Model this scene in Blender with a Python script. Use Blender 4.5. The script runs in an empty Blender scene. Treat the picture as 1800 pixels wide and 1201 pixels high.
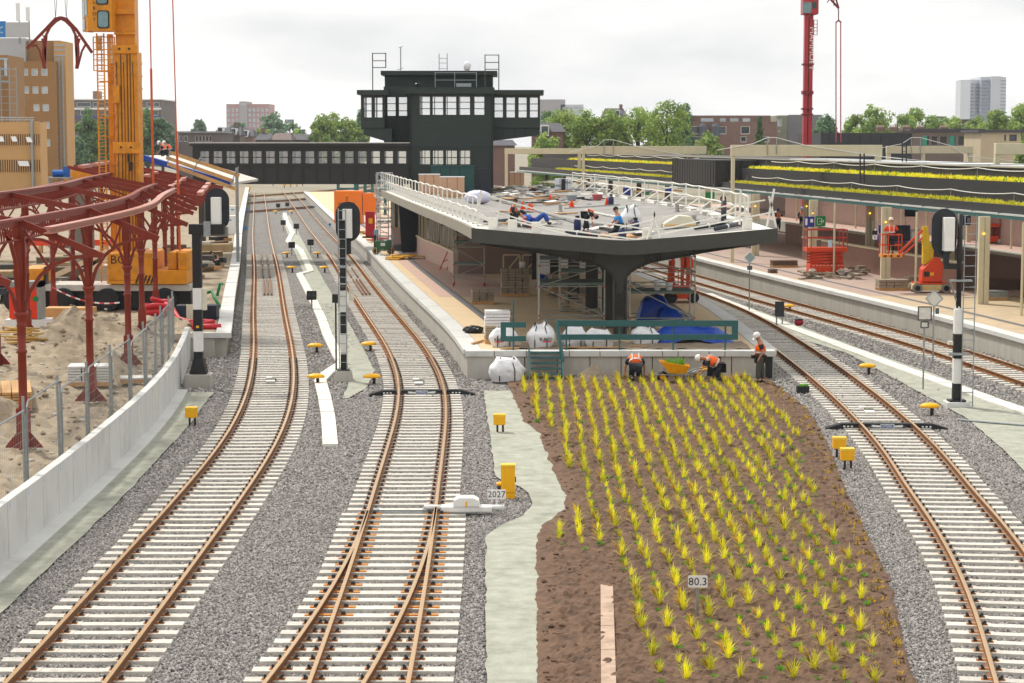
import bpy, math, random
import numpy as np
from mathutils import Vector, Matrix
R = math.radians
random.seed(7); rng = np.random.default_rng(7)
scene = bpy.context.scene
col = scene.collection
# ---------------------------------------------------------------- camera
F, HY, HC = 3600., 248., 8.32
PITCH = math.atan((600.5-HY)/F); CA, SA = math.cos(PITCH), math.sin(PITCH)
cam = bpy.data.cameras.new('camera'); camo = bpy.data.objects.new('camera', cam); col.objects.link(camo)
camo.location = (0, 0, HC); camo.rotation_euler = (R(90)-PITCH, 0, 0)
cam.sensor_width = 36; cam.lens = 36*F/1800; cam.clip_end = 6000; cam.clip_start = .5
scene.camera = camo
# ---------------------------------------------------------------- sky, sun, exposure
SUN_EL, SUN_AZ = R(52), R(-38)       # azimuth measured from +Y towards +X
w = bpy.data.worlds.new('World'); scene.world = w; w.use_nodes = True
nt = w.node_tree; nt.nodes.clear()
out = nt.nodes.new('ShaderNodeOutputWorld'); bg = nt.nodes.new('ShaderNodeBackground')
sky = nt.nodes.new('ShaderNodeTexSky'); sky.sky_type = 'NISHITA'; sky.sun_disc = False
sky.sun_elevation = SUN_EL; sky.sun_rotation = SUN_AZ; sky.air_density = 1.2; sky.dust_density = 4
tc = nt.nodes.new('ShaderNodeTexCoord'); mp = nt.nodes.new('ShaderNodeMapping'); mp.inputs['Scale'].default_value = (1, 1, 3.2)
nz = nt.nodes.new('ShaderNodeTexNoise'); nz.inputs['Scale'].default_value = 3.6; nz.inputs['Detail'].default_value = 5; nz.inputs['Roughness'].default_value = .48
cr = nt.nodes.new('ShaderNodeValToRGB')
cr.color_ramp.elements[0].position = .38; cr.color_ramp.elements[0].color = (7.0, 7.25, 7.5, 1)
cr.color_ramp.elements[1].position = .58; cr.color_ramp.elements[1].color = (11.2, 11.0, 10.6, 1)
mx = nt.nodes.new('ShaderNodeMixRGB'); mx.inputs[0].default_value = .92
L = nt.links.new
L(tc.outputs['Generated'], mp.inputs['Vector']); L(mp.outputs[0], nz.inputs['Vector']); L(nz.outputs['Fac'], cr.inputs[0])
L(sky.outputs[0], mx.inputs[1]); L(cr.outputs[0], mx.inputs[2]); L(mx.outputs[0], bg.inputs['Color'])
bg.inputs['Strength'].default_value = .1; L(bg.outputs[0], out.inputs['Surface'])
sl = bpy.data.lights.new('sun', 'SUN'); sl.energy = 3.0; sl.angle = R(5); sl.color = (1, .95, .86)
so = bpy.data.objects.new('sun', sl); col.objects.link(so); so.location = (-30, 40, 60)
_d = Vector((math.sin(SUN_AZ)*math.cos(SUN_EL), math.cos(SUN_AZ)*math.cos(SUN_EL), math.sin(SUN_EL)))
so.rotation_euler = _d.to_track_quat('Z', 'Y').to_euler()
vs = scene.view_settings; vs.view_transform = 'Standard'; vs.look = 'None'; vs.exposure = 0.2; vs.gamma = 1; vs.use_curve_mapping = False
scene.cycles.max_bounces = 6; scene.cycles.diffuse_bounces = 3; scene.cycles.glossy_bounces = 3; scene.cycles.transmission_bounces = 4
scene.cycles.transparent_max_bounces = 6; scene.cycles.use_denoising = True; scene.cycles.caustics_reflective = False; scene.cycles.caustics_refractive = False

# ---------------------------------------------------------------- helpers
def _ray(px, py):
    u, v = px-900, 600.5-py
    return (u, F*CA+v*SA, -F*SA+v*CA)
def G(px, py, z=0.):                    # where the sight line meets the level z
    d = _ray(px, py); t = (z-HC)/d[2]; return Vector((d[0]*t, d[1]*t, z))
def A(px, py, Y):                       # the sight line at distance Y
    d = _ray(px, py); t = Y/d[1]; return Vector((d[0]*t, Y, HC+d[2]*t))
def H(hexs):
    hexs = hexs.lstrip('#'); o = []
    for i in (0, 2, 4):
        c = int(hexs[i:i+2], 16)/255; o.append(c/12.92 if c <= .04045 else ((c+.055)/1.055)**2.4)
    return tuple(o)
_M = {}
def mat(name, color, rough=.65, metal=0., var=.12, vs_=6., bump=0., bs=40., rnd=0., spec=.4, stain=0., stainc=(.05, .045, .04), emit=None, streak=False, alpha=1., trans=0.):
    if name in _M: return _M[name]
    m = bpy.data.materials.new(name); m.use_nodes = True; _M[name] = m
    n = m.node_tree; b = n.nodes['Principled BSDF']; LL = n.links.new
    if isinstance(color, str): color = H(color)
    b.inputs['Roughness'].default_value = rough; b.inputs['Metallic'].default_value = metal
    b.inputs['Specular IOR Level'].default_value = spec
    geo = n.nodes.new('ShaderNodeNewGeometry'); pos = geo.outputs['Position']
    if streak:
        mp_ = n.nodes.new('ShaderNodeMapping'); mp_.inputs['Scale'].default_value = (1, 1, .12); LL(pos, mp_.inputs['Vector']); pos = mp_.outputs[0]
    n1 = n.nodes.new('ShaderNodeTexNoise'); n1.inputs['Scale'].default_value = vs_; n1.inputs['Detail'].default_value = 6; n1.inputs['Roughness'].default_value = .62
    LL(pos, n1.inputs['Vector'])
    mr = n.nodes.new('ShaderNodeMapRange'); mr.inputs[1].default_value = .3; mr.inputs[2].default_value = .7
    mr.inputs[3].default_value = 1-var; mr.inputs[4].default_value = 1+var; LL(n1.outputs['Fac'], mr.inputs[0])
    val = mr.outputs[0]
    if rnd:
        oi = n.nodes.new('ShaderNodeObjectInfo'); m2 = n.nodes.new('ShaderNodeMapRange'); m2.inputs[3].default_value = 1-rnd; m2.inputs[4].default_value = 1+rnd
        LL(oi.outputs['Random'], m2.inputs[0]); mu = n.nodes.new('ShaderNodeMath'); mu.operation = 'MULTIPLY'; LL(val, mu.inputs[0]); LL(m2.outputs[0], mu.inputs[1]); val = mu.outputs[0]
    vm = n.nodes.new('ShaderNodeVectorMath'); vm.operation = 'SCALE'; vm.inputs[0].default_value = color; LL(val, vm.inputs['Scale'])
    c = vm.outputs[0]
    if stain:
        n2 = n.nodes.new('ShaderNodeTexNoise'); n2.inputs['Scale'].default_value = vs_*.37; n2.inputs['Detail'].default_value = 7; n2.inputs['Roughness'].default_value = .7
        LL(pos, n2.inputs['Vector']); m3 = n.nodes.new('ShaderNodeMapRange'); m3.inputs[1].default_value = .5; m3.inputs[2].default_value = .72; m3.inputs[4].default_value = stain; LL(n2.outputs['Fac'], m3.inputs[0])
        mi = n.nodes.new('ShaderNodeMixRGB'); LL(m3.outputs[0], mi.inputs[0]); LL(c, mi.inputs[1]); mi.inputs[2].default_value = (*stainc, 1); c = mi.outputs[0]
    LL(c, b.inputs['Base Color'])
    if bump:
        n3 = n.nodes.new('ShaderNodeTexNoise'); n3.inputs['Scale'].default_value = bs; n3.inputs['Detail'].default_value = 4; LL(geo.outputs['Position'], n3.inputs['Vector'])
        bp = n.nodes.new('ShaderNodeBump'); bp.inputs['Strength'].default_value = bump; bp.inputs['Distance'].default_value = .02; LL(n3.outputs['Fac'], bp.inputs['Height']); LL(bp.outputs[0], b.inputs['Normal'])
    if emit: b.inputs['Emission Color'].default_value = (*color, 1); b.inputs['Emission Strength'].default_value = emit
    if trans: b.inputs['Transmission Weight'].default_value = trans
    if alpha < 1: b.inputs['Alpha'].default_value = alpha
    return m
def translucent(m, f=.45):
    n = m.node_tree; b = n.nodes['Principled BSDF']; o = n.nodes['Material Output']; t = n.nodes.new('ShaderNodeBsdfTranslucent'); x = n.nodes.new('ShaderNodeMixShader'); x.inputs[0].default_value = f
    n.links.new(b.inputs['Base Color'].links[0].from_socket, t.inputs['Color']); n.links.new(b.outputs[0], x.inputs[1]); n.links.new(t.outputs[0], x.inputs[2]); n.links.new(x.outputs[0], o.inputs['Surface']); return m
def glass(name, tint=(.8, .88, .9), alpha=.35, rough=.03):
    if name in _M: return _M[name]
    m = bpy.data.materials.new(name); m.use_nodes = True; _M[name] = m; b = m.node_tree.nodes['Principled BSDF']
    b.inputs['Base Color'].default_value = (*tint, 1); b.inputs['Roughness'].default_value = rough; b.inputs['Alpha'].default_value = alpha; b.inputs['Specular IOR Level'].default_value = .8
    return m

def tag(o, label=None, cat=None, group=None, kind=None):
    if label: o['label'] = label
    if cat: o['category'] = cat
    if group: o['group'] = group
    if kind: o['kind'] = kind
    return o
def thing(name, label, cat, loc=(0, 0, 0), rz=0., group=None, parent=None):
    o = bpy.data.objects.new(name, None); o.empty_display_size = .3; col.objects.link(o)
    o.location = loc; o.rotation_euler = (0, 0, rz); tag(o, label, cat, group, 'thing' if cat else None)
    if parent: o.parent = parent
    return o
def wloc(o):
    v = Vector((0, 0, 0))
    while o: v += o.location; o = o.parent
    return v
def copy_tree(o, parent=None, loc=None, rz=None, label=None, scale=None):
    c = o.copy(); col.objects.link(c); c.parent = parent
    if loc is not None: c.location = loc
    if rz is not None: c.rotation_euler = (0, 0, rz)
    if scale is not None: c.scale = (scale,)*3 if not hasattr(scale, '__len__') else scale
    if label: c['label'] = label
    for ch in o.children: copy_tree(ch, c)
    return c

class MB:
    def __init__(s): s.v = []; s.f = []; s.mi = []; s.m = 0
    def add(s, vs_, fs):
        k = len(s.v); s.v.extend([tuple(p) for p in vs_])
        for f in fs: s.f.append(tuple(i+k for i in f)); s.mi.append(s.m)
        return s
    def box(s, x0, x1, y0, y1, z0, z1):
        return s.add([(x0,y0,z0),(x1,y0,z0),(x1,y1,z0),(x0,y1,z0),(x0,y0,z1),(x1,y0,z1),(x1,y1,z1),(x0,y1,z1)],
                     [(0,3,2,1),(4,5,6,7),(0,1,5,4),(1,2,6,5),(2,3,7,6),(3,0,4,7)])
    def cbox(s, c, size, rz=0., taper=1.):
        cx, cy, cz = c; a, b, h = size[0]/2, size[1]/2, size[2]/2; cs, sn = math.cos(rz), math.sin(rz); P = []
        for z, t in ((-h, 1), (h, taper)):
            for x, y in ((-a,-b),(a,-b),(a,b),(-a,b)): P.append((cx+(x*cs-y*sn)*t, cy+(x*sn+y*cs)*t, cz+z))
        return s.add(P, [(0,3,2,1),(4,5,6,7),(0,1,5,4),(1,2,6,5),(2,3,7,6),(3,0,4,7)])
    def bar(s, p, q, w_, h_=None, up=(0, 0, 1)):
        h_ = h_ or w_; p, q = Vector(p), Vector(q); d = (q-p)
        if d.length < 1e-6: return s
        d.normalize(); u = Vector(up)
        if abs(d.dot(u)) > .98: u = Vector((0, 1, 0))
        r = d.cross(u).normalized(); u = r.cross(d)
        P = [e+r*a*w_/2+u*b*h_/2 for e in (p, q) for a, b in ((-1,-1),(1,-1),(1,1),(-1,1))]
        return s.add(P, [(0,1,2,3),(7,6,5,4),(0,4,5,1),(1,5,6,2),(2,6,7,3),(3,7,4,0)])
    def path(s, pts, w_, h_=None, up=(0, 0, 1)):
        for a, b in zip(pts[:-1], pts[1:]): s.bar(a, b, w_, h_, up)
        return s
    def tube(s, pts, r, n=8, cap=True):
        pts = [Vector(p) for p in pts]; rs = r if hasattr(r, '__len__') else [r]*len(pts); rings = []; k0 = len(s.v); u = None
        for i, p in enumerate(pts):
            d = (pts[min(i+1, len(pts)-1)]-pts[max(i-1, 0)])
            d = d.normalized() if d.length > 1e-9 else Vector((0, 0, 1))
            if u is None: u = Vector((1, 0, 0)) if abs(d.x) < .9 else Vector((0, 1, 0))
            u = (u-d*u.dot(d)).normalized(); v = d.cross(u)
            s.v.extend([tuple(p+(u*math.cos(2*math.pi*j/n)+v*math.sin(2*math.pi*j/n))*rs[i]) for j in range(n)])
        for i in range(len(pts)-1):
            for j in range(n):
                a, b = k0+i*n+j, k0+i*n+(j+1) % n; s.f.append((a, b, b+n, a+n)); s.mi.append(s.m)
        if cap:
            s.f.append(tuple(k0+j for j in range(n))[::-1]); s.mi.append(s.m)
            e = k0+(len(pts)-1)*n; s.f.append(tuple(e+j for j in range(n))); s.mi.append(s.m)
        return s
    def lathe(s, prof, c=(0, 0, 0), n=16):
        return s.tube([(c[0], c[1], c[2]+z) for r, z in prof], [max(r, 1e-4) for r, z in prof], n)
    def prism(s, poly, vec):                 # polygon (3-D points) pushed along vec
        n = len(poly); vec = Vector(vec); P = [Vector(p) for p in poly]
        return s.add(P+[p+vec for p in P], [tuple(range(n))[::-1], tuple(range(n, 2*n))]+[(i, (i+1) % n, (i+1) % n+n, i+n) for i in range(n)])
    def slab(s, poly, z0, z1): return s.prism([(x, y, z0) for x, y in poly], (0, 0, z1-z0))
    def strip(s, a, b, cap=False):           # quads between two equal polylines
        n = len(a); return s.add(list(a)+list(b), [(i, i+1, i+1+n, i+n) for i in range(n-1)])
    def sweep(s, prof, pts, closed=True):    # 2-D profile (side, up) along a near-horizontal path
        pts = [Vector(p) for p in pts]; n = len(prof); k0 = len(s.v)
        for i, p in enumerate(pts):
            d = pts[min(i+1, len(pts)-1)]-pts[max(i-1, 0)]; d.z = 0; d.normalize(); r = Vector((d.y, -d.x, 0))
            s.v.extend([tuple(p+r*a+Vector((0, 0, b))) for a, b in prof])
        for i in range(len(pts)-1):
            for j in range(n if closed else n-1):
                a, b = k0+i*n+j, k0+i*n+(j+1) % n; s.f.append((a, a+n, b+n, b)); s.mi.append(s.m)
        if closed:
            s.f.append(tuple(k0+j for j in range(n))); s.mi.append(s.m); e = k0+(len(pts)-1)*n; s.f.append(tuple(e+j for j in range(n))[::-1]); s.mi.append(s.m)
        return s
    def blob(s, c, r, seed=0, n=2, rough=.15):
        import bmesh
        b = bmesh.new(); bmesh.ops.create_icosphere(b, subdivisions=n, radius=1); g = random.Random(seed); k = len(s.v)
        r = r if hasattr(r, '__len__') else (r,)*3
        for v in b.verts:
            q = 1+g.uniform(-rough, rough); s.v.append((c[0]+v.co.x*r[0]*q, c[1]+v.co.y*r[1]*q, c[2]+v.co.z*r[2]*q))
        for f in b.faces: s.f.append(tuple(k+v.index for v in f.verts)); s.mi.append(s.m)
        b.free(); return s
    def mesh(s, name, mats, smooth=False):
        me = bpy.data.meshes.new(name); me.from_pydata(s.v, [], s.f)
        for m in (mats if isinstance(mats, (list, tuple)) else [mats]): me.materials.append(m)
        if any(s.mi): me.polygons.foreach_set('material_index', s.mi)
        if smooth: me.polygons.foreach_set('use_smooth', [True]*len(me.polygons))
        me.update(); return me
    def build(s, name, mats, parent=None, smooth=False, world=False, bevel=0., loc=None):
        o = bpy.data.objects.new(name, s.mesh(name, mats, smooth)); col.objects.link(o)
        if parent:
            if world: o.location = -wloc(parent)
            o.parent = parent
        if loc is not None: o.location = loc
        if bevel:
            b = o.modifiers.new('bevel', 'BEVEL'); b.width = bevel; b.segments = 2; b.limit_method = 'ANGLE'
        return o
def inst(me, name, parent=None, loc=(0, 0, 0), rz=0., scale=None):
    o = bpy.data.objects.new(name, me); col.objects.link(o); o.parent = parent; o.location = loc; o.rotation_euler = (0, 0, rz)
    if scale is not None: o.scale = (scale,)*3 if not hasattr(scale, '__len__') else scale
    return o
def text(body, size, mat_, parent, loc, rot=(R(90), 0, 0), name='lettering', align='CENTER', depth=.002, sx=1.):
    cu = bpy.data.curves.new(name, 'FONT'); cu.body = body; cu.size = size; cu.align_x = align; cu.align_y = 'CENTER'; cu.extrude = depth; cu.resolution_u = 2
    cu.materials.append(mat_); o = bpy.data.objects.new(name, cu); col.objects.link(o); o.parent = parent; o.location = loc; o.rotation_euler = rot; o.scale = (sx, 1, 1)
    return o
def spline(knots):                       # natural cubic through (Y, x) knots, straight outside
    k = np.array(sorted(knots), float); t, y = k[:, 0], k[:, 1]; n = len(t); h = np.diff(t)
    Amat = np.zeros((n, n)); rhs = np.zeros(n); Amat[0, 0] = Amat[-1, -1] = 1
    for i in range(1, n-1):
        Amat[i, i-1], Amat[i, i], Amat[i, i+1] = h[i-1], 2*(h[i-1]+h[i]), h[i]; rhs[i] = 6*((y[i+1]-y[i])/h[i]-(y[i]-y[i-1])/h[i-1])
    M = np.linalg.solve(Amat, rhs)
    def f(q):
        q = float(q)
        if q <= t[0]: s0 = (y[1]-y[0])/h[0]-h[0]*(2*M[0]+M[1])/6; return y[0]+s0*(q-t[0])
        if q >= t[-1]: s1 = (y[-1]-y[-2])/h[-1]+h[-1]*(2*M[-1]+M[-2])/6; return y[-1]+s1*(q-t[-1])
        i = int(np.searchsorted(t, q)-1); i = max(0, min(n-2, i)); a, b = (t[i+1]-q)/h[i], (q-t[i])/h[i]
        return a*y[i]+b*y[i+1]+((a**3-a)*M[i]+(b**3-b)*M[i+1])*h[i]**2/6
    return f
def lin(knots):
    k = np.array(sorted(knots), float)
    return lambda q: float(np.interp(q, k[:, 0], k[:, 1]))
def frange(a, b, st):
    n = max(1, int(round((b-a)/st))); return [a+(b-a)*i/n for i in range(n+1)]
# ---------------------------------------------------------------- materials
STEEL = mat('galvanised', '#9aa0a2', .45, .7, .15, 8); WHITEP = mat('white_paint', '#e9e8e4', .5, 0, .05, 5, stain=.15, stainc=(.4, .37, .33))
BLACKP = mat('black_paint', '#1c1d20', .45, 0, .15); ORANGE = mat('crane_orange', '#da8d0a', .42, 0, .12, 4, stain=.55, stainc=(.20, .09, .02))
YELLOW = mat('signal_yellow', '#f5b400', .45, 0, .05); REDST = mat('oxide_red_steel', '#7d2612', .45, 0, .14, 3, stain=.3, stainc=(.16, .05, .03))
TEAL = mat('teal_paint', '#2c5f5f', .5, 0, .1, 4); CONC = mat('concrete', '#b9b5ab', .85, 0, .1, 2.2, bump=.25, bs=60, stain=.35, stainc=(.28, .26, .22), streak=True)
CONCW = mat('new_concrete', '#d0d0cc', .8, 0, .05, 1.2, bump=.15, bs=50, stain=.55, stainc=(.38, .36, .32))
SLEEPC = mat('sleeper_concrete', '#cbc6bc', .85, 0, .12, 11, bump=.3, bs=90, rnd=.13, stain=.55, stainc=(.34, .29, .24))
RAILS = mat('rail_rust', '#7d5433', .6, .25, .22, 14, stain=.4, stainc=(.28, .15, .07)); RAILH = mat('rail_head', '#cfa878', .3, .75, .15, 20)
FAST = mat('fastening_rust', '#a3611c', .7, .1, .25, 25); DARKST = mat('dark_steel', '#33312f', .55, .4, .2, 20)
DARK = mat('tower_black_green', '#28332f', .6, 0, .18, 4); DARKG = mat('girder_grey', '#45443f', .5, .1, .08, 3); WOOD = mat('timber', '#c89a62', .7, 0, .18, 7, stain=.2, stainc=(.3, .2, .1))
BEIGE = mat('cream_steel', '#cdc3a4', .55, 0, .06, 3); PINK = mat('pink_panel', '#c4a79a', .75, 0, .06, 3); BLUET = mat('blue_tarp', '#0c3f9e', .35, 0, .25, 5, bump=.6, bs=5)
WBAG = mat('white_woven', '#e3e2e4', .75, 0, .08, 8, bump=1, bs=6); RUBBER = mat('rubber', '#26282a', .8, 0, .15, 12)
LIFTO = mat('lift_orange', '#d9441a', .4, 0, .08, 4); HIVIS = mat('hivis_orange', '#ff6a14', .6, 0, .1, 12); REFL = mat('reflective_strip', '#cfd2cc', .4); NAVY = mat('navy_cloth', '#22252e', .8, 0, .2, 15)
SKIN = mat('skin', '#b98266', .55, 0, .06); HAIR = mat('dark_hair', '#231a14', .7); SHOE = mat('boot', '#2b211b', .7); HELM = mat('white_helmet', '#ecebe7', .3)
BROWNB = mat('brown_brick', '#7d4a38', .85, 0, .15, 2); GLASSD = mat('dark_glass', '#27323a', .12, 0, .2, 1.2, spec=.8); GLASSL = mat('pale_glass', '#aeb9c0', .12, 0, .3, .5, spec=.8)
CARD = mat('cardboard', '#c9a184', .8, 0, .06, 4); BLUE = mat('sign_blue', '#1b2f8f', .4, 0, .05); GREEN = mat('sign_green', '#0f7a3a', .4, 0, .05)
def ballast_mat():
    m = bpy.data.materials.new('ballast_gravel'); m.use_nodes = True; n = m.node_tree; b = n.nodes['Principled BSDF']; LL = n.links.new
    b.inputs['Roughness'].default_value = .9
    g = n.nodes.new('ShaderNodeNewGeometry'); v = n.nodes.new('ShaderNodeTexVoronoi'); v.inputs['Scale'].default_value = 17; LL(g.outputs['Position'], v.inputs['Vector'])
    cr = n.nodes.new('ShaderNodeValToRGB'); sp = n.nodes.new('ShaderNodeSeparateColor'); LL(v.outputs['Color'], sp.inputs[0]); LL(sp.outputs[0], cr.inputs[0])
    cr.color_ramp.elements[0].color = (*H('#4a4745'), 1); cr.color_ramp.elements[1].color = (*H('#b5b0aa'), 1)
    n1 = n.nodes.new('ShaderNodeTexNoise'); n1.inputs['Scale'].default_value = .5; n1.inputs['Detail'].default_value = 6; LL(g.outputs['Position'], n1.inputs['Vector'])
    mi = n.nodes.new('ShaderNodeMixRGB'); mi.blend_type = 'MULTIPLY'; mi.inputs[0].default_value = .45; LL(cr.outputs[0], mi.inputs[1]); LL(n1.outputs['Fac'], mi.inputs[2]); LL(mi.outputs[0], b.inputs['Base Color'])
    bp = n.nodes.new('ShaderNodeBump'); bp.inputs['Strength'].default_value = 1; bp.inputs['Distance'].default_value = .05; bp.invert = True; LL(v.outputs['Distance'], bp.inputs['Height']); LL(bp.outputs[0], b.inputs['Normal'])
    return m
BALL = ballast_mat()
STONE = mat('ballast_stone', '#a09b97', .9, 0, .22, 30, rnd=.42)
PATHM = mat('cement_sand', '#a6a799', .95, 0, .2, 2.6, bump=.9, bs=40, stain=.7, stainc=(.19, .205, .15))
SANDM = mat('sand', '#9c8d77', .95, 0, .28, 1.6, bump=1, bs=12, stain=.7, stainc=(.15, .115, .085))
SOILM = mat('soil', '#6b5240', .95, 0, .3, 6, bump=1, bs=30, stain=.75, stainc=(.045, .027, .017))
PAVE = mat('platform_paving', '#d6bd98', .85, 0, .07, 1.5, bump=.2, bs=30, stain=.25, stainc=(.45, .36, .26)); PAVEP = mat('platform_pink_tiles', '#c6a798', .85, 0, .08, 2, stain=.2, stainc=(.4, .28, .22)); PAVED = mat('guide_strip', '#6c6b6b', .8, 0, .08, 3)
# ---------------------------------------------------------------- plan lines (distance Y -> x)
T1 = spline([(15,-6.92),(40,-6.94),(48,-7.0),(54,-7.13),(59.4,-7.38),(68.6,-8.12),(74.8,-8.78),(94,-11.16),(120.6,-14.45),(168,-20.5),(212,-26),(332,-40.9)])
T2 = spline([(15,-2.36),(40,-2.38),(48.4,-2.5),(55.8,-2.61),(63.3,-2.8),(71.1,-3.25),(75.7,-3.66),(80.6,-4.17),(87.1,-4.95),(93.8,-5.8),(118.3,-8.85),(145.8,-12.2),(173,-15.8),(220,-21.9),(293,-31.2),(337,-37)])
T3 = spline([(20,6.4),(30.4,8.1),(35.7,8.92),(43.3,9.78),(48.4,10.17),(53,10.55),(58.4,10.86),(67.8,11.12),(84,11.12),(94,10.88),(100.6,10.5),(110,9.6),(125,7.8),(145,5),(180,-.5),(280,-17)])
T4 = spline([(30,19.2),(55,18.9),(65,18.45),(72.5,17.85),(83.3,16.75),(93,15.4),(104,13.7),(115,12.1),(125,10.7),(145,7.9),(180,2.4),(280,-14)])
WALL = spline([(15,-10.2),(48,-10.2),(56.6,-10.46),(66.8,-11.15),(72,-11.7),(79,-12.55)])
PZ = .95; YZ = .75
P1E = lambda y: T1(y)-1.7
P2L = lambda y: T2(y)+1.7
P2R = lambda y: T3(y)-1.85
P3E = lambda y: T4(y)+1.65
BEDL = lin([(15,.3),(31,.46),(42.5,.58),(43.8,.72),(45,1.05),(46,1.25),(47.2,1.33),(48.5,1.28),(50,1.18),(58.2,.82),(60.6,.42),(67.6,.05),(72,-.2)])
BEDR = lin([(15,4.6),(31.3,6.2),(38.4,7.15),(49.4,8.05),(56,8.7),(63.2,9.2),(72,9.0)])
PATHL = lin([(15,-.35),(31,-.4),(42.6,-.55),(43.6,-.35),(45,.25),(46.5,.45),(48.3,.38),(49.4,0),(50.2,-.42),(58.3,-.65),(67.6,-.95)])
STRL = lin([(15,-8.9),(35.5,-9.04),(48.6,-9.15),(60,-9.5),(66,-9.85),(69,-9.9)])
# ---------------------------------------------------------------- the ground
m_ = MB(); m_.box(-1500, 1500, -60, 3000, -1.2, -.14); tag(m_.build('ground', mat('earth', '#8d8573', .95, 0, .2, .05)), kind='structure')
m_ = MB(); ys = frange(12, 300, 3)
m_.strip([(WALL(min(y, 79))+.1 if y < 79 else P1E(y)+.06, y, -.045) for y in ys], [(P3E(max(y, 30))+(.3 if y>60 else 6), y, -.045) for y in ys])
m_.f = [f[::-1] for f in m_.f]; tag(m_.build('ballast_bed', BALL), kind='structure')
def sheet(name, left, right, y0, y1, z, m, st=.8, jit=.025, kind='structure'):
    a = []; b = []; g = random.Random(len(name))
    for y in frange(y0, y1, st): a.append((left(y)+g.uniform(-jit, jit), y, z)); b.append((right(y)+g.uniform(-jit, jit), y, z))
    o = MB(); o.strip(b, a); return tag(o.build(name, m), kind=kind)
sheet('path', lambda y: WALL(y)+.1, STRL, 12, 67.6, .012, PATHM)
sheet('path', PATHL, lambda y: BEDL(y)+.05, 12, 68, .012, PATHM, .5)
sheet('path', lambda y: T1(y)+2.35 if y > 78 else lin([(66,-5.5),(72,-5.7),(78,-6.4)])(y), lambda y: lin([(66,-5.3),(69,-4.9),(74,-5.0),(79,-5.6),(100,-8.3),(125,-11.6),(230,-25)])(y), 66, 230, .012, PATHM)
sheet('path', lambda y: lin([(45,12.4),(55,13.3),(61,13.7),(70,13.5),(80,13.2),(87.6,12.0),(108,9.9)])(y), lambda y: lin([(45,17.2),(55,17),(62,16.2),(66,15.8),(74,15.0),(83,13.9),(93,12.9),(114,10.7)])(y), 40, 108, .012, PATHM)
# loose ballast stones, scattered as instances
def in_ball(x, y):
    x += random.gauss(0, .06)
    if y < 71.8 and PATHL(min(y, 67.6)) < x < BEDR(min(y, 71.7)): return False
    if y < 67.6 and x < STRL(y)-.0: return False
    if y > 71.7 and P2L(y)-.05 < x < P2R(y)+.05: return False
    if 66 < y and lin([(66,-5.5),(72,-5.7),(78,-6.4)])(y) < x < lin([(66,-5.3),(69,-4.9),(74,-5.0),(79,-5.6),(100,-8.3),(125,-11.6)])(y): return False
    if y > 40 and lin([(45,12.4),(55,13.3),(61,13.7),(70,13.5),(80,13.2),(87.6,12.0),(108,9.9)])(y) < x < lin([(45,17.2),(55,17),(62,16.2),(66,15.8),(74,15.0),(83,13.9),(93,12.9),(114,10.7)])(y): return False
    return True
pts = []; scl = []
def scatter(y0, y1, dens, s):
    y = y0
    while y < y1:
        dy = .5; xa = max(WALL(min(y, 78)) if y < 79 else P1E(y), -.27*y-1); xb = min(P3E(max(y, 30))-.05, .27*y+1)
        n = int((xb-xa)*dy*dens); X = rng.uniform(xa, xb, n); Yv = rng.uniform(y, y+dy, n)
        inside = {}
        for x, yy in zip(X, Yv):
            if in_ball(x, yy) or (random.random() < .012 and not (BEDL(min(yy, 70))-.1 < x < BEDR(min(yy, 70)) and yy < 72) and not (yy > 71.5 and P2L(yy)-.1 < x < P2R(yy)+.1) and (yy > 68 or x > STRL(yy)-1.2)): pts.append((x, yy, -.036+random.uniform(-.012, .02))); scl.append(s*random.uniform(.6, 1.5))
        y += dy
scatter(27, 48, 560, .025); scatter(48, 66, 300, .032); scatter(66, 105, 90, .045)
stone_o = []
for k in range(5):
    b_ = MB(); b_.blob((0, 0, 0), (1.1, .85, .7), k, 1, .28); me = b_.mesh('ballast_stone', STONE); stone_o.append(me)
me = bpy.data.meshes.new('ballast'); me.from_pydata(pts, [], [])
at = me.attributes.new('sc', 'FLOAT', 'POINT'); at.data.foreach_set('value', scl)
bo = bpy.data.objects.new('ballast', me); col.objects.link(bo); tag(bo, 'grey crushed stone ballast between and around the tracks', 'ballast', kind='stuff')
ng = bpy.data.node_groups.new('scatter_stones', 'GeometryNodeTree'); ng.interface.new_socket('Geometry', in_out='INPUT', socket_type='NodeSocketGeometry'); ng.interface.new_socket('Geometry', in_out='OUTPUT', socket_type='NodeSocketGeometry')
gi = ng.nodes.new('NodeGroupInput'); go = ng.nodes.new('NodeGroupOutput'); ip = ng.nodes.new('GeometryNodeInstanceOnPoints'); jn = ng.nodes.new('GeometryNodeJoinGeometry')
hid = bpy.data.collections.new('stone_shapes')
for k, me in enumerate(stone_o):
    so_ = bpy.data.objects.new('stone_shape', me); hid.objects.link(so_)
ci = ng.nodes.new('GeometryNodeCollectionInfo'); ci.inputs['Collection'].default_value = hid; ci.inputs['Separate Children'].default_value = True
rv = ng.nodes.new('FunctionNodeRandomValue'); rv.data_type = 'FLOAT_VECTOR'; rv.inputs[0].default_value = (0, 0, 0); rv.inputs[1].default_value = (6.28, 6.28, 6.28)
na = ng.nodes.new('GeometryNodeInputNamedAttribute'); na.data_type = 'FLOAT'; na.inputs[0].default_value = 'sc'
GL = ng.links.new; GL(gi.outputs[0], ip.inputs['Points']); GL(ci.outputs[0], ip.inputs['Instance']); ip.inputs['Pick Instance'].default_value = True
GL(rv.outputs[0], ip.inputs['Rotation']); GL(na.outputs[0], ip.inputs['Scale']); GL(ip.outputs[0], go.inputs[0])
md = bo.modifiers.new('scatter', 'NODES'); md.node_group = ng
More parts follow.
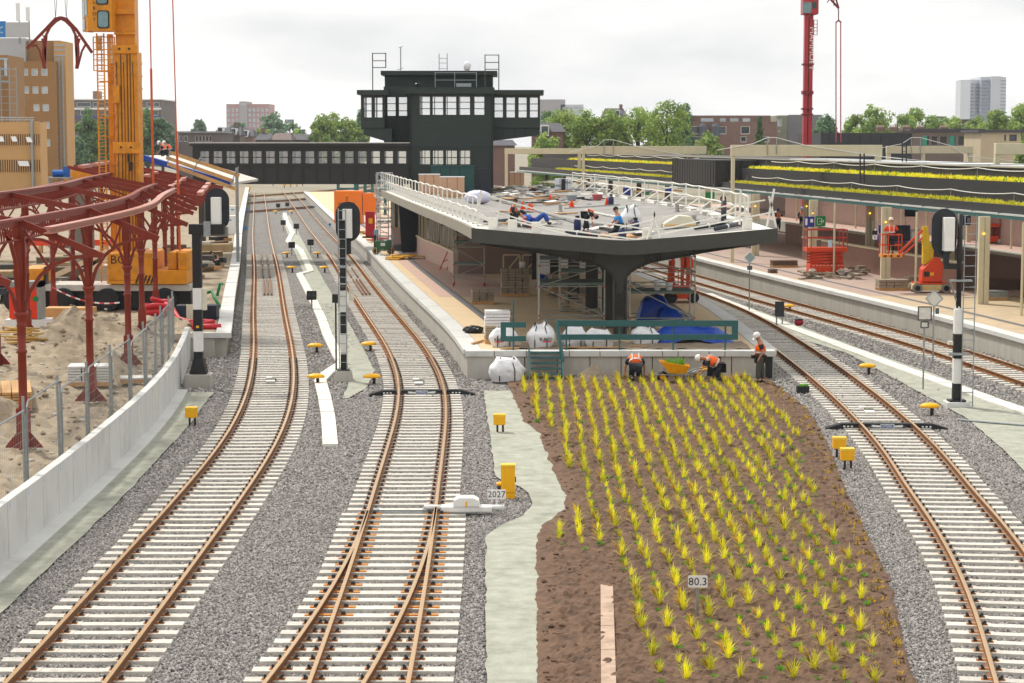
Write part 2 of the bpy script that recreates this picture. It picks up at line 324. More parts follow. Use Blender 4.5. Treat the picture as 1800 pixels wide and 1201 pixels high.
# soil of the planting bed: a rough, hand-raked surface
from mathutils import noise as mnoise
def soil_z(x, y): return .03+.06*mnoise.noise((x*1.9, y*1.3, 3))+.10*abs(mnoise.noise((x*4.6, y*3.3, 9)))+.05*mnoise.noise((x*9, y*7, 1))
m_ = MB(); nx = 90; ysb = frange(22, 71.8, .12); V = []
for y in ysb:
    a, b = BEDL(y)-.07+.09*mnoise.noise((y*1.1, 2, 2))+.04*mnoise.noise((y*4, 7, 2)), BEDR(y)+.06+.1*mnoise.noise((y*1.3, 5, 5))
    for i in range(nx):
        t = i/(nx-1); x = a+(b-a)*t; e = min(1, min(t, 1-t)*14); V.append((x+(random.uniform(-.02, .02) if 0 < i < nx-1 else 0), y, (.017 if i == 0 else -.02 if i == nx-1 else .017+(soil_z(x, y))*e)))
m_.add(V, [(j*nx+i, j*nx+i+1, (j+1)*nx+i+1, (j+1)*nx+i) for j in range(len(ysb)-1) for i in range(nx-1)])
tag(m_.build('soil_bed', SOILM, smooth=False), kind='structure')
# sandy building yard left of the wall, with heaps
HEAPS = [(-13.6,54,1.0,1.3),(-15.9,55.5,1.6,2.2),(-13.2,66,.9,1.6),(-15.2,71.5,.8,2.2),(-17.8,62,.5,3),(-15.5,80,.7,2.4),(-13.8,83,.6,1.6),(-19.5,70,.9,2.5),(-14.2,60.2,.45,1.2),(-13.9,49.3,.55,1.0),(-17.2,79.5,1.1,2.2)]
def yard_z(x, y):
    z = YZ+.14*mnoise.noise((x*.7, y*.5, 2))+.12*mnoise.noise((x*2.6, y*1.6, 5))+.06*mnoise.noise((x*6, y*3.4, 8))
    for hx, hy, hh, hr in HEAPS:
        d = math.hypot(x-hx, (y-hy)*.8)/hr
        if d < 1: z += hh*(1-d)**1.3*(1+.3*mnoise.noise((x*3, y*3, 7)))
    return z
m_ = MB(); V = []; ysb = frange(24, 78.9, .25)+frange(79.6, 130, 1.2)+frange(135, 330, 12); nx = 130
for y in ysb:
    b = WALL(y)-.12 if y <= 79 else P1E(y)-1.2; a = b-(34 if y < 130 else 120)
    for i in range(nx):
        t = (i/(nx-1))**1.5; x = b+(a-b)*t; V.append((x, y, yard_z(x, y)-(.05 if i else .15)))
m_.add(V, [(j*nx+i, (j+1)*nx+i, (j+1)*nx+i+1, j*nx+i+1) for j in range(len(ysb)-1) for i in range(nx-1)])
tag(m_.build('sand_yard', SANDM), kind='structure')
# ---------------------------------------------------------------- railway tracks
RT = .17
RPROF = [(-.07,-.17),(.07,-.17),(.07,-.158),(.014,-.135),(.012,-.045),(.036,-.033),(.036,-.006),(-.036,-.006),(-.036,-.033),(-.012,-.045),(-.014,-.135),(-.07,-.158)]
HPROF = [(-.0355,-.007),(.0355,-.007),(.0345,0),(.022,.004),(-.022,.004),(-.0345,0)]
def sleeper_mesh(ln):
    b = MB(); h = ln/2
    for x0, x1, w0, w1, zt in ((-h,-.5,.15,.13,.035),(-.5,.5,.13,.115,.028),(.5,h,.15,.13,.035)):
        b.add([(x0,-w0,-.19),(x1,-w0,-.19),(x1,w0,-.19),(x0,w0,-.19),(x0,-w1,zt),(x1,-w1,zt),(x1,w1,zt),(x0,w1,zt)], [(0,3,2,1),(4,5,6,7),(0,1,5,4),(1,2,6,5),(2,3,7,6),(3,0,4,7)])
    return b.mesh('sleeper', SLEEPC)
SLM = sleeper_mesh(2.52)
def fast_mesh():
    b = MB(); b.cbox((0,0,.032), (.36,.15,.02))
    b.m = 1
    for s in (-1, 1):
        b.cbox((s*.115,0,.06), (.06,.10,.05), 0, .6); b.tube([(s*.14,-.05,.05),(s*.15,0,.085),(s*.14,.05,.05)], .011, 5); b.tube([(s*.13,0,.05),(s*.13,0,.105)], .016, 6)
    return b.mesh('rail_fastening', [FAST, DARKST])
FSM = fast_mesh()
def fast_far():
    b = MB(); b.cbox((0,0,.045), (.30,.14,.05)); return b.mesh('rail_fastening', FAST)
FSF = fast_far()
def ang(T, y): return math.atan2(T(y+.25)-T(y-.25), .5)
def rails(root, T, y0, y1, offs=(-.75, .75), st=1.5):
    for s in offs:
        pp = []
        for y in frange(y0, y1, st):
            a = ang(T, y); pp.append((T(y)+s*math.cos(a), y-s*math.sin(a), RT))
        b = MB(); b.sweep(RPROF, pp); r_ = b.build('rail', RAILS, root, world=True)
        b = MB(); b.sweep(HPROF, pp); b.build('running_surface', RAILH, r_, world=True)
def sleepers(root, T, y0, y1, near=72, skip=None, fasten=True):
    y = y0; n = 0
    while y < y1:
        a = ang(T, y); p = Vector((T(y), y, random.uniform(-.006, .006)))-root.location; p.y -= root.location.y*0
        if not (skip and skip(y)):
            s_ = inst(SLM, 'sleeper', root, p, -a); n += 1
            if fasten and y < near:
                for o_ in (-.75, .75): inst(FSM, 'rail_fastening', s_, (o_, 0, 0))
            elif fasten and y < 150:
                for o_ in (-.75, .75): inst(FSF, 'rail_fastening', s_, (o_, 0, 0))
        y += .612*math.cos(a)
    return n
TRK = {}
for key, T, y0, y1, ys1, lab in (('t1', T1, 20, 335, 150, 'leftmost railway track curving away left under the footbridge'), ('t2', T2, 20, 335, 150, 'railway track with the switch between the cable trough and central platform'),
                            ('t3', T3, 20, 240, 120, 'railway track curving round the right side of the planting bed'), ('t4', T4, 28, 240, 130, 'railway track running along the right-hand platform edge')):
    r_ = thing('railway_track', lab, 'railway track', (T(y0), y0, 0)); TRK[key] = r_
    rails(r_, T, y0, y1 if key != 't2' else y1)
    sleepers(r_, T, y0 if key != 't2' else 45.8, ys1, 78 if key != 't4' else 70)
# the switch: the second pair of rails leaves to the left towards the viewer
DV = lambda y: T2(y)-max(0, 45.6-y)**2/345
r2 = TRK['t2']
for s in (-.75, .75):
    pp = [(DV(y)+s, y, RT) for y in frange(20, 44.8 if s < 0 else 45.2, .8)]
    b = MB(); b.sweep(RPROF, pp); r_ = b.build('switch_rail', RAILS, r2, world=True); b = MB(); b.sweep(HPROF, pp); b.build('running_surface', RAILH, r_, world=True)
SOR = mat('slide_chair_orange', '#c77a12', .6, .1, .2, 20)
y = 20.
while y < 45.6:
    xl = min(T2(y)-1.35, DV(y)-1.2); xr = T2(y)+1.42
    b = MB(); b.box(xl-T2(y), xr-T2(y), -.14, .14, -.19, .038); s_ = b.build('switch_sleeper', SLEEPC, r2, loc=Vector((T2(y), y, 0))-r2.location)
    gap = T2(y)-DV(y)
    if gap < .33:
        for o_ in (-.75, .75):
            b = MB(); b.box(o_-gap-.24, o_+.30, -.06, .06, .03, .055); b.m = 1; b.cbox((o_+.13, 0, .08), (.09,.1,.06), 0, .6); b.cbox((o_-gap-.13, 0, .08), (.09,.1,.06), 0, .6); b.build('slide_chair', [SOR, DARKST], s_)
    else:
        for o_ in (-.75, .75): inst(FSM, 'rail_fastening', s_, (o_, 0, .005)); inst(FSM, 'rail_fastening', s_, (o_-gap, 0, .006))
    y += .612
# drive bars and point machine
b = MB()
b.bar((T2(45.2)-.72, 45.15, .06), (T2(45.2)+1.6, 45.15, .06), .03, .03); b.bar((T2(45.2)-.72, 45.45, .05), (T2(45.2)+1.6, 45.45, .05), .03, .03); b.cbox((T2(45)-.6, 45.3, .08), (.12,.26,.08)); b.cbox((T2(45)+.5, 45.3, .08), (.12,.26,.08)); b.build('switch_rod', STEEL, r2, world=True)
pm = thing('point_machine', 'white point machine beside the switch, next to the 2027 plate', 'point machine', (-1.02, 45.3, 0))
b = MB(); b.cbox((0,0,.13), (1.15,.34,.12)); b.build('base', WHITEP, pm, bevel=.02); b = MB(); b.prism([(-.3,-.2,.19),(.3,-.2,.19),(.28,-.2,.34),(.16,-.2,.40),(-.16,-.2,.40),(-.28,-.2,.34)], (0,.4,0)); b.build('cover', WHITEP, pm, bevel=.02)
b = MB(); b.tube([(-.95,0,.15),(-.55,0,.15)], .06, 10); b.tube([(.55,0,.15),(.85,0,.15)], .06, 10); b.build('cylinder', WHITEP, pm, smooth=True); b = MB(); b.box(-.02,.02,-.212,-.2,.2,.32); b.build('handle', YELLOW, pm)
# rubber level-crossing strips with a name plate
def rubber(T, y, lab, wl=1.75):
    a = ang(T, y); r_ = thing('rubber_crossing', lab, 'crossing panel', (T(y), y, 0), -a)
    b = MB(); b.prism([(-.68,-.16,.04),(.68,-.16,.04),(.68,-.16,.165),(-.68,-.16,.165)], (0,.32,0)); b.build('centre_panel', RUBBER, r_, bevel=.012)
    for s in (-1, 1):
        q = [(s*.82,-.16,.04),(s*wl,-.16,.0),(s*wl,-.16,.03),(s*1.3,-.16,.16),(s*.82,-.16,.165)]
        b = MB(); b.prism(q if s < 0 else q[::-1], (0,.32,0)); b.build('side_panel', RUBBER, r_)
        b = MB(); b.prism([(s*.2,-.17,.11),(s*.45,-.17,.13),(s*.45,-.17,.06),(s*.2,-.17,.06)], (0,.008,0)); b.build('clamp_plate', WHITEP, r_)
        b = MB(); b.tube([(s*.42,-.18,.09),(s*.66,-.19,.03)], .008, 6); b.build('tie_rod', STEEL, r_)
        b = MB(); [b.box(s*xx-.03, s*xx+.03, -.166, -.161, .06, .10) for xx in (1.02, 1.13, 1.24)]; b.build('bolt_pocket', WHITEP, r_)
    p_ = MB(); p_.box(-.20,.20,-.185,-.172,.02,.155); p_ = p_.build('plate_frame', mat('plate_grey', '#c9ccd2', .4), r_); b = MB(); b.box(-.175,.175,-.19,-.186,.04,.135); b.build('plate', mat('plate_blue', '#5d6a93', .4), p_)
    text('STRAIL', .095, WHITEP, p_, (0, -.193, .088), depth=.001)
rubber(T2, 67.0, 'black rubber crossing strip over the switch track'); rubber(T3, 59.0, 'black rubber crossing strip over the track right of the planting bed')
# balises and cable between the rails
def balise(T, y, k):
    r_ = thing('track_magnet', ['pale track magnet on the leftmost track','pale track magnet on the switch track before the rubber strip','pale track magnet on the right-hand track before the rubber strip'][k], 'track magnet', (T(y), y, 0), -ang(T, y))
    b = MB(); b.cbox((-.05,-.3,.07), (.3,.35,.06)); b.build('housing', WHITEP, r_, bevel=.01); b = MB(); b.cbox((.02,.35,.07), (.24,.4,.05)); b.build('loop_box', mat('olive', '#6b6a55'), r_); b = MB(); b.cbox((-.12,.85,.06), (.2,.3,.05)); b.build('junction_box', WHITEP, r_)
balise(T1, 70.5, 0); balise(T2, 70.0, 1); balise(T3, 62.5, 2)
# short rails laid between the rails further away
for T, lab in ((T1, 'short rails laid loose in the leftmost track'), (T2, 'short rails laid loose in the switch track near the platform')):
    for j, (ya, yb) in enumerate(((110,122),(124,133),(136,150))):
        r_ = thing('loose_rails', lab+[' at the near end',' in the middle',' at the far end'][j], 'rails', (T(ya), ya, .06))
        for s in (-.2, .0, .2):
            if s == 0 and j: continue
            b = MB(); b.path([(T(y)+s, y, .1) for y in frange(ya, yb, 3)], .07, .1); b.build('rail', RAILS, r_, world=True)
# ladder of crossing tracks beyond the footbridge
for k in range(3):
    y0 = 235+k*35
    T = spline([(y0, T1(y0)-4+k), (y0+30, T1(y0+30)+9), (y0+60, T2(y0+60)+8+k*3), (y0+110, T2(y0+110)+22)])
    r_ = thing('railway_track', ['nearest','middle','farthest'][k]+' of the tracks crossing beyond the footbridge', 'railway track', (T(y0), y0, 0)); rails(r_, T, y0, y0+110, st=4)
# ---------------------------------------------------------------- cable troughs: lids laid end to end
def trough(name, lab, pts_, wd, step=1.0):
    r_ = thing(name, lab, 'cable trough', (pts_[0][0], pts_[0][1], 0)); P = [Vector((x, y, 0)) for x, y in pts_]
    acc = []
    for a_, b_ in zip(P[:-1], P[1:]):
        L_ = (b_-a_).length; n = max(1, round(L_/step)); acc += [a_.lerp(b_, i/n) for i in range(n)]
    acc.append(P[-1]); g = random.Random(3)
    for i in range(len(acc)-1):
        a_, b_ = acc[i], acc[i+1]; d = (b_-a_).normalized(); nrm = lambda j: ((acc[min(j+1, len(acc)-1)]-acc[max(j-1, 0)]).normalized())
        q = []
        for j, e in ((i, .02), (i+1, -.02)):
            n_ = nrm(j); n_ = Vector((n_.y, -n_.x, 0)); c = acc[j]+d*e; q += [c-n_*wd/2, c+n_*wd/2]
        z = .075+g.uniform(-.008, .008); b = MB(); b.prism([(v.x, v.y, -.03) for v in (q[0], q[1], q[3], q[2])], (0, 0, z+.03)); b.build('lid', TROUGH, r_, world=True)
TROUGH = mat('trough_lid', '#dcdad0', .85, 0, .06, 3, bump=.2, bs=60, stain=.2, stainc=(.45, .43, .38))
trough('cable_trough', 'white concrete cable trough zigzagging between the two left tracks', [(-4.97,55.5),(-5.55,61.3),(-6.1,66.1),(-6.66,70.6),(-6.62,73),(-6.36,76.2),(-6.87,79.8),(-7.94,87.6),(-8.98,96.1),(-10.9,110.4),(-13.3,127.9),(-12.9,131),(-16.2,156.7),(-18.6,170),(-19.9,185.8),(-23.3,212),(-26.3,237)], .42)
trough('cable_trough', 'pale concrete cable trough between the two right-hand tracks', [(17.3,44),(16.5,55),(15.75,62.5),(14.6,71.8),(14.25,74.5),(13.4,82.5),(12.5,90.5),(11.5,101),(10.6,111)], .55)
# ---------------------------------------------------------------- platforms and retaining wall
def edge_stones(root, E, y0, y1, z, wd, side, name='coping_stone', st=1.0, m=None, h=.16, over=.08):
    for a_, b_ in zip(frange(y0, y1, st)[:-1], frange(y0, y1, st)[1:]):
        a_ += .008; b_ -= .008; b = MB(); b.slab([(E(a_)+side*over, a_), (E(a_)-side*wd, a_), (E(b_)-side*wd, b_), (E(b_)+side*over, b_)][::(1 if side < 0 else -1)], z-h, z+random.uniform(0, .006)); b.build(name, m or CONCW, root, world=True)
# central platform
p2 = thing('platform', None, None, (4, 71.8, 0)); p2['kind'] = 'structure'
YE = 71.8
ys = frange(YE, 300, 2)
ysc = [YE+.22]+ys[1:]
b = MB(); b.slab([(P2L(y)+.06, y) for y in ysc][::-1]+[(P2R(y)-.06, y) for y in ysc], -.1, PZ-.012); b.build('platform_core', CONC, p2, world=True)
b = MB(); b.box(P2L(72)+.1, P2R(72)-.1, YE+.21, YE+.4, -.1, PZ-.2); b.build('joint_backing', BLACKP, p2, world=True)
b = MB(); b.strip([(P2R(y)-.6, y, PZ-.004) for y in ys], [(P2L(y)+.6, y, PZ-.004) for y in ys]); b.build('paving', PAVE, p2, world=True)
b = MB(); yy = frange(97, 215, 2); b.strip([(P2L(y)+5.0, y, PZ+.002) for y in yy], [(P2L(y)+1.05, y, PZ+.002) for y in yy]); b.build('pink_paving', PAVEP, p2, world=True)
b = MB(); yy = frange(78, 215, 2); b.strip([(P2L(y)+2.1, y, PZ+.008) for y in yy], [(P2L(y)+1.72, y, PZ+.008) for y in yy]); b.build('guide_strip', PAVED, p2, world=True)
b = MB(); yy = frange(78, 130, 2); b.strip([(P2R(y)-1.72, y, PZ+.008) for y in yy], [(P2R(y)-1.98, y, PZ+.008) for y in yy]); b.build('guide_strip', PAVED, p2, world=True)
edge_stones(p2, P2L, YE+.5, 160, PZ, .55, -1, st=1.5); edge_stones(p2, P2R, YE+.5, 130, PZ, .55, 1, st=1.5)
b = MB(); yy = frange(160, 300, 5); b.strip([(P2L(y)+.55, y, PZ+.004) for y in yy], [(P2L(y)-.08, y, PZ+.004) for y in yy]); b.build('far_edge', CONCW, p2, world=True)
b = MB(); yy = frange(YE+.04, 299, 1.5); [b.slab([(P2L(a_)+.02, a_+.02), (P2L(a_)+.2, a_+.02), (P2L(c_)+.2, c_-.02), (P2L(c_)+.02, c_-.02)], -.08, PZ-.17) for a_, c_ in zip(yy[:-1], yy[1:])]; b.build('edge_wall', CONC, p2, world=True)
xs = [-1.66, -.62, .52, 2.02, 3.1, 4.22, 5.3, 5.85, 6.95, 7.5, 8.75, 9.3]
for a_, c_ in zip(xs[:-1], xs[1:]):
    b = MB(); b.box(a_+.012, c_-.012, YE-.06+random.uniform(-.004, .004), YE+.55, PZ-.19, PZ+.006); b.build('coping_stone', CONCW, p2, world=True, bevel=.008)
xs = [-1.45, .45, 1.6, 2.75, 3.85, 4.95, 6.05, 6.9, 7.35, 7.75, 8.95]
for i, (a_, c_) in enumerate(zip(xs[:-1], xs[1:])):
    if i == 7: continue
    b = MB(); b.box(a_+.016, c_-.016, YE+.035, YE+.2, -.1, PZ-.192); b.build('wall_panel', CONC, p2, world=True)
b = MB(); V = []; nx = 60; ysd = frange(YE+.5, 77, .25)
for y in ysd:
    for i in range(nx): x = -.3+i*(9.1-.3)/(nx-1)*1.0; e = max(0, min(1, (76.8-y)/3)); V.append((x, y, PZ-.03+e*(.06+.05*mnoise.noise((x*2, y*2, 4))+.03*mnoise.noise((x*7, y*7, 2)))))
b.add(V, [(j*nx+i, j*nx+i+1, (j+1)*nx+i+1, (j+1)*nx+i) for j in range(len(ysd)-1) for i in range(nx-1)]); b.build('sand_bed', mat('platform_sand', '#8f7f6c', .95, 0, .2, 3, bump=.6, bs=25), p2, world=True)
# left platform (P1)
p1 = thing('platform', None, None, (-12, 79.2, 0)); p1['kind'] = 'structure'; ys = frange(79.2, 330, 3)
b = MB(); b.slab([(P1E(y)-3.2, y) for y in ys][::-1]+[(P1E(y)-.12, y) for y in ys], -.1, PZ-.12); b.build('platform_core', CONC, p1, world=True)
b = MB(); b.strip([(P1E(y)-.5, y, PZ-.1) for y in ys], [(P1E(y)-3.2, y, PZ-.1) for y in ys]); b.build('sandy_top', SANDM, p1, world=True)
edge_stones(p1, P1E, 79.25, 200, PZ-.02, .5, 1, st=2.0, h=.2)
b = MB(); yy = frange(200, 330, 6); b.strip([(P1E(y)+.08, y, PZ-.02) for y in yy], [(P1E(y)-.5, y, PZ-.02) for y in yy]); b.build('far_edge', CONCW, p1, world=True)
b = MB(); b.box(P1E(79)-1.75, P1E(79)-.55, 79.0, 79.3, -.1, PZ-.22); b.build('end_wall', CONC, p1, world=True); b = MB(); b.box(P1E(79)-1.8, P1E(79)+.08, 78.9, 79.2, PZ-.22, PZ-.02); b.build('end_coping', CONCW, p1, world=True)
# retaining wall of concrete panels
rw = thing('retaining_wall', 'white concrete panel wall holding back the sand along the leftmost track', 'wall', (WALL(40), 40, 0))
for a_, c_ in zip(frange(16, 78.6, 1.6)[:-1], frange(16, 78.6, 1.6)[1:]):
    b = MB(); t = .10; b.slab([(WALL(a_+.015)-t, a_+.015), (WALL(a_+.015)+t, a_+.015), (WALL(c_-.015)+t, c_-.015), (WALL(c_-.015)-t, c_-.015)], -.1, 1.2+random.uniform(-.006, .006)); p_ = b.build('panel', CONCW, rw, world=True)
    b = MB(); b.cbox((WALL(a_+.2)+t+.004, a_+.2, 1.1), (.006, .05, .14), -ang(WALL, a_)); b.build('marking_tape', mat('pale_blue_tape', '#b9cbe8', .5), p_, world=True)
b = MB(); ys = frange(16, 68, 2); b.sweep([(.1,-.1),(.42,-.1),(.42,.045),(.1,.06)], [(WALL(y), y, 0) for y in ys]); b.build('footing', CONCW, rw, world=True)
# right-hand platform and the one behind it
p3 = thing('platform', None, None, (19, 75, 0)); p3['kind'] = 'structure'; ys = frange(40, 240, 3); P3W = 15.0
b = MB(); b.slab([(P3E(y)+.06, y) for y in ys][::-1]+[(P3E(y)+P3W, y) for y in ys], -.1, PZ-.012); b.build('platform_core', CONC, p3, world=True)
b = MB(); b.strip([(P3E(y)+P3W-.3, y, PZ-.004) for y in ys], [(P3E(y)+.55, y, PZ-.004) for y in ys]); b.build('paving', mat('shaded_paving','#bda88a',.85,0,.12,1.5,bump=.2,bs=30,stain=.4,stainc=(.33,.27,.2)), p3, world=True)  # paving colour darkened to stand for the shade under the canopy
yy = frange(98, 200, 2); b = MB(); b.strip([(P3E(y)+P3W-.4, y, PZ+.002) for y in yy], [(P3E(y)+.8, y, PZ+.002) for y in yy]); b.build('pink_paving', mat('shaded_pink','#ad968a',.85,0,.12,2,stain=.3,stainc=(.3,.22,.18)), p3, world=True)  # pink tiles muted the same way, canopy shade put into the colour
yy = frange(60, 200, 2); b = MB(); b.strip([(P3E(y)+2.05, y, PZ+.008) for y in yy], [(P3E(y)+1.75, y, PZ+.008) for y in yy]); b.build('guide_strip', PAVED, p3, world=True)
edge_stones(p3, P3E, 56, 135, PZ, .55, -1, st=1.5)
yy = frange(50, 160, .75)
for i, (a_, c_) in enumerate(zip(yy[:-1], yy[1:])):
    if a_ > 118: continue
    b = MB(); b.slab([(P3E(a_)+.03, a_+.012), (P3E(a_)+.2, a_+.012), (P3E(c_)+.2, c_-.012), (P3E(c_)+.03, c_-.012)], -.08, PZ-.17); b.build('wall_panel', CONC, p3, world=True)
T5 = lambda y: T4(max(y, 40))+18.4
T6 = lambda y: T5(y)+3.9
for T, lab in ((T5, 'railway track behind the right-hand platform'), (T6, 'farthest railway track on the right, beside the rear platform')):
    r_ = thing('railway_track', lab, 'railway track', (T(60), 60, 0)); rails(r_, T, 60, 220, st=3); sleepers(r_, T, 75, 135, 0, fasten=False)
b = MB(); ys = frange(40, 240, 4); b.strip([(T6(y)+1.9, y, -.05) for y in ys], [(T5(y)-1.9, y, -.05) for y in ys]); tag(b.build('ballast_bed', BALL), kind='structure')
p4 = thing('platform', None, None, (35, 90, 0)); p4['kind'] = 'structure'; P4E = lambda y: T6(y)+1.7
b = MB(); b.slab([(P4E(y), y) for y in ys][::-1]+[(P4E(y)+9, y) for y in ys], -.1, PZ); b.build('platform_core', CONC, p4, world=True); b = MB(); b.strip([(P4E(y)+9, y, PZ+.006) for y in ys], [(P4E(y)+.5, y, PZ+.006) for y in ys]); b.build('pink_paving', PAVEP, p4, world=True)
# ---------------------------------------------------------------- windows and walls helper (local axes: x along, y depth, z up)
def frame_win(root, xa, xb, y, za, zb, fm, gm, mull=0, mh=(), fw=.05, dep=.08, name='window', parent_world=False):
    b = MB(); b.box(xa, xa+fw, y, y+dep, za, zb); b.box(xb-fw, xb, y, y+dep, za, zb); b.box(xa+fw, xb-fw, y, y+dep, za, za+fw); b.box(xa+fw, xb-fw, y, y+dep, zb-fw, zb)
    for i in range(mull): x = xa+(xb-xa)*(i+1)/(mull+1); b.box(x-fw*.4, x+fw*.4, y+.01, y+dep-.01, za+fw, zb-fw)
    for t in mh: z = za+(zb-za)*t; b.box(xa+fw, xb-fw, y+.012, y+dep-.012, z-fw*.4, z+fw*.4)
    o = b.build(name, fm, root); b = MB(); b.box(xa+fw*.8, xb-fw*.8, y+dep*.45, y+dep*.55, za+fw*.8, zb-fw*.8); b.build('pane', gm, o); return o
def pierced(b, x0, x1, y0, y1, z0, z1, rows):
    z = z0
    for za, zb, wins in sorted(rows):
        if za > z: b.box(x0, x1, y0, y1, z, za)
        x = x0
        for xa, xb in sorted(wins):
            if xa > x: b.box(x, xa, y0, y1, za, zb)
            x = xb
        if x < x1: b.box(x, x1, y0, y1, za, zb)
        z = zb
    if z < z1: b.box(x0, x1, y0, y1, z, z1)
# ---------------------------------------------------------------- signal house and footbridge
TY = 143.; K = TY/F
def tx(px, Y=TY): return (px-900)/F*Y
def tz(py, Y=TY): return A(900, py, Y).z
SEEG = glass('clear_pane', (.86, .9, .92), .22); BLIND = mat('pale_interior', '#d9d6cc', .8, 0, .1, .6)
sh = thing('signal_house', 'dark timber-clad signal house with glazed bays above the central platform', 'signal house', (tx(795), TY, PZ))
O = Vector(sh.location)
class LB(MB):                            # world-coordinate builder shifted to a root
    pass
def bw(b, name, m, root=sh, **k): return b.build(name, m, root, world=True, **k)
def win(root_part, xa, xb, Y, za, zb, mh=(.34, .66), mull=0, fm=None, gm=None, fw=.06):
    b = MB(); b.box(xa, xa+fw, Y, Y+.08, za, zb); b.box(xb-fw, xb, Y, Y+.08, za, zb); b.box(xa+fw, xb-fw, Y, Y+.08, za, za+fw); b.box(xa+fw, xb-fw, Y, Y+.08, zb-fw, zb)
    for t in mh: z = za+(zb-za)*t; b.box(xa+fw, xb-fw, Y+.015, Y+.065, z-.025, z+.025)
    for i in range(mull): x = xa+(xb-xa)*(i+1)/(mull+1); b.box(x-.02, x+.02, Y+.016, Y+.064, za+fw, zb-fw)
    o = b.build('window', fm or DARK, root_part, world=True); b = MB(); b.box(xa+fw*.8, xb-fw*.8, Y+.035, Y+.045, za+fw*.8, zb-fw*.8); b.build('pane', gm or SEEG, o, world=True)
# main bay
bx0, bx1 = tx(722), tx(866); zt = tz(165); upw = [(tx(a_), tx(c_)) for a_, c_ in ((737,758),(760,781),(783,804),(806,828),(832,853))]; low = [(tx(a_), tx(c_)) for a_, c_ in ((737,758),(760,781),(783,805),(807,828))]
rows = [(tz(290.5), tz(263.5), low), (tz(203.5), tz(167.5), upw)]
b = MB(); pierced(b, bx0, bx1, TY, TY+.2, PZ, zt, rows); bw(b, 'front_wall', DARK)
back = [(tz(203.5), tz(167.5), upw), (tz(290.5), tz(263.5), low)]
b = MB(); pierced(b, bx0, bx1, TY+6, TY+6.2, PZ, zt, back); bw(b, 'back_wall', DARK)
b = MB(); b.box(bx0, bx0+.2, TY+.2, TY+6, PZ, zt); b.box(bx1-.2, bx1, TY+.2, TY+6, PZ, zt); bw(b, 'side_wall', DARK)
b = MB(); b.box(bx0+.2, bx1-.2, TY+.2, TY+6, tz(206), tz(206)+.1); b.box(bx0+.2, bx1-.2, TY+.2, TY+6, tz(293), tz(293)+.1); bw(b, 'floor', BLIND)
for xa, xb in upw: win(sh, xa, xb, TY+.06, tz(203.5), tz(167.5))
for xa, xb in low: win(sh, xa, xb, TY+.06, tz(290.5), tz(263.5), (.5,), 1)
b = MB(); b.box(tx(714), tx(869), TY-.45, TY+6.3, tz(165), tz(154)); bw(b, 'bay_roof', DARK)
z = tz(258)
while z < tz(208):
    b = MB(); b.add([(bx0+.02, TY-.035, z), (bx1-.02, TY-.035, z), (bx1-.02, TY-.002, z), (bx0+.02, TY-.002, z), (bx0+.02, TY-.012, z+.25), (bx1-.02, TY-.012, z+.25), (bx1-.02, TY-.002, z+.25), (bx0+.02, TY-.002, z+.25)], [(0,3,2,1),(4,5,6,7),(0,1,5,4),(1,2,6,5),(2,3,7,6),(3,0,4,7)]); bw(b, 'siding_board', DARK); z += .262
for px in (723, 866): b = MB(); b.tube([(tx(px), TY-.08, tz(165)), (tx(px), TY-.08, tz(330))], .05, 8); bw(b, 'downpipe', BLACKP)
# core block behind and its roof
Yc = TY+3; b = MB(); b.box(tx(677, Yc), tx(866, Yc), Yc+.6, Yc+5, tz(165, Yc), tz(132, Yc)); bw(b, 'upper_storey', mat('green_black', '#22302e', .6, 0, .08, 2)); b = MB(); b.box(tx(671, Yc), tx(874, Yc), Yc, Yc+5.4, tz(132, Yc), tz(124.5, Yc)); bw(b, 'upper_roof', DARK)
b = MB(); b.box(tx(676, Yc), tx(722, Yc)+.1, Yc, Yc+4, tz(252, Yc), tz(160, Yc)-1.75); b.box(tx(676,Yc), tx(722,Yc)+.1, Yc, Yc+.15, tz(170,Yc), tz(165,Yc)+.5); bw(b, 'stair_tower', DARK)
lw2 = [(tx(a_, Yc), tx(c_, Yc)) for a_, c_ in ((681,698),(701,718))]; b = MB(); pierced(b, tx(676,Yc), tx(722,Yc), Yc, Yc+.15, tz(207.5,Yc), tz(169.5,Yc), [(tz(207.5,Yc), tz(169.5,Yc), lw2)]); bw(b, 'stair_window_wall', DARK)
for xa, xb in lw2: win(sh, xa, xb, Yc+.05, tz(207.5,Yc), tz(169.5,Yc), (.33,.66), 0)
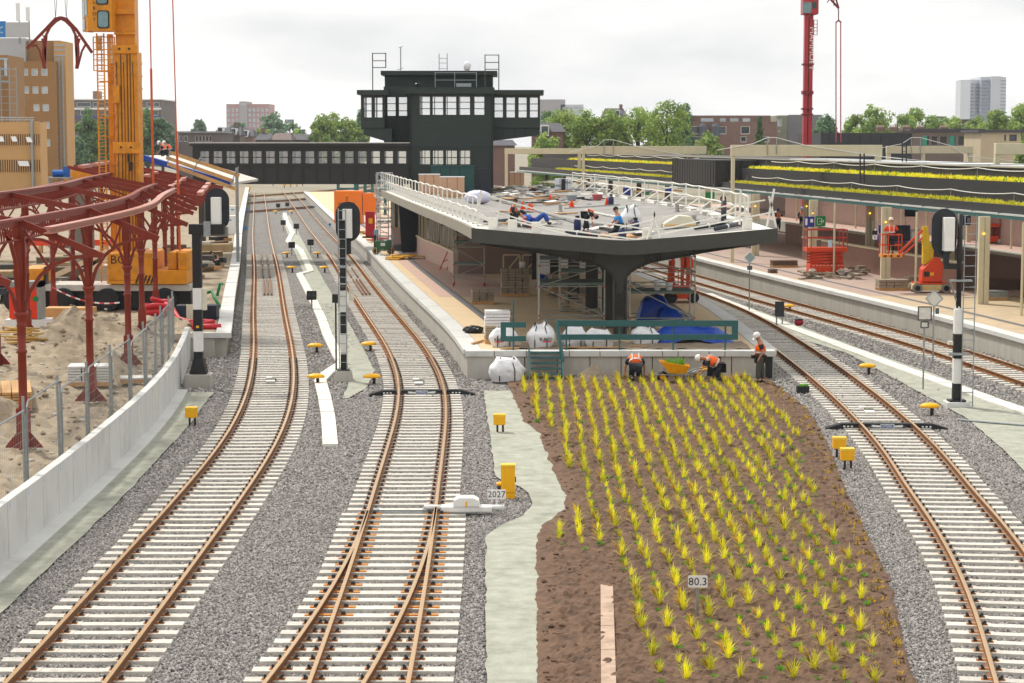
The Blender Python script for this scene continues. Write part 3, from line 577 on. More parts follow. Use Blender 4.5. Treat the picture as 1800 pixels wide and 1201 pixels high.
# wings
def wing(pa, pb, wins, Y, slant, zb):
    xa, xb = tx(pa, Y), tx(pb, Y); W_ = [(tx(a_, Y), tx(c_, Y)) for a_, c_ in wins]; r = [(tz(208, Y), tz(170, Y), W_)]
    b = MB(); pierced(b, xa, xb, Y, Y+.18, tz(zb, Y), tz(167, Y), r); bw(b, 'wing_front', DARK); b = MB(); pierced(b, xa, xb, Y+3.6, Y+3.78, tz(zb, Y), tz(167, Y), r); bw(b, 'wing_back', DARK)
    b = MB(); b.box(xa, xa+.12, Y+.18, Y+3.6, tz(zb, Y), tz(208, Y)); b.box(xb-.12, xb, Y+.18, Y+3.6, tz(zb, Y), tz(208, Y)); b.box(xa, xb, Y+.18, Y+3.6, tz(zb, Y)-.1, tz(zb, Y)); bw(b, 'wing_side', DARK)
    b = MB(); b.box(xa, xa+.12, Y+.18, Y+.3, tz(208,Y), tz(167,Y)); b.box(xa, xa+.12, Y+3.45, Y+3.6, tz(208,Y), tz(167,Y)); b.box(xb-.12, xb, Y+.18, Y+.3, tz(208,Y), tz(167,Y)); b.box(xb-.12, xb, Y+3.45, Y+3.6, tz(208,Y), tz(167,Y)); bw(b, 'corner_post', DARK)
    b = MB(); b.prism(slant(Y), (0, 3.4, 0)); bw(b, 'wing_bracket', DARK)
    b = MB(); b.box(xa-.25, xb+.25, Y-.35, Y+4.1, tz(166.5, Y), tz(158.5, Y)); bw(b, 'wing_roof', DARK)
    for w0, w1 in W_: win(sh, w0, w1, Y+.05, tz(208, Y), tz(170, Y))
wing(636, 677, [(640,656),(659,675)], TY+1, lambda Y: [(tx(640,Y), Y+.1, tz(226,Y)), (tx(640,Y), Y+.1, tz(237,Y)), (tx(690,Y), Y+.1, tz(252,Y)), (tx(690,Y), Y+.1, tz(226,Y))], 225)
wing(866, 949, [(868,885.5),(889,906.5),(910,927),(930,947)], TY+1, lambda Y: [(tx(866,Y), Y+.1, tz(226,Y)), (tx(866,Y), Y+.1, tz(248,Y)), (tx(948,Y), Y+.1, tz(238,Y)), (tx(948,Y), Y+.1, tz(226,Y))], 225)
for px in (884, 906, 923): b = MB(); b.box(tx(px)-.03, tx(px)+.03, TY+1.05, TY+1.1, tz(245-(px-866)*.1, TY+1), tz(227, TY+1)); bw(b, 'bracket_seam', BLACKP)
# climbing frames and rooftop gear
for px0, px1, y0, y1 in ((657,680,93,157),(853,877,96,157)):
    b = MB(); Y = TY+2.5; xa, xb = tx(px0, Y), tx(px1, Y)
    b.bar((xa, Y, tz(y1+2, Y)), (xa, Y, tz(y0, Y)), .07); b.bar((xb, Y, tz(y0+26 if px0 < 700 else y1+2, Y)), (xb, Y, tz(y0, Y)), .07)
    for yy_ in (y0+1, y0+14, y0+26): b.bar((xa, Y, tz(yy_, Y)), (xb, Y, tz(yy_, Y)), .055)
    bw(b, 'climbing_frame', mat('olive_steel', '#4a4a3a', .6))
b = MB(); Y = TY+4; b.tube([(tx(706,Y), Y, tz(124,Y)), (tx(706,Y), Y, tz(84,Y))], .04, 6); b.bar((tx(700,Y), Y, tz(123,Y)), (tx(710,Y), Y, tz(120,Y)), .04); b.bar((tx(703,Y), Y, tz(84,Y)), (tx(710,Y), Y, tz(82,Y)), .05); bw(b, 'mast', STEEL)
b = MB()
for px in (773, 787): b.tube([(tx(px,Y), Y, tz(124,Y)), (tx(px,Y), Y, tz(94,Y))], .03, 6)
for yy_ in (121, 111, 103): b.tube([(tx(773,Y), Y, tz(yy_,Y)), (tx(787,Y), Y, tz(yy_,Y))], .02, 6)
bw(b, 'roof_ladder', STEEL)
b = MB(); Y = TY+2.4; b.blob((tx(822,Y), Y, tz(117,Y)), (.26,.26,.36), 3, 2, .08); bw(b, 'wrapped_flue', WBAG, smooth=True)
b = MB(); Y = TY+1.5
for a_, c_, yy_ in ((765,838,128),(765,838,141)): b.tube([(tx(a_,Y), Y, tz(yy_,Y)), (tx(c_,Y), Y, tz(yy_,Y))], .025, 6)
for px in (766, 800, 838): b.tube([(tx(px,Y), Y, tz(127,Y)), (tx(px,Y), Y, tz(154,Y))], .025, 6)
bw(b, 'roof_guard_rail', STEEL); b = MB(); b.box(tx(803,Y), tx(829,Y), Y-.5, Y+.3, tz(153,Y), tz(147,Y)); bw(b, 'vent_box', STEEL); b = MB(); b.lathe([(.16,0),(.2,.25),(.1,.32),(.1,.45)], (tx(735,Y), Y, tz(154,Y)), 10); bw(b, 'vent_cowl', BLACKP)
b = MB(); [b.bar((tx(px,Yc), Yc-.06, tz(207,Yc)), (tx(px,Yc), Yc-.06, tz(250,Yc)), .05) for px in (684, 700)]; [b.bar((tx(684,Yc), Yc-.06, tz(yy_,Yc)), (tx(700,Yc), Yc-.06, tz(yy_,Yc)), .03) for yy_ in range(210, 250, 6)]; bw(b, 'wall_ladder', BLACKP)
# footbridge
fb = thing('footbridge', 'dark enclosed footbridge with a row of windows crossing the left tracks', 'footbridge', (tx(530), TY, 0)); DBR = mat('bridge_black', '#2e2d2d', .6, 0, .08, 2)
FX0, FX1 = tx(340), bx0-.02; wins = [(tx(352+i*23.05), tx(352+i*23.05+18)) for i in range(16)]
r = [(tz(289), tz(264.5), wins)]
for Y, nm in ((TY+.2, 'front_wall'), (TY+3.2, 'back_wall')):
    b = MB(); pierced(b, FX0, FX1, Y, Y+.15, tz(324), tz(257), r); b.build(nm, DBR, fb, world=True)
b = MB(); b.box(FX0-.15, FX1, TY-.1, TY+3.7, tz(257), tz(252)); b.build('roof', DBR, fb, world=True); b = MB(); b.box(FX0-.2, FX1, TY-.16, TY+3.75, tz(252)+.003, tz(250.5)); b.build('roof_sheet', mat('roof_zinc', '#c9c6c2', .5), fb, world=True)
b = MB(); b.box(FX0, FX1, TY+.36, TY+3.19, tz(322), tz(318)); b.build('deck', DBR, fb, world=True)
for xa, xb in wins: win(fb, xa, xb, TY+.25, tz(289), tz(264.5), (.5,), 0, DBR)
for i in range(17): x = tx(352+i*23.05-2.5); b = MB(); b.box(x-.03, x+.03, TY+.15, TY+.197, tz(323.5), tz(291)); b.build('panel_seam', BLACKP, fb, world=True)
b = MB(); b.box(FX0, FX1, TY+.1, TY+.197, tz(292.5), tz(290.2)); b.build('sill', DBR, fb, world=True)
for px in (350, 702): b = MB(); b.box(tx(px)-.2, tx(px)+.2, TY+1.3, TY+2.0, .3, tz(324)); b.build('support_column', DARKG, fb, world=True)
# teal cabinet in front of the signal house
tcb = thing('equipment_cabinet', 'teal sheet-metal cabinet standing on the roof before the signal house', 'cabinet', (tx(795,139), 139, 4.9)); Y = 139
b = MB(); b.box(tx(758,Y), tx(833,Y), Y, Y+2, 4.9, tz(293,Y)); b.build('body', mat('teal_sheet', '#1e4a48', .5, 0, .06, 2), tcb, world=True)
for px in (775, 792, 808): b = MB(); b.box(tx(px,Y)-.02, tx(px,Y)+.02, Y-.02, Y-.002, 4.95, tz(294,Y)); b.build('seam', BLACKP, tcb, world=True)
b = MB(); b.box(tx(757,Y), tx(834,Y), Y-.06, Y+2.1, tz(293,Y)+.002, tz(291.5,Y)); b.build('lid', mat('teal_sheet'  , '#1e4a48'), tcb, world=True)
# ---------------------------------------------------------------- central canopy (butterfly roof on riveted Y columns)
CY0, CY1 = 75., 141.
CL = lambda y: P2L(y)+.55+.02*max(0, y-90)*0
CR = lambda y: P2R(y)+.25
CM = lambda y: (CL(y)+CR(y))/2+.05
ZE, ZV = 5.1, 4.58
cp = thing('platform_canopy', 'dark steel butterfly canopy on riveted columns over the central platform', 'canopy', (4.3, 77, PZ))
ROOFG = mat('roof_bitumen', '#8b8884', .85, 0, .18, .9, bump=.3, bs=30, stain=.35, stainc=(.5, .49, .47)); EDGEW = mat('roof_edge_white', '#dedbd2', .7, 0, .06, 2)
ys = frange(CY0, CY1, 1.5)
def rz_(y, x):
    m = CM(y); e = CL(y) if x < m else CR(y); t = min(1, abs(x-m)/abs(e-m)); return ZV+(ZE-ZV)*t
for sgn, E in ((-1, CL), (1, CR)):
    b = MB(); V = []
    for y in ys:
        for t in (.035, .5, 1.): x = CM(y)+(E(y)-CM(y))*t; V.append((x, y, ZV+(ZE-ZV)*t))
    n = 3; b.add(V, [(j*n+i, j*n+i+1, (j+1)*n+i+1, (j+1)*n+i)[::(-1 if sgn < 0 else 1)] for j in range(len(ys)-1) for i in range(2)]); o = b.build('roof_surface', ROOFG, cp, world=True)
    s_ = o.modifiers.new('thick', 'SOLIDIFY'); s_.thickness = .14; s_.offset = -1
    b = MB(); b.strip([(E(y), y, ZE+.012) for y in ys], [(E(y)-sgn*.75, y, ZE-.06+.012) for y in ys]) if sgn > 0 else b.strip([(E(y)-sgn*.75, y, ZE-.06+.012) for y in ys], [(E(y), y, ZE+.012) for y in ys]); b.build('edge_strip', EDGEW, cp, world=True)
    b = MB(); b.sweep([(-.07,-.36),(.07,-.36),(.07,.05),(-.07,.05)], [(E(y)+sgn*.07, y, ZE) for y in ys]); b.build('side_fascia', mat('fascia_pale', '#928c7f', .7, 0, .1, 3, stain=.3, stainc=(.2,.19,.17)) if sgn < 0 else DARKG, cp, world=True)
b = MB(); b.sweep([(-.14,-.06),(.14,-.06),(.14,.02),(-.14,.02)], [(CM(y), y, ZV+.02) for y in ys]); b.build('valley_gutter', mat('gutter_grey', '#6f6e6a', .7), cp, world=True)
# front fascia: rounded at the middle
FXS = [CL(CY0)-.14]+[CM(CY0)+t for t in (-3.6, -2.2, -1.3, -.8, -.4, 0, .4, .8, 1.3, 2.2, 3.6)]+[CR(CY0)+.14]
def fz(x): d = abs(x-CM(CY0)); return ZV+.12+max(0, (math.sqrt(d*d+.35)-.59))*(ZE-ZV-.05)/5.3
pa = [(x, CY0-.10-(0.12 if abs(x-CM(CY0)) < .9 else 0), fz(x)) for x in FXS]
b = MB()
for i in range(len(pa)-1):
    p, q = pa[i], pa[i+1]; b.add([(p[0],p[1],p[2]-.52),(q[0],q[1],q[2]-.52),(q[0],q[1],q[2]),(p[0],p[1],p[2]),(p[0],CY0+.05,p[2]-.52),(q[0],CY0+.05,q[2]-.52),(q[0],CY0+.05,q[2]),(p[0],CY0+.05,p[2])], [(0,1,2,3),(3,2,6,7),(7,6,5,4),(4,5,1,0)])
b.build('front_fascia', DARKG, cp, world=True)
b = MB(); b.strip([(x, CY0-.09, fz(x)+.004) for x in FXS], [(x, CY0+.75, rz_(CY0+.75, x)+.03) for x in FXS]); b.build('front_edge_strip', EDGEW, cp, world=True)
# columns with their two cantilever girders
RIV = MB(); RIV.lathe([(.016,0),(.014,.012),(.0,.018)], n=6); 
def column(yc, first):
    xc = CM(yc); r_ = cp
    def girder(sgn):
        E = CL(yc) if sgn < 0 else CR(yc); L_ = abs(E-xc)-.35; zt0 = ZV-.22; rise = (ZE-ZV)*.93
        prof = [(.0, 2.9), (.22, 3.05), (.27, 3.25), (.43, 3.42), (.68, 3.57), (1.03, 3.72), (1.33, 3.81), (2.7, 4.06), (3.14, 4.15), (L_, 4.46), (L_, zt0+rise), (0, zt0)]
        b = MB(); P = [(xc+sgn*u, yc-.10, z) for u, z in prof]; b.prism(P if sgn > 0 else P[::-1], (0, .2, 0)); return b, prof, L_, zt0, rise
    for sgn in (-1, 1):
        b, prof, L_, zt0, rise = girder(sgn); g = b.build('girder', DARKG, cp, world=True)
        # flanges and stiffeners standing proud of the web
        b = MB(); lo = prof[1:10]
        b.path([(xc+sgn*u, yc, z) for u, z in lo], .34, .035, (0, 0, 1)); b.bar((xc, yc, zt0), (xc+sgn*L_, yc, zt0+rise), .34, .05)
        for u in (1.45, 2.7, 3.9):
            if u < L_: zt = zt0+rise*u/L_; zb = float(np.interp(u, [p[0] for p in lo], [p[1] for p in lo])); b.box(xc+sgn*u-.03, xc+sgn*u+.03, yc-.15, yc-.1, zb, zt)
        b.build('girder_flange', DARKG, g, world=True)
        if first:
            b = MB()
            def rivet(x, z): b.lathe([(.03,0),(.024,.016),(.006,.022)], (0, 0, 0), 5); k = len(b.v)-15; b.v[k:] = [(x+p[0], yc-.104-p[2], z+p[1]) for p in b.v[k:]]
            for i in range(44):
                u = .3+i*(L_-.4)/43; zt = zt0+rise*u/L_; zb = float(np.interp(u, [p[0] for p in lo], [p[1] for p in lo])); rivet(xc+sgn*u, zt-.07); rivet(xc+sgn*u, zb+.05)
            for i in range(7):
                for j in range(5): rivet(xc+sgn*(.95+i*.09), zt0-.16-j*.09-(.05 if i % 2 else 0))
            for u in (1.45, 2.7, 3.9):
                zt = zt0+rise*u/L_; zb = float(np.interp(u, [p[0] for p in lo], [p[1] for p in lo])); n = max(2, int((zt-zb)/.09))
                for i in range(n): rivet(xc+sgn*u-.07, zb+(i+.5)*(zt-zb)/n); rivet(xc+sgn*u+.07, zb+(i+.5)*(zt-zb)/n)
            b.build('rivets', mat('rivet_grey', '#262522', .5, .1), g, world=True)['kind'] = 'stuff'
    b = MB(); b.box(xc-.20, xc+.20, yc-.09, yc+.09, PZ, 3.07); o = b.build('column', DARKG, cp, world=True)
    b = MB(); [b.box(xc+s*.23-.03, xc+s*.23+.03, yc-.2, yc+.2, PZ, 3.09) for s in (-1, 1)]; b.build('column_flange', DARKG, o, world=True)
    b = MB(); [b.box(xc+s*.16-.03, xc+s*.16+.03, yc-.13, yc-.092, PZ+.01, 3.07) for s in (-1, 1)]; b.build('column_angle', DARKG, o, world=True)
    if first:
        b = MB()
        def rivet(x, z): b.lathe([(.03,0),(.024,.016),(.006,.022)], (0, 0, 0), 5); k = len(b.v)-15; b.v[k:] = [(x+p[0], yc-.13-p[2], z+p[1]) for p in b.v[k:]]
        for i in range(22):
            for s in (-1, 1): rivet(xc+s*.16, PZ+.1+i*.09)
        for i in range(9):
            for j in range(4): b.m = 0; rivet(xc-.09+j*.06, 1.75+i*.1+(.05 if j % 2 else 0))
        b.build('rivets', mat('rivet_grey', '#262522'), o, world=True)['kind'] = 'stuff'
for k, yc in enumerate((77., 81.2, 87.5, 94.5, 102, 109.5)): column(yc, k == 0)
b = MB(); yy = frange(77, 140, 3); [b.sweep([(-.08,-.2),(.08,-.2),(.08,0),(-.08,0)], [(CM(y)+f*(CR(y)-CM(y)) if f > 0 else CM(y)+f*(CM(y)-CL(y)), y, ZV-.18+abs(f)*(ZE-ZV)) for y in yy]) for f in (-.9, -.45, .45, .9)]; b.build('purlin', DARKG, cp, world=True)
# dark raking legs of the signal house under the canopy
lg = MB(); Y = 136.
lg.prism([(tx(700,Y), Y, tz(343,Y)), (tx(741,Y), Y, tz(343,Y)), (tx(728,Y), Y, PZ), (tx(706,Y), Y, PZ)], (0, 3, 0)); lg.build('raking_leg', mat('leg_navy', '#1b222c', .6), sh, world=True)
b = MB(); b.prism([(tx(838,Y), Y, tz(296,Y)), (tx(860,Y), Y, tz(296,Y)), (tx(866,Y), Y, tz(345,Y)), (tx(850,Y), Y, tz(345,Y))], (0, .4, 0)); b.build('raking_leg', mat('leg_navy', '#1b222c'), sh, world=True)
# waiting-room building beneath the canopy
wr = thing('waiting_room', 'pink and cream waiting room with tall windows under the central canopy', 'building', (-1, 114, PZ))
WX = lin([(114,-3.1),(121,-4.1),(128,-5.3),(140,-6.9)]); CREAM = mat('cream_frame', '#d2c2a4', .7, 0, .06, 3)
yy = frange(114, 134, 2.5)
b = MB(); b.sweep([(-.12,0),(.12,0),(.12,1.15),(-.12,1.15)], [(WX(y), y, PZ) for y in yy]); b.build('base_wall', PINK, wr, world=True); b = MB(); b.sweep([(-.2,0),(.16,0),(.16,.1),(-.2,.1)], [(WX(y), y, PZ+1.152) for y in yy]); b.build('sill', CREAM, wr, world=True)
for y0_, y1_ in zip(yy[:-1], yy[1:]):
    b = MB(); b.bar((WX(y0_+.25), y0_+.25, PZ+1.25), (WX(y0_+.25), y0_+.25, 4.3), .1, .5); b.build('pier', CREAM, wr, world=True)
    b = MB(); b.add([(WX(y0_+.55)-.04, y0_+.55, PZ+1.25), (WX(y1_-.0)-.04, y1_-.0, PZ+1.25), (WX(y1_)-.04, y1_, 3.9), (WX(y0_+.55)-.04, y0_+.55, 3.9)], [(0,1,2,3)]); o = b.build('window', GLASSD, wr, world=True)
    b = MB(); b.bar((WX(y0_+1.6)-.05, y0_+1.6, PZ+1.25), (WX(y0_+1.6)-.05, y0_+1.6, 3.9), .06, .09); b.build('mullion', CREAM, o, world=True)
b = MB(); b.sweep([(-.16,0),(.14,0),(.14,.45),(-.16,.45)], [(WX(y), y, 3.9) for y in yy]); b.build('lintel', CREAM, wr, world=True)
GP = mat('taupe_panel', '#8a766b', .7, 0, .06, 2)
for i in range(8): b = MB(); b.box(-3.0+i*.95+.006, -3.0+(i+1)*.95-.006, 114, 114.15, PZ, 4.3); b.build('front_panel', GP, wr, world=True)
b = MB(); b.box(-3.0, 4.6, 114.16, 130, PZ, 4.2); b.build('core', GP, wr, world=True)
# far end of the waiting room beyond the raking leg
b = MB(); Y = 140.; b.box(tx(688,Y), tx(706,Y), Y, Y+6, PZ, PZ+1.5); b.build('far_base_wall', PINK, wr, world=True); b = MB(); b.box(tx(687,Y), tx(694,Y), Y-.1, Y+6, PZ+1.5, 4.6); b.box(tx(700,Y), tx(705,Y), Y-.1, Y+6, PZ+1.5, 4.6); b.box(tx(687,Y), tx(704,Y), Y-.1, Y+6, 4.2, 4.7); b.build('far_frame', CREAM, wr, world=True)
b = MB(); b.box(tx(694,Y)+.01, tx(700,Y)-.01, Y+.1, Y+.14, PZ+1.5, 4.2); b.build('far_window', GLASSD, wr, world=True)
# ---------------------------------------------------------------- red steel canopy frame being rebuilt (left)
CX = spline([(40.5,-12.0),(50.3,-12.1),(59.2,-12.3),(69,-13.0),(80,-14.5),(90,-15.7),(100,-16.95),(112,-18.5),(125,-20.2)])
cf = thing('canopy_frame', 'oxide-red steel canopy frame of cast columns and arched brackets in the sand yard', 'canopy frame', (-12.1, 50.3, YZ))
RED2 = REDST
def arc(p0, p1, bulge, n=8):
    p0, p1 = Vector(p0), Vector(p1); d = p1-p0; m = Vector((d.x*0+(-d.z if False else 0), 0, 0)); out_ = []
    for i in range(n+1):
        t = i/n; out_.append(p0.lerp(p1, t)+Vector(bulge)*(4*t*(1-t)))
    return out_
b = MB(); b.lathe([(.15,0),(.15,.95),(.115,1.0),(.125,1.02),(.11,1.05),(.105,2.35),(.135,2.37),(.135,2.42),(.105,2.44),(.11,3.0),(.13,3.04),(.11,3.08),(.12,3.2),(.18,3.3),(.18,3.38)], n=12)
COLM = b.mesh('column', RED2, True)
b = MB(); b.cbox((0,0,.5), (.3,.3,1.0)); 
for a_ in range(4):
    c_, s_ = math.cos(a_*math.pi/2), math.sin(a_*math.pi/2); b.prism([(c_*.14-s_*.02, s_*.14+c_*.02, 0), (c_*.46-s_*.02, s_*.46+c_*.02, 0), (c_*.46-s_*.02, s_*.46+c_*.02, .03), (c_*.14-s_*.02, s_*.14+c_*.02, .42)], (s_*.04, -c_*.04, 0))
BASM = b.mesh('column_base', RED2)
b = MB(); b.box(-.09,.09,-.07,.07,3.38,5.6); HEADM = b.mesh('column_head', RED2)
def side_bracket(s):
    b = MB(); lo = [(s*.08,0,3.35),(s*.22,0,3.85),(s*.5,0,4.28),(s*.85,0,4.55),(s*1.3,0,4.72),(s*1.75,0,4.76)]; b.path(lo, .07, .09)
    b.bar((s*.72,0,4.46), (s*.12,0,5.4), .05, .06); b.bar((s*.72,0,4.46), (s*.98,0,5.15), .05, .06)
    b.path([(s*.06,0,3.5),(s*.13,0,4.3),(s*.1,0,5.3)], .05, .08); return b.mesh('bracket', RED2)
BRR, BRL = side_bracket(1), side_bracket(-1)
def long_bracket(s):
    b = MB(); b.path([(0,s*.07,3.35),(0,s*.2,4.0),(0,s*.5,4.7),(0,s*1.0,5.2),(0,s*1.5,5.38)], .07, .09, (1,0,0)); b.path([(0,s*.12,3.6),(0,s*.3,4.6),(0,s*.35,5.3)], .05, .07, (1,0,0)); return b.mesh('bracket', RED2)
BRF, BRB = long_bracket(-1), long_bracket(1)
def rafter(s, l1=2.05):
    b = MB(); b.bar((s*.05,0,5.58), (s*l1,0,4.74), .07, .16); b.m = 0; b.add([(s*1.2,.04,4.98),(s*1.2,-.04,4.98),(s*l1,-.04,4.72),(s*l1,.04,4.72),(s*1.75,.04,4.72),(s*1.75,-.04,4.72)], [(0,1,5,4),(4,5,2,3),(0,4,3),(1,2,5)]); return b.mesh('rafter', RED2)
RFR, RFL = rafter(1), rafter(-1)
b = MB(); b.bar((-.05,0,5.6), (-2.2,0,6.02), .07, .16); b.bar((-.1,0,5.3), (-1.2,0,5.72), .05, .06); RFI = b.mesh('inner_rafter', RED2)
b = MB(); b.bar((.05,0,5.6), (2.2,0,6.02), .07, .16); RFJ = b.mesh('inner_rafter', RED2)
CYS = [40.5, 50.3, 59.4, 69.2, 80, 90, 100, 110, 120]; ROW2 = -4.5
for i, y in enumerate(CYS):
    for row, dx in enumerate((0, ROW2)):
        if row == 1 and y < 55: continue
        c_ = inst(COLM, 'column', cf, Vector((CX(y)+dx, y, YZ))-cf.location, -ang(CX, y))
        inst(BASM, 'column_base', c_); inst(HEADM, 'column_head', c_)
        for me, nm in ((BRR, 'bracket'), (BRL, 'bracket'), (BRF, 'bracket'), (BRB, 'bracket'), (RFR if row == 0 else RFL, 'rafter'), (RFI if row == 0 else RFJ, 'inner_rafter')): inst(me, nm, c_)
    if i < len(CYS)-1:                      # intermediate rafters between columns
        for k in ((1,) if 79 < y < 95 else ()):
            y2 = y+(CYS[i+1]-y)*k/2; p_ = Vector((CX(y2), y2, YZ))-cf.location
            if y2 > 58: inst(RFR, 'rafter', cf, p_, -ang(CX, y2)); inst(RFI, 'inner_rafter', cf, p_, -ang(CX, y2))
def lbeam(off, z, y0, y1, wd, dep, lattice, name):
    yy = [y0]+[y for y in frange(math.ceil(y0), y1, 3) if y > y0]
    for a_, c_ in zip(yy[:-1], yy[1:]):
        b = MB(); P = Vector((CX(a_)+off, a_, z)); Q = Vector((CX(c_)+off, c_, z)); b.bar(P, Q, wd, .06); b.bar(P-Vector((0,0,.1)), Q-Vector((0,0,.1)), .03, .15); o = b.build(name, RED2, cf, world=True)
        if lattice:
            b = MB(); n = 12; b.bar(P-Vector((0,0,dep)), Q-Vector((0,0,dep)), wd*.7, .05)
            for i in range(n): u, v = P.lerp(Q, i/n), P.lerp(Q, (i+.5)/n); b.bar(u-Vector((0,0,.1)), v-Vector((0,0,dep)), .025); b.bar(v-Vector((0,0,dep)), P.lerp(Q, (i+1)/n)-Vector((0,0,.1)), .025)
            b.build('lattice', RED2, o, world=True)
lbeam(0, 6.42, 40, 91.5, .18, .5, True, 'long_beam'); lbeam(-2.2, 6.86, 55, 96, .2, .48, True, 'ridge_beam'); lbeam(ROW2, 6.42, 60, 96, .18, .5, False, 'long_beam')
b = MB(); yy = frange(49.6, 91, 3); b.sweep([(-.10,-.12),(.10,-.12),(.10,-.09),(.02,-.08),(.02,.0),(.12,.02),(.12,.05),(-.10,.05),(-.10,.03),(-.02,.0),(-.02,-.08),(-.10,-.09)], [(CX(y)+.85, y, 6.2) for y in yy]); b.build('eaves_beam', mat('eaves_sheen_red', '#b87868', .35, 0, .1, 4), cf, world=True)  # red lightened so the colour carries the sky's reflection on gloss paint
# finished far bay: close-set rafters, deck and eaves pieces
for y in frange(97, 127, 3.2):
    b = MB(); b.bar((CX(y)-4.4, y, 7.1), (CX(y)+2.6, y, 5.45), .09, .16); b.build('rafter', RED2, cf, world=True)
for f, za in ((-3.8, 6.98), (-1.2, 6.38), (.4, 6.02), (1.8, 5.7)):
    for a_, c_ in ((97, 103), (106, 113), (116, 122)):
        b = MB(); b.bar((CX(a_)+f, a_, za+.12), (CX(c_)+f, c_, za+.12), .26, .16); b.build('eaves_piece', mat('eaves_sheen_red', '#a55c4b'), cf, world=True)  # same red with the sky reflection painted in
dk = thing('roof_deck', 'sheeted roof deck with blue and white covers left of the footbridge', 'roof deck', (-22, 128, 5)); b = MB(); b.prism([(-24.2,127,7.35),(-22.6,127,7.35),(-17.3,127,5.75),(-17.3,127,5.6),(-22.6,127,7.2),(-24.2,127,7.2)][::-1], (0, 13, 0)); b.build('deck', mat('pale_membrane', '#cfc9c0', .7, 0, .1, 1), dk, world=True)
b = MB(); b.prism([(-24.2,126.8,7.45),(-22.7,126.8,7.45),(-17.4,126.8,5.85),(-17.4,126.8,5.6),(-22.8,126.8,7.12),(-24.2,126.8,7.12)][::-1], (0, .9, 0)); b.build('cover', BLUET, dk, world=True)
gb = thing('guard_boards', 'three long timber guard boards on props beside the footbridge', 'guard boards', (-18, 125.5, 5.5)); Y = 125.5
for (xa, ya), (xb, yb) in (((298,268),(421,309)),((292,277),(411,319)),((294,288),(416,333))):
    P, Q = A(xa, ya, Y), A(xb, yb, Y); b = MB(); b.bar(P, Q, .05, .22); b.build('board', WOOD, gb, world=True)
for (xa, ya), (xb, yb) in (((337,304),(353,276)),((403,330),(419,293)),((295,285),(299,262))): b = MB(); b.tube([A(xa, ya, Y-.06), A(xb, yb, Y-.06)], .035, 8); b.build('prop', STEEL, gb, world=True)
b = MB(); b.box(A(413,300,Y).x, A(418,300,Y).x, Y+.1, Y+.3, PZ, A(415,295,Y).z); b.build('post', STEEL, gb, world=True)
# ---------------------------------------------------------------- orange mobile crane
cr_ = thing('mobile_crane', 'orange mobile tower crane on a wheeled carrier in the sand yard', 'crane', (-17.8, 94, YZ)); CYR = 94.; cxp = lambda px, Y=CYR: (px-900)/F*Y; czp = lambda py, Y=CYR: A(900, py, Y).z
b = MB(); b.box(cxp(209), cxp(250), 93.6, 94.7, 2.2, czp(92)); b.build('lower_mast', ORANGE, cr_, world=True, bevel=.03)
for px in (221, 232, 237): b = MB(); b.box(cxp(px)-.02, cxp(px)+.02, 93.57, 93.598, 3.2, czp(96)); b.build('mast_groove', mat('groove_brown', '#5a3a08', .6), cr_, world=True)
b = MB(); b.box(cxp(212), cxp(246), 93.7, 94.6, czp(92), 17.5); b.build('upper_mast', ORANGE, cr_, world=True, bevel=.03)
for y0, y1, p0, p1 in ((80,95,208,251),(58,62,211,247),(17,26,211,247),(250,270,206,253)): b = MB(); b.box(cxp(p0), cxp(p1), 93.45, 93.68, czp(y1), czp(y0)); b.build('mast_collar', ORANGE, cr_, world=True, bevel=.02)
for px in (220, 237):
    for py in (87, 259): b = MB(); b.tube([(cxp(px), 93.46, czp(py)), (cxp(px), 93.40, czp(py))], .05, 8); b.build('collar_pin', BLACKP, cr_, world=True)
b = MB(); b.tube([(cxp(232), 93.5, czp(272)), (cxp(232), 93.5, czp(285))], .05, 8); b.tube([(cxp(236), 93.5, czp(285)), (cxp(235), 93.5, czp(300))], .09, 8); b.build('cylinder', DARKST, cr_, world=True)
for i, px in enumerate((214, 226, 242)): b = MB(); b.tube([(cxp(px), 93.52, 3.4), (cxp(px)+.03, 93.5, czp(200)), (cxp(px), 93.52, czp(110))], .018, 5); b.build('hydraulic_hose', BLACKP, cr_, world=True)
for py in range(110, 330, 22): b = MB(); b.box(cxp(208.4), cxp(211.5), 93.5, 94.75, czp(py+3), czp(py)); b.box(cxp(247.5), cxp(250.6), 93.5, 94.75, czp(py+3), czp(py)); b.build('mast_rib', ORANGE, cr_, world=True)
b = MB(); b.box(cxp(208), cxp(219), 93.4, 93.59, czp(182), czp(150)); b.build('mast_bracket', ORANGE, cr_, world=True, bevel=.02)
# ladder mast beside it
b = MB(); X0, X1 = cxp(181), cxp(193); Yl = 93.5
for x in (X0, X1): b.bar((x, Yl, 1.8), (x, Yl, czp(60)), .06)
z = 2.; 
while z < czp(62): b.bar((X0, Yl, z), (X1, Yl, z), .03); z += .16
b.build('ladder', ORANGE, cr_, world=True)
b = MB(); b.bar((cxp(199), 94.2, 1.8), (cxp(199), 94.2, czp(60)), .24, .3); b.build('ladder_mast', ORANGE, cr_, world=True)
b = MB(); b.bar((cxp(178), 94.2, czp(125)), (cxp(212), 94.2, czp(125)), .08); [b.bar((cxp(184), Yl, czp(y)), (cxp(210), 94, czp(y)), .06) for y in (144, 207, 240)]
for px in (174, 188, 202, 211): b.bar((cxp(px), 93.6, czp(66)), (cxp(px), 93.6, czp(125)), .05)
for py in (66, 76, 88, 97, 106, 116, 125): b.bar((cxp(174), 93.6, czp(py)), (cxp(211), 93.6, czp(py)), .04)
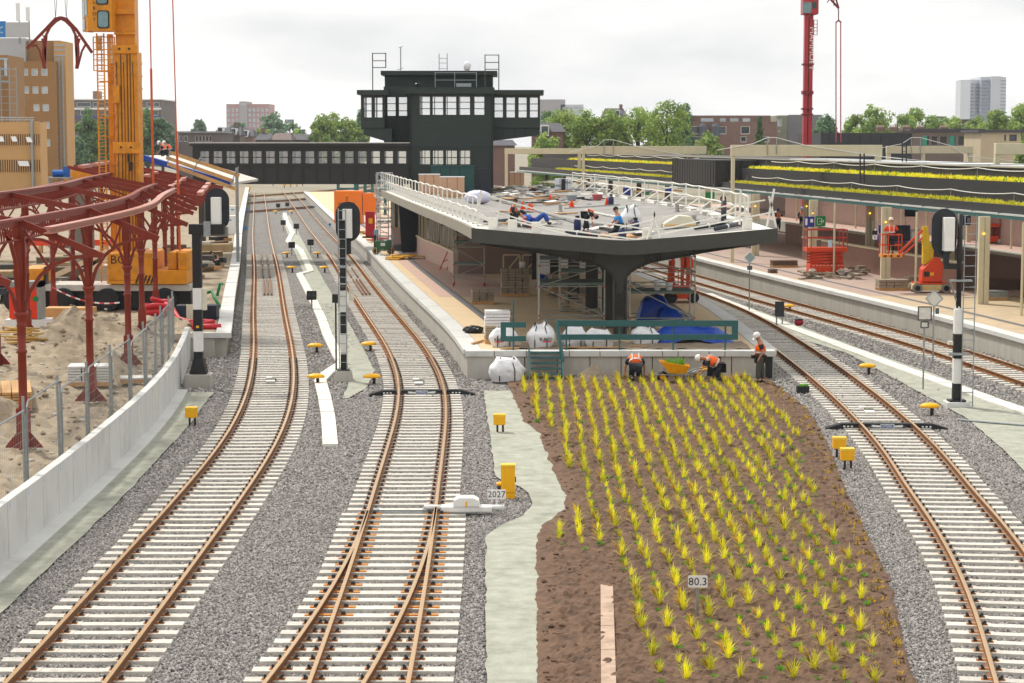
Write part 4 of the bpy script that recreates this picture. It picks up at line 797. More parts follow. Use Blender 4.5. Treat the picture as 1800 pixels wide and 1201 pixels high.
b.build('ladder_cage', ORANGE, cr_, world=True); b = MB(); b.box(cxp(178), cxp(188), 93.62, 93.66, czp(88), czp(67)); b.box(cxp(200), cxp(207), 93.62, 93.66, czp(112), czp(68)); b.build('cage_panel', mat('cream_panel', '#e8c9a0', .6), cr_, world=True)
# cab
cb0, cb1 = cxp(173), cxp(214)
b = MB(); b.prism([(cb0,92.6,czp(57)),(cb1,92.6,czp(57)),(cb1,92.6,16.4),(cb0,92.6,16.4)], (0,1.2,0)); b.prism([(cxp(159),93.2,czp(58)),(cb0,92.6,czp(58)),(cb0,93.8,czp(58))], (0,0,16.4-czp(58))); cabo = b.build('cab', ORANGE, cr_, world=True)
CABG = mat('cab_glass', '#5f7f84', .08, 0, .4, 1.2, spec=.9)
def rrect(x0, x1, z0, z1, Y, r=.1):
    P = []
    for cx_, cz_, a0 in ((x1-r, z1-r, 0), (x0+r, z1-r, 90), (x0+r, z0+r, 180), (x1-r, z0+r, 270)):
        for k in range(4): a_ = R(a0+k*30); P.append((cx_+r*math.cos(a_), Y, cz_+r*math.sin(a_)))
    return P
for x0, x1, y0, y1 in ((188,209,-28,12),(189.5,210,22,53)):
    b = MB(); b.prism(rrect(cxp(x0), cxp(x1), czp(y1), czp(y0), 92.56), (0, .03, 0)); o = b.build('cab_window_seal', BLACKP, cabo, world=True); b = MB(); b.prism(rrect(cxp(x0)+.05, cxp(x1)-.05, czp(y1)+.05, czp(y0)-.05, 92.53), (0, .02, 0)); b.build('cab_window', CABG, cr_, world=True)
p, q = Vector((cxp(159), 93.2, 0)), Vector((cb0, 92.6, 0)); nrm = Vector((q.y-p.y, -(q.x-p.x), 0)).normalized()*.02
for t0, t1, y0, y1 in ((.05,.5,4,34),(.08,.52,36,55),(.58,.95,0,30)):
    b = MB(); a_, c_ = p.lerp(q, t0)+nrm, p.lerp(q, t1)+nrm; b.prism([(a_.x,a_.y,czp(y1)),(c_.x,c_.y,czp(y1)),(c_.x,c_.y,czp(y0)),(a_.x,a_.y,czp(y0))], -nrm*.8 if False else nrm*.5); b.build('cab_window', GLASSL, cr_, world=True)
for i, ch in enumerate('LBOT'): text(ch, .22, BLACKP, cr_, Vector((cxp(184.5), 92.58, czp(8+i*10)))-cr_.location, rot=(R(90), 0, 0), name='lettering')
# superstructure, counterweights
b = MB(); b.box(cxp(206), cxp(283), 91.6, 94.9, czp(487), czp(440)); b.build('winch_house', ORANGE, cr_, world=True, bevel=.05); text('BOT', .55, BLACKP, cr_, Vector((cxp(232), 91.58, czp(452)))-cr_.location)
b = MB()
for i in range(3): b.box(cxp(284), cxp(341), 91.7+i*.0, 94.6, czp(494), czp(470)) if i == 0 else b.box(cxp(292+i*14), cxp(306+i*18), 92.2, 94.4, czp(470), czp(442-i*2))
b.box(cxp(326), cxp(341), 91.9, 94.5, czp(470), czp(440)); b.build('counterweight', ORANGE, cr_, world=True, bevel=.03)
for i in range(5):
    b = MB(); x = cxp(253+i*6.5); b.prism([(x,91.58,czp(492)),(x+.08,91.58,czp(492)),(x+.22,91.58,czp(478)),(x+.14,91.58,czp(478))], (0,.018,0)); b.build('hazard_stripe', BLACKP, cr_, world=True)
b = MB(); b.box(cxp(205), cxp(285), 91.595, 94.8, czp(493), czp(487)-.002); b.build('turntable', ORANGE, cr_, world=True)
# carrier
b = MB(); b.box(cxp(30), cxp(345), 91.9, 94.3, czp(506), czp(495)); b.build('carrier_deck', mat('carrier_grey', '#c4bfb6', .5), cr_, world=True, bevel=.02); b = MB(); b.box(cxp(30), cxp(345), 92.2, 94.1, czp(538), czp(506)-.002); b.build('carrier_body', BLACKP, cr_, world=True)
b = MB(); b.box(cxp(52), cxp(94), 91.8, 94.2, czp(494), czp(466)); b.build('carrier_cab', ORANGE, cr_, world=True, bevel=.12); b = MB(); b.box(cxp(95), cxp(98), 91.9, 92.4, czp(494), czp(464)); b.build('exhaust', BLACKP, cr_, world=True)
for px in (45, 127, 203, 302):
    b = MB(); P = (cxp(px), 91.75, czp(521)); b.tube([(P[0], 91.7, P[2]), (P[0], 92.3, P[2])], .54, 24); o = b.build('wheel', RUBBER, cr_, world=True, bevel=.05); b = MB(); b.tube([(P[0], 91.66, P[2]), (P[0], 91.72, P[2])], .3, 18); b.build('rim', BLACKP, o, world=True)
b = MB(); b.box(cxp(86), cxp(94), 91.3, 91.6, czp(535), czp(500)); b.tube([(cxp(90), 91.45, czp(535)), (cxp(90), 91.45, YZ)], .05, 8); b.box(cxp(84), cxp(96), 91.1, 91.8, YZ-.02, YZ+.06); b.build('outrigger', mat('hazard_orange', '#d98a1a', .5), cr_, world=True)
for i in range(3): b = MB(); b.prism([(cxp(86.5),91.28,czp(528-i*9)),(cxp(90),91.28,czp(524-i*9)),(cxp(93.5),91.28,czp(528-i*9)),(cxp(93.5),91.28,czp(531-i*9)),(cxp(90),91.28,czp(527-i*9)),(cxp(86.5),91.28,czp(531-i*9))], (0,.015,0)); b.build('chevron', BLACKP, cr_, world=True)
for x0, y0, x1, y1, ym in ((263,-20,272,470,120),(303,-20,317,470,230)):
    b = MB(); P, Q = A(x0, y0, 93), A(x1, y1, 92.6); m = P.lerp(Q, (ym+20)/(y1+20)); top = P+(P-Q)*.1; b.tube([top, m], .028, 6); b.tube([m, Q], .055, 8); b.build('tension_bar', mat('sling_orange', '#c5541f', .5) if x0 < 290 else mat('sling_orange', '#c5541f'), cr_, world=True)
# ---------------------------------------------------------------- red arch truss hanging from the crane
ha = thing('hanging_arch', 'red arched roof truss hanging from slings in the sky at upper left', 'arch truss', tuple(A(107, 110, 98))); Y = 98.
def hp(px, py): return A(px, py, Y)
left = [(80,121),(76,92),(78,68),(88,48),(98,38),(107,33)]; mir = lambda P: [(214-x, y) for x, y in P]
for P in (left, mir(left)): b = MB(); b.path([hp(*q) for q in P], .1, .14, (0,1,0)); b.build('arch_rib', REDST, ha, world=True)
for P in ([(47,86),(80,52),(97,34),(107,31)], mir([(52,93),(80,52),(97,34),(107,31)])): b = MB(); b.path([hp(*q) for q in P], .14, .07, (0,1,0)); b.build('rafter', REDST, ha, world=True)
for s in (0, 1):
    f = (lambda P: P) if s == 0 else mir
    b = MB(); [b.path([hp(*q) for q in f(P)], .09, .08, (0,1,0)) for P in ([(79,121),(80,88),(74,68)],[(78,121),(70,90),(64,79),(57,82)],[(79,110),(82,60)])]; b.build('leg', REDST, ha, world=True)
    b = MB(); [b.bar(hp(*f([p])[0]), hp(*f([q])[0]), .05) for p, q in (((80,52),(84,56)),((86,46),(90,49)),((92,40),(95,42)),((74,60),(79,68)))]; b.build('strut', REDST, ha, world=True)
    b = MB(); [b.tube([hp(*f([(97.5,33)])[0]), hp(*f([(x, -2)])[0])], .012, 5) for x in (96, 100)]; b.tube([hp(*f([(98,-2)])[0]), hp(*f([(101,-120)])[0])], .015, 5); b.build('sling', DARKST, ha, world=True)
    b = MB(); b.bar(hp(*f([(95,34)])[0]), hp(*f([(101,34)])[0]), .12, .16); b.build('lifting_lug', REDST, ha, world=True)
# ---------------------------------------------------------------- site fence on the wall
fn = thing('site_fence', 'galvanised mesh site fence standing behind the white concrete wall', 'fence', (-10.7, 44, YZ)); FP = [40.5, 43.9, 47.6, 51, 54.6, 58.3, 62, 65, 68, 71.5, 75]
fx = lambda y: WALL(y)-.42
for i, y in enumerate(FP):
    b = MB(); b.tube([(fx(y), y, YZ-.2), (fx(y)+random.uniform(-.05,.05), y, YZ+2.15+random.uniform(-.1,.1))], .034, 8); b.build('post', STEEL, fn, world=True)
for y0, y1 in zip(FP[:-1], FP[1:]):
    z0 = YZ+.1+random.uniform(0,.1); z1 = z0+1.75+random.uniform(-.06,.06); P, Q = Vector((fx(y0+.08)+.05, y0+.08, 0)), Vector((fx(y1-.08)+.05, y1-.08, 0)); b = MB(); h = Vector((0,0,1)); dz = random.uniform(-.08,.08)
    b.tube([P+h*z0, P+h*(z1-.12), P.lerp(Q,.04)+h*z1, P.lerp(Q,.96)+h*(z1+dz), Q+h*(z1-.12+dz), Q+h*z0, P+h*z0], .021, 6); o = b.build('mesh_panel', STEEL, fn, world=True)
    b = MB(); n = 26 if y0 > 60 else 20
    for k in range(1, n): t = k/n; b.bar(P.lerp(Q,t)+h*z0, P.lerp(Q,t)+h*z1, .004)
    for k in range(1, 8): z = z0+(z1-z0)*k/8; b.bar(P+h*z, Q+h*z, .004)
    b.build('wire', STEEL, o, world=True)
# ---------------------------------------------------------------- things lying in the yard
def slab_stack(name, lab, loc, rz, n, size, m, layers=None, pallet=True, group=None, cols=3):
    r_ = thing(name, lab, 'stack', loc, rz, group); w_, d_, h_ = size; z0 = 0
    if pallet:
        b = MB(); [b.box(-w_/2, w_/2, y-.05, y+.05, 0, .1) for y in (-d_/2+.06, 0, d_/2-.06)]; b.box(-w_/2, w_/2, -d_/2, d_/2, .1, .13); b.build('pallet', WOOD, r_); z0 = .132
    for k in range(n):
        b = MB()
        for c_ in range(cols): x0 = -w_/2+c_*w_/cols; dx = random.uniform(-.015,.015); b.box(x0+.012+dx, x0+w_/cols-.012+dx, -d_/2+random.uniform(-.02,.02), d_/2+random.uniform(-.02,.02), z0+k*h_, z0+(k+1)*h_-.018)
        b.build('layer', m, r_)
    return r_
PAVER = mat('paver_grey', '#9c8f7d', .9, 0, .14, 6, rnd=.12, bump=.3, bs=40)
slab_stack('slab_stack', 'stack of pale concrete slabs on a pallet behind the fence', (-13.15, 63.5, YZ), .1, 6, (1.35,1.0,.085), CONCW)
slab_stack('timber_stack', 'stack of long timber boards at the left edge of the yard', (-14.55, 58.5, YZ), .25, 7, (1.4,3.0,.08), WOOD, pallet=False, cols=5)
slab_stack('slab_stack', 'loose pale slabs leaning on a pallet in the yard', (-11.85, 64.2, YZ), .2, 1, (1.0,.8,.06), CONCW)
gbx = thing('generator_box', 'red and grey generator box on a white base left of the crane cab', 'generator', (-19.6, 82.5, YZ)); b = MB(); b.box(-.62,.62,-.4,.4,.45,1.75); b.build('body', mat('gen_red', '#e2330c', .45), gbx); b = MB(); b.box(.5,.66,-.42,.42,.44,1.95); b.box(-.64,.66,-.42,.42,1.72,1.95); b.build('frame', mat('gen_grey', '#8b918f', .5), gbx); b = MB(); b.box(-.8,.95,-.5,.5,0,.42); b.build('plinth', WHITEP, gbx)
b = MB(); b.tube([(.45,-.43,1.25),(.45,-.41,1.25)], .12, 10); b.build('leaf_logo', GREEN, gbx)
wb = thing('wooden_crate', 'low timber crate on bearers between two red columns', 'crate', (-18.6, 86, YZ)); b = MB(); b.box(-1,1,-.5,.5,.12,.6); b.build('box', WOOD, wb); b = MB(); [b.box(x-.06,x+.06,-.5,.5,0,.118) for x in (-.7,.7)]; b.build('bearer', WOOD, wb)
cw_ = thing('concrete_bin', 'grey concrete pit ring with timber ramp behind the crane carrier', 'pit', (-19.2, 101, YZ)); b = MB(); b.box(-1.3,2.1,-.8,.8,0,1.5); b.build('wall', CONC, cw_); b = MB(); b.bar((-3.4,-.9,.9), (-.6,-.9,2.2), .1, .25); b.bar((-1.9,-1.2,.9), (0,-1.2,2.2), .1, .25); b.build('ramp', mat('pale_timber', '#e6d2b4', .7), cw_)
RHOSE = mat('red_hose', '#c3232f', .5, 0, .1, 9); GHOSE = mat('green_hose', '#0f8a4e', .5)
def hose(name, lab, pts_, r, m): b = MB(); b.tube(pts_, r, 9); return tag(b.build(name, m, smooth=True), lab, 'hose')
hose('hose', 'coiled red ribbed hose heap behind the fence end', [(-15.2+.55*math.cos(t)+t*.02, 86.3+.75*math.sin(t), YZ+.18+.045*t+.05*math.sin(3*t)) for t in np.linspace(0, 15, 60)], .1, RHOSE)
hose('hose', 'red hose snaking from the coil past the signal post', [(-14.6,86,1.5),(-14.2,85.5,1.3),(-13.8,84.5,1.0),(-13.2,83.5,.95),(-12.6,83.8,.95),(-12.2,83.2,.98),(-12.6,82.6,.95),(-13.0,82.3,.95)], .1, RHOSE)
hose('hose', 'short thick red pipe with grey end on the platform corner', [(-12.75,81.2,.95),(-12.0,81.3,.95),(-11.6,81.3,.95)], .12, RHOSE)
for k, pp in enumerate(([(-14.0,97,1.0),(-13.85,97,1.6),(-13.7,97,1.55)], [(-14.3,92.3,.95),(-14.0,92.6,1.4),(-13.6,92.6,1.55),(-13.4,92,1.3),(-13.1,91.5,.95)], [(-14.1,89.8,1.0),(-13.75,89.5,1.25),(-13.4,89.5,1.05)])): hose('hose', ['green pipe end curving up beside the crouching worker','long green pipe bent over the sand below the worker','lowest green pipe end above the dark box'][k], pp, .07, GHOSE)
bx_ = thing('tool_box', 'dark ribbed box with pale panel behind the left signal post', 'box', (-13.3, 86, YZ)); b = MB(); b.box(-.8,.9,-.4,.4,.05,.7); b.build('body', mat('dark_blue_box', '#1f2a3d', .5), bx_); b = MB(); b.box(-.35,.2,-.46,-.41,.0,.75); b.build('panel', mat('ivory', '#d8d2bf', .6), bx_); b = MB(); [b.box(.3+i*.1,.34+i*.1,-.43,-.402,.1,.65) for i in range(6)]; b.build('rib', BLACKP, bx_)
for k, (px, py, Y) in enumerate(((432,318,190),(420,345,165),(408,385,140),(400,430,118))):
    t = thing('cable_cabinet' if k < 2 else 'supply_pile', ['white cabinet nearest the footbridge on the left platform','pale grey cabinet with blue mark on the left platform','heap of brown timber and tarpaulin on the left platform','beige crate pile on the left platform behind the worker'][k], 'cabinet' if k < 2 else 'pile', (P1E(Y)-1.3-(k>1)*.6, Y, PZ-.1))
    if k < 2: b = MB(); b.box(-.9,.9,-.5,.5,0,1.5); b.build('body', WHITEP, t, bevel=.03); b = MB(); b.box(.3,.6,-.52,-.505,1.1,1.2); b.build('label_plate', mat('pale_blue', '#3f8fd0', .5), t)
    else:
        for j in range(7): b = MB(); g = random.Random(j+k*9); b.cbox((g.uniform(-.7,.7), g.uniform(-1.5,1.5), .15+j*.11), (g.uniform(.5,1.2), g.uniform(.5,1.6), .22), g.uniform(-.6,.6)); b.build('piece', [WOOD, DARKST, PAVER, CONC, mat('dull_brown', '#6d5340')][j % 5], t)
# ---------------------------------------------------------------- colour-light signals seen from behind
def backboard(root, c, w_, h_, th=.05, flat_bottom=False):
    P = []; r = w_/2
    for k in range(13): a_ = math.pi*k/12; P.append((c[0]+r*math.cos(a_), c[1], c[2]+h_/2-r+r*math.sin(a_)))
    if flat_bottom: P += [(c[0]-r, c[1], c[2]-h_/2), (c[0]+r, c[1], c[2]-h_/2)]
    else:
        for k in range(13): a_ = math.pi+math.pi*k/12; P.append((c[0]+r*math.cos(a_), c[1], c[2]-h_/2+r+r*math.sin(a_)))
    b = MB(); b.prism(P[::-1], (0, th, 0)); return b.build('backboard', mat('board_black', '#20242a', .5), root)
def bands(root, x, y, segs, w_, d_):
    for z0, z1, k in segs: b = MB(); b.box(x-w_/2, x+w_/2, y-d_/2, y+d_/2, z0+.002, z1-.002); b.build('mast_band', WHITEP if k else BLACKP, root, bevel=.012)
def ladder(root, x, y, z0, z1, w_, st=.33, name='ladder', r=.018):
    b = MB(); [b.tube([(x+s*w_/2, y, z0), (x+s*w_/2, y, z1)], r, 6) for s in (-1, 1)]; z = z0+.2
    while z < z1: b.tube([(x-w_/2, y, z), (x+w_/2, y, z)], r*.8, 6); z += st
    return b.build(name, STEEL, root)
# left signal
Y = 69.4; k = Y/F; s1 = thing('railway_signal', 'black and white signal post with side-mounted black backboard by the left wall', 'signal', (A(350,680,Y).x, Y, 0)); X0 = s1.location.x
lz = lambda py: A(900, py, Y).z; lx = lambda px: (px-900)/F*Y-X0
b = MB(); b.box(-.44,.44,-.4,.4,-.1,.42); b.build('plinth', CONC, s1, bevel=.02)
b = MB(); b.prism([(-.29,-.26,.44),(.29,-.26,.44),(.16,-.16,.95),(-.16,-.16,.95)], (0,.5,0)); b.build('foot', BLACKP, s1)
bands(s1, 0, 0, [(.95,lz(618),0),(lz(618),lz(582),1),(lz(582),lz(544),0),(lz(544),lz(506),1),(lz(506),lz(410),0)], .30, .3)
b = MB(); b.box(lx(333), lx(395), -.17, .17, lz(412), lz(394)); b.build('bracket_arm', BLACKP, s1, bevel=.01); b = MB(); b.box(lx(360), lx(372), -.25, -.172, lz(416), lz(389)); b.build('clamp', STEEL, s1)
backboard(s1, (lx(381), .22, (lz(334)+lz(402))/2), lx(402)-lx(360), lz(334)-lz(408)); b = MB(); b.box(lx(372), lx(389), -.1, .2, lz(395), lz(347)); b.build('lamp_housing', WHITEP, s1, bevel=.015); b = MB(); b.box(lx(364), lx(398), .3, .55, lz(416), lz(400)); b.build('hood', mat('grey_hood', '#8f8b86', .5), s1)
b = MB(); b.box(-.05,.05,-.165,-.152,lz(576),lz(572)); b.build('warning_label', YELLOW, s1); b = MB(); b.box(.16,.30,-.1,.1,lz(545),lz(508)); b.build('side_box', mat('ivory','#d8d2bf'), s1)
# middle signal with ladder
Y = 71.; s2 = thing('railway_signal', 'black and white signal mast with oval backboard and ladder between the two left tracks', 'signal', (A(604,668,Y).x, Y, 0)); X0 = s2.location.x
b = MB(); b.add([(-.34,-.3,-.1),(.34,-.3,-.1),(.34,.3,-.1),(-.34,.3,-.1),(-.26,-.22,.36),(.26,-.22,.36),(.26,.22,.36),(-.26,.22,.36)], [(0,3,2,1),(4,5,6,7),(0,1,5,4),(1,2,6,5),(2,3,7,6),(3,0,4,7)]); b.build('plinth', CONC, s2); b = MB(); b.box(-.22,.22,-.18,.18,.362,.40); b.build('foot_plate', BLACKP, s2)
bands(s2, 0, .06, [(.40,lz(623),0),(lz(623),lz(586),1),(lz(586),lz(549),0),(lz(549),lz(511),1),(lz(511),lz(420),0)], .2, .2)
backboard(s2, (lx(610.5), .30, (lz(355)+lz(426))/2), lx(632)-lx(589), lz(355)-lz(426)); b = MB(); b.box(lx(607), lx(618.5), .0, .28, lz(419), lz(368)); b.box(lx(602), lx(606.9), .05, .28, lz(388), lz(368)); b.build('lamp_housing', WHITEP, s2, bevel=.012)
b = MB(); b.box(lx(608), lx(616), .05, .3, lz(447), lz(424)); b.build('hinge_box', BLACKP, s2); ladder(s2, 0, -.14, .45, lz(366), .26); b = MB(); b.box(-.17,.17,-.3,-.16,lz(470),lz(466)); b.box(-.17,.17,-.3,-.16,lz(500),lz(497)); b.build('step_bracket', STEEL, s2); b = MB(); b.box(.2,.38,.05,.1,lz(529),lz(507)); b.build('side_box', mat('ivory','#d8d2bf'), s2); b = MB(); b.tube([(-.28,.3,.0),(-.28,.3,2.7)], .03, 6); b.box(-.40,-.2,.24,.36,2.7,3.0); b.build('dwarf_lamp', BLACKP, s2)
# right signal
Y = 64.; s3 = thing('railway_signal', 'tall black and white signal mast with oval backboard and long ladder on the right', 'signal', (A(1681,718,Y).x, Y, 0)); X0 = s3.location.x; lz = lambda py, Y=Y: A(900, py, Y).z; lx = lambda px, Y=Y: (px-900)/F*Y-X0
b = MB(); b.box(-.36,.36,-.34,.34,-.1,.16); b.build('plinth', CONCW, s3, bevel=.02); b = MB(); b.box(-.26,.26,-.22,.22,.162,.22); b.build('foot_plate', BLACKP, s3)
bands(s3, 0, 0, [(.22,lz(674),0),(lz(674),lz(630),1),(lz(630),lz(587),0),(lz(587),lz(544),1)], .26, .26); b = MB(); b.tube([(0,0,lz(544)), (0,0,lz(376))], .085, 12); b.build('upper_mast', BLACKP, s3, smooth=True); b = MB(); b.lathe([(.13,0),(.085,.12)], (0,0,lz(544)), 4); b.build('mast_shoulder', WHITEP, s3)
backboard(s3, (lx(1661), .12, (lz(367)+lz(449))/2), lx(1683)-lx(1639), lz(367)-lz(449)); b = MB(); b.box(lx(1657), lx(1675), -.28, .1, lz(441), lz(382)); b.build('lamp_housing', WHITEP, s3, bevel=.015); b = MB(); b.box(lx(1659), lx(1668), -.1, .08, lz(466), lz(443)); b.box(lx(1660), -.05, -.08, .04, lz(473), lz(463)); b.build('bracket_arm', BLACKP, s3)
o = ladder(s3, .28, -.22, -.05, lz(378), .36); b = MB(); b.box(-.34,.34,-.36,-.14,lz(494),lz(491)); b.bar((-.33,-.3,lz(494)), (-.1,-.12,lz(528)), .04); b.build('work_platform', STEEL, s3); b = MB(); b.box(-.3,.3,-.3,-.14,lz(623),lz(619)); b.build('step_plate', STEEL, s3); b = MB(); b.box(-.30,-.16,-.1,.1,lz(606),lz(600)); b.build('side_box', mat('ivory','#d8d2bf'), s3)
# ---------------------------------------------------------------- signs
def board(root, w_, h_, z, m, frame=None, y=0, x=0, rot=0, name='sign_plate'):
    c_, s_ = math.cos(rot), math.sin(rot); P = [(x+(a*c_-b_*s_), y, z+(a*s_+b_*c_)) for a, b_ in ((-w_/2,-h_/2),(w_/2,-h_/2),(w_/2,h_/2),(-w_/2,h_/2))]
    b = MB(); b.prism(P, (0,.015,0)); o = b.build(name, m, root)
    if frame:
        b = MB(); Q = P+[P[0]]; b.path([(p[0], y-.004, p[2]) for p in Q], .03, .035, (0,1,0)); b.build('rim', frame, o)
    return o
def post_sign(lab, px, py, Y, top_py, plates, cat='sign'):
    p0 = A(px, py, Y); r_ = thing('sign_post', lab, cat, (p0.x, Y, p0.z)); h = A(px, top_py, Y).z-p0.z; b = MB(); b.tube([(0,.04,-.1),(0,.04,h)], .03, 8); b.build('post', STEEL, r_)
    for w_, h_, pyc, m, fr, rot, dx in plates: board(r_, w_, h_, A(px, pyc, Y).z-p0.z, m, fr, -.0, dx, rot)
    return r_
SIGNW = mat('sign_back', '#d9d5cb', .5); SIGNG = mat('sign_grey', '#9fb1b0', .4)
Yd = G(1317,548).y; post_sign('grey diamond sign on a pole beyond the right-hand track', 1317, 548, Yd, 443, [(.40,.40,453,SIGNG,WHITEP,R(45),0),(.25,.2,471,mat('dark_back','#56616a'),None,0,0)])
Yd = G(1640,640).y; post_sign('white diamond sign on a pole left of the right signal', 1640, 640, Yd, 512, [(.46,.46,525,SIGNW,STEEL,R(45),0),(.14,.22,547,mat('dark_back','#56616a'),None,0,.12)])
Yd = G(1623,685).y; post_sign('rectangular white sign pair on a pole left of the right signal', 1623, 685, Yd, 540, [(.44,.44,551,SIGNW,BLACKP,0,0),(.24,.2,571,SIGNW,BLACKP,0,0)])
def num_plate(lab, txt, loc, w_, h_, ph, pc, name='number_sign'):
    r_ = thing(name, lab, 'sign', loc); b = MB(); b.box(-.022,.022,.0,.03,-.05,ph); b.build('post', pc, r_); b = MB(); b.prism(rrect(-w_/2, w_/2, ph-.02, ph-.02+h_, -.012, .02), (0,.012,0)); o = b.build('plate', WHITEP, r_); text(txt, h_*.92, BLACKP, o, (0, -.0145, ph-.02+h_*.48), depth=.001)
p = G(873, 896); num_plate('white plate reading 2027 beside the point machine', '2027', (p.x, p.y, 0), .42, .22, .26, WHITEP)
p = G(1226, 1086); num_plate('white kilometre plate reading 80.3 on a grey post in the planting bed', '80.3', (p.x, p.y, 0), .34, .21, .56, STEEL)
for k, (px, py) in enumerate(((1683-1345+0,0),)): pass
# ---------------------------------------------------------------- yellow trackside boxes
def mushroom(px, py, lab):
    p = G(px, py); r_ = thing('axle_counter_box', lab, 'trackside box', (p.x, p.y, 0), group='yellow mushroom boxes beside the tracks'); b = MB(); b.tube([(.07,0,-.05),(.07,0,.26)], .055, 8); b.build('stem', BLACKP, r_); b = MB(); b.lathe([(.27,.24),(.29,.27),(.25,.33),(.14,.37),(.01,.38)], n=16); b.v = [(x*1.1, y*.8, z) for x, y, z in b.v]; b.build('cap', YELLOW, r_, smooth=True); return r_
for px, py, lab in ((554,620,'yellow mushroom box left of the trough, level with the platform end'),(555,676,'yellow mushroom box nearest the end of the cable trough on its left'),(648,617,'yellow mushroom box right of the middle signal, level with the platform end'),(654,676,'yellow mushroom box right of the middle signal foot'),(503,452,'yellow mushroom box left of the trough near the twin dwarf signals'),(512,478,'yellow mushroom box left of the trough below the dwarf signals'),(557,452,'yellow mushroom box right of the trough near the dwarf signals'),(569,478,'yellow mushroom box right of the trough below the dwarf signals'),(1524,657,'yellow mushroom box right of the planting-bed track, farther of two'),(1634,730,'yellow mushroom box beside the right signal foot'),(484,376,'small yellow mushroom box far along the left track'),(512,376,'small yellow mushroom box far along the switch track'),(1386,548,'yellow mushroom box by the far right-hand track')): mushroom(px, py, lab)
def ybox(px, py, lab, w_=.34, d_=.26, h_=.30, leg=.22):
    p = G(px, py); r_ = thing('trackside_box', lab, 'trackside box', (p.x, p.y, 0)); b = MB(); b.box(-w_/2, w_/2, -d_/2, d_/2, leg, leg+h_); b.build('housing', YELLOW, r_, bevel=.025); b = MB(); [b.tube([(x, 0, -.05), (x, 0, leg+.01)], .03, 6) for x in ((-.06,.10) if leg else ())]; b.build('leg', BLACKP, r_) if leg else None; b = MB(); b.box(-w_/2-.008, w_/2+.008, -d_/2-.008, d_/2+.008, leg+h_-.05, leg+h_+.012); b.build('lid', mat('pale_yellow', '#f3c437', .5), r_); return r_
ybox(337,747,'yellow box on two legs on the strip beside the left wall'); ybox(878,760,'yellow box on the path beside the far end of the planting bed'); ybox(1475,803,'yellow box on legs right of the bed, the farther one'); ybox(1489,824,'yellow box on legs right of the bed, the nearer one')
p = G(893, 874); yc = thing('relay_cabinet', 'tall yellow cabinet beside the point machine', 'cabinet', (p.x, p.y, 0)); b = MB(); b.box(-.165,.165,-.13,.13,.12,.74); b.build('body', YELLOW, yc, bevel=.015); b = MB(); b.box(-.175,.175,-.14,.14,.742,.785); b.build('lid', mat('pale_yellow', '#f3c437'), yc); b = MB(); b.box(-.165,.165,-.12,.12,-.05,.115); b.build('plinth', YELLOW, yc); b = MB(); b.box(.166,.19,-.05,.05,.36,.48); b.build('latch', BLACKP, yc)
p = G(884, 868); yb_ = thing('axle_counter_box', 'flat yellow-topped box in front of the tall yellow cabinet', 'trackside box', (p.x, p.y-.35, 0)); b = MB(); b.box(-.13,.13,-.1,.1,.1,.26); b.build('body', mat('slate', '#3d4756', .5), yb_); b = MB(); b.box(-.15,.15,-.12,.12,.262,.33); b.build('cap', YELLOW, yb_, bevel=.03)
# black dwarf signals
def dwarf(px, py, lab, h=.75):
    p = G(px, py); r_ = thing('dwarf_signal', lab, 'dwarf signal', (p.x, p.y, 0)); b = MB(); b.tube([(0,0,-.05),(0,0,h)], .04, 6); b.build('post', STEEL, r_); b = MB(); b.box(-.24,.24,-.12,.12,h,h+.45); b.build('housing', BLACKP, r_, bevel=.03); b = MB(); [b.tube([(x,-.121,h+.25),(x,-.14,h+.25)], .08, 10) for x in (-.11,.11)]; b.build('lens', mat('lens_dark', '#3c4350', .2), r_)
for px, py, lab in ((513,448,'black dwarf signal on the trough, near one of the left pair'),(546,443,'black dwarf signal right of the trough, near one of the right pair'),(498,405,'black dwarf signal on the trough, middle distance'),(521,412,'black dwarf signal right of the trough, middle distance'),(489,372,'black dwarf signal far off beside the left track'),(505,370,'black dwarf signal far off beside the switch track'),(548,545,'small black signal beside the trough near the middle signal')): dwarf(px, py, lab, .5)
p = G(1370, 572); r_ = thing('dwarf_signal', 'black louvred signal on two grey legs beyond the right track', 'dwarf signal', (p.x, p.y, 0)); b = MB(); [b.tube([(x,0,-.05),(x,0,.5)], .035, 6) for x in (-.13,.13)]; b.build('leg', STEEL, r_); b = MB(); b.box(-.2,.2,-.1,.1,.4,1.08); b.build('housing', BLACKP, r_); b = MB(); [b.box(-.17+.1*i,-.11+.1*i,-.115,-.102,.46+.1*j,.52+.1*j) for i in range(4) for j in range(6)]; b.build('louvre', mat('lens_dark','#3c4350'), r_); b = MB(); b.box(-.25,.25,-.14,.14,-.02,.03); b.build('foot', mat('rust_foot','#7a5a35'), r_)
p = G(1404, 573); r_ = thing('tool_bag', 'red and black holdall lying on the ballast beyond the right track', 'bag', (p.x, p.y, 0)); b = MB(); b.blob((0,0,.15), (.22,.14,.16), 4, 2, .06); b.build('body', mat('bag_red','#a31530',.6), r_, smooth=True); b = MB(); b.blob((0,0,.28), (.2,.12,.06), 5, 2, .1); b.build('flap', BLACKP, r_)
r_ = thing('steel_rail_piece', 'long thin steel pipe lying on the strip below the right signal', 'pipe', (15,61,0)); b = MB(); b.tube([G(1683,738,.04), G(1800,750,.05)+Vector((.5,0,0))], .03, 8); b.build('pipe', STEEL, r_, world=True)
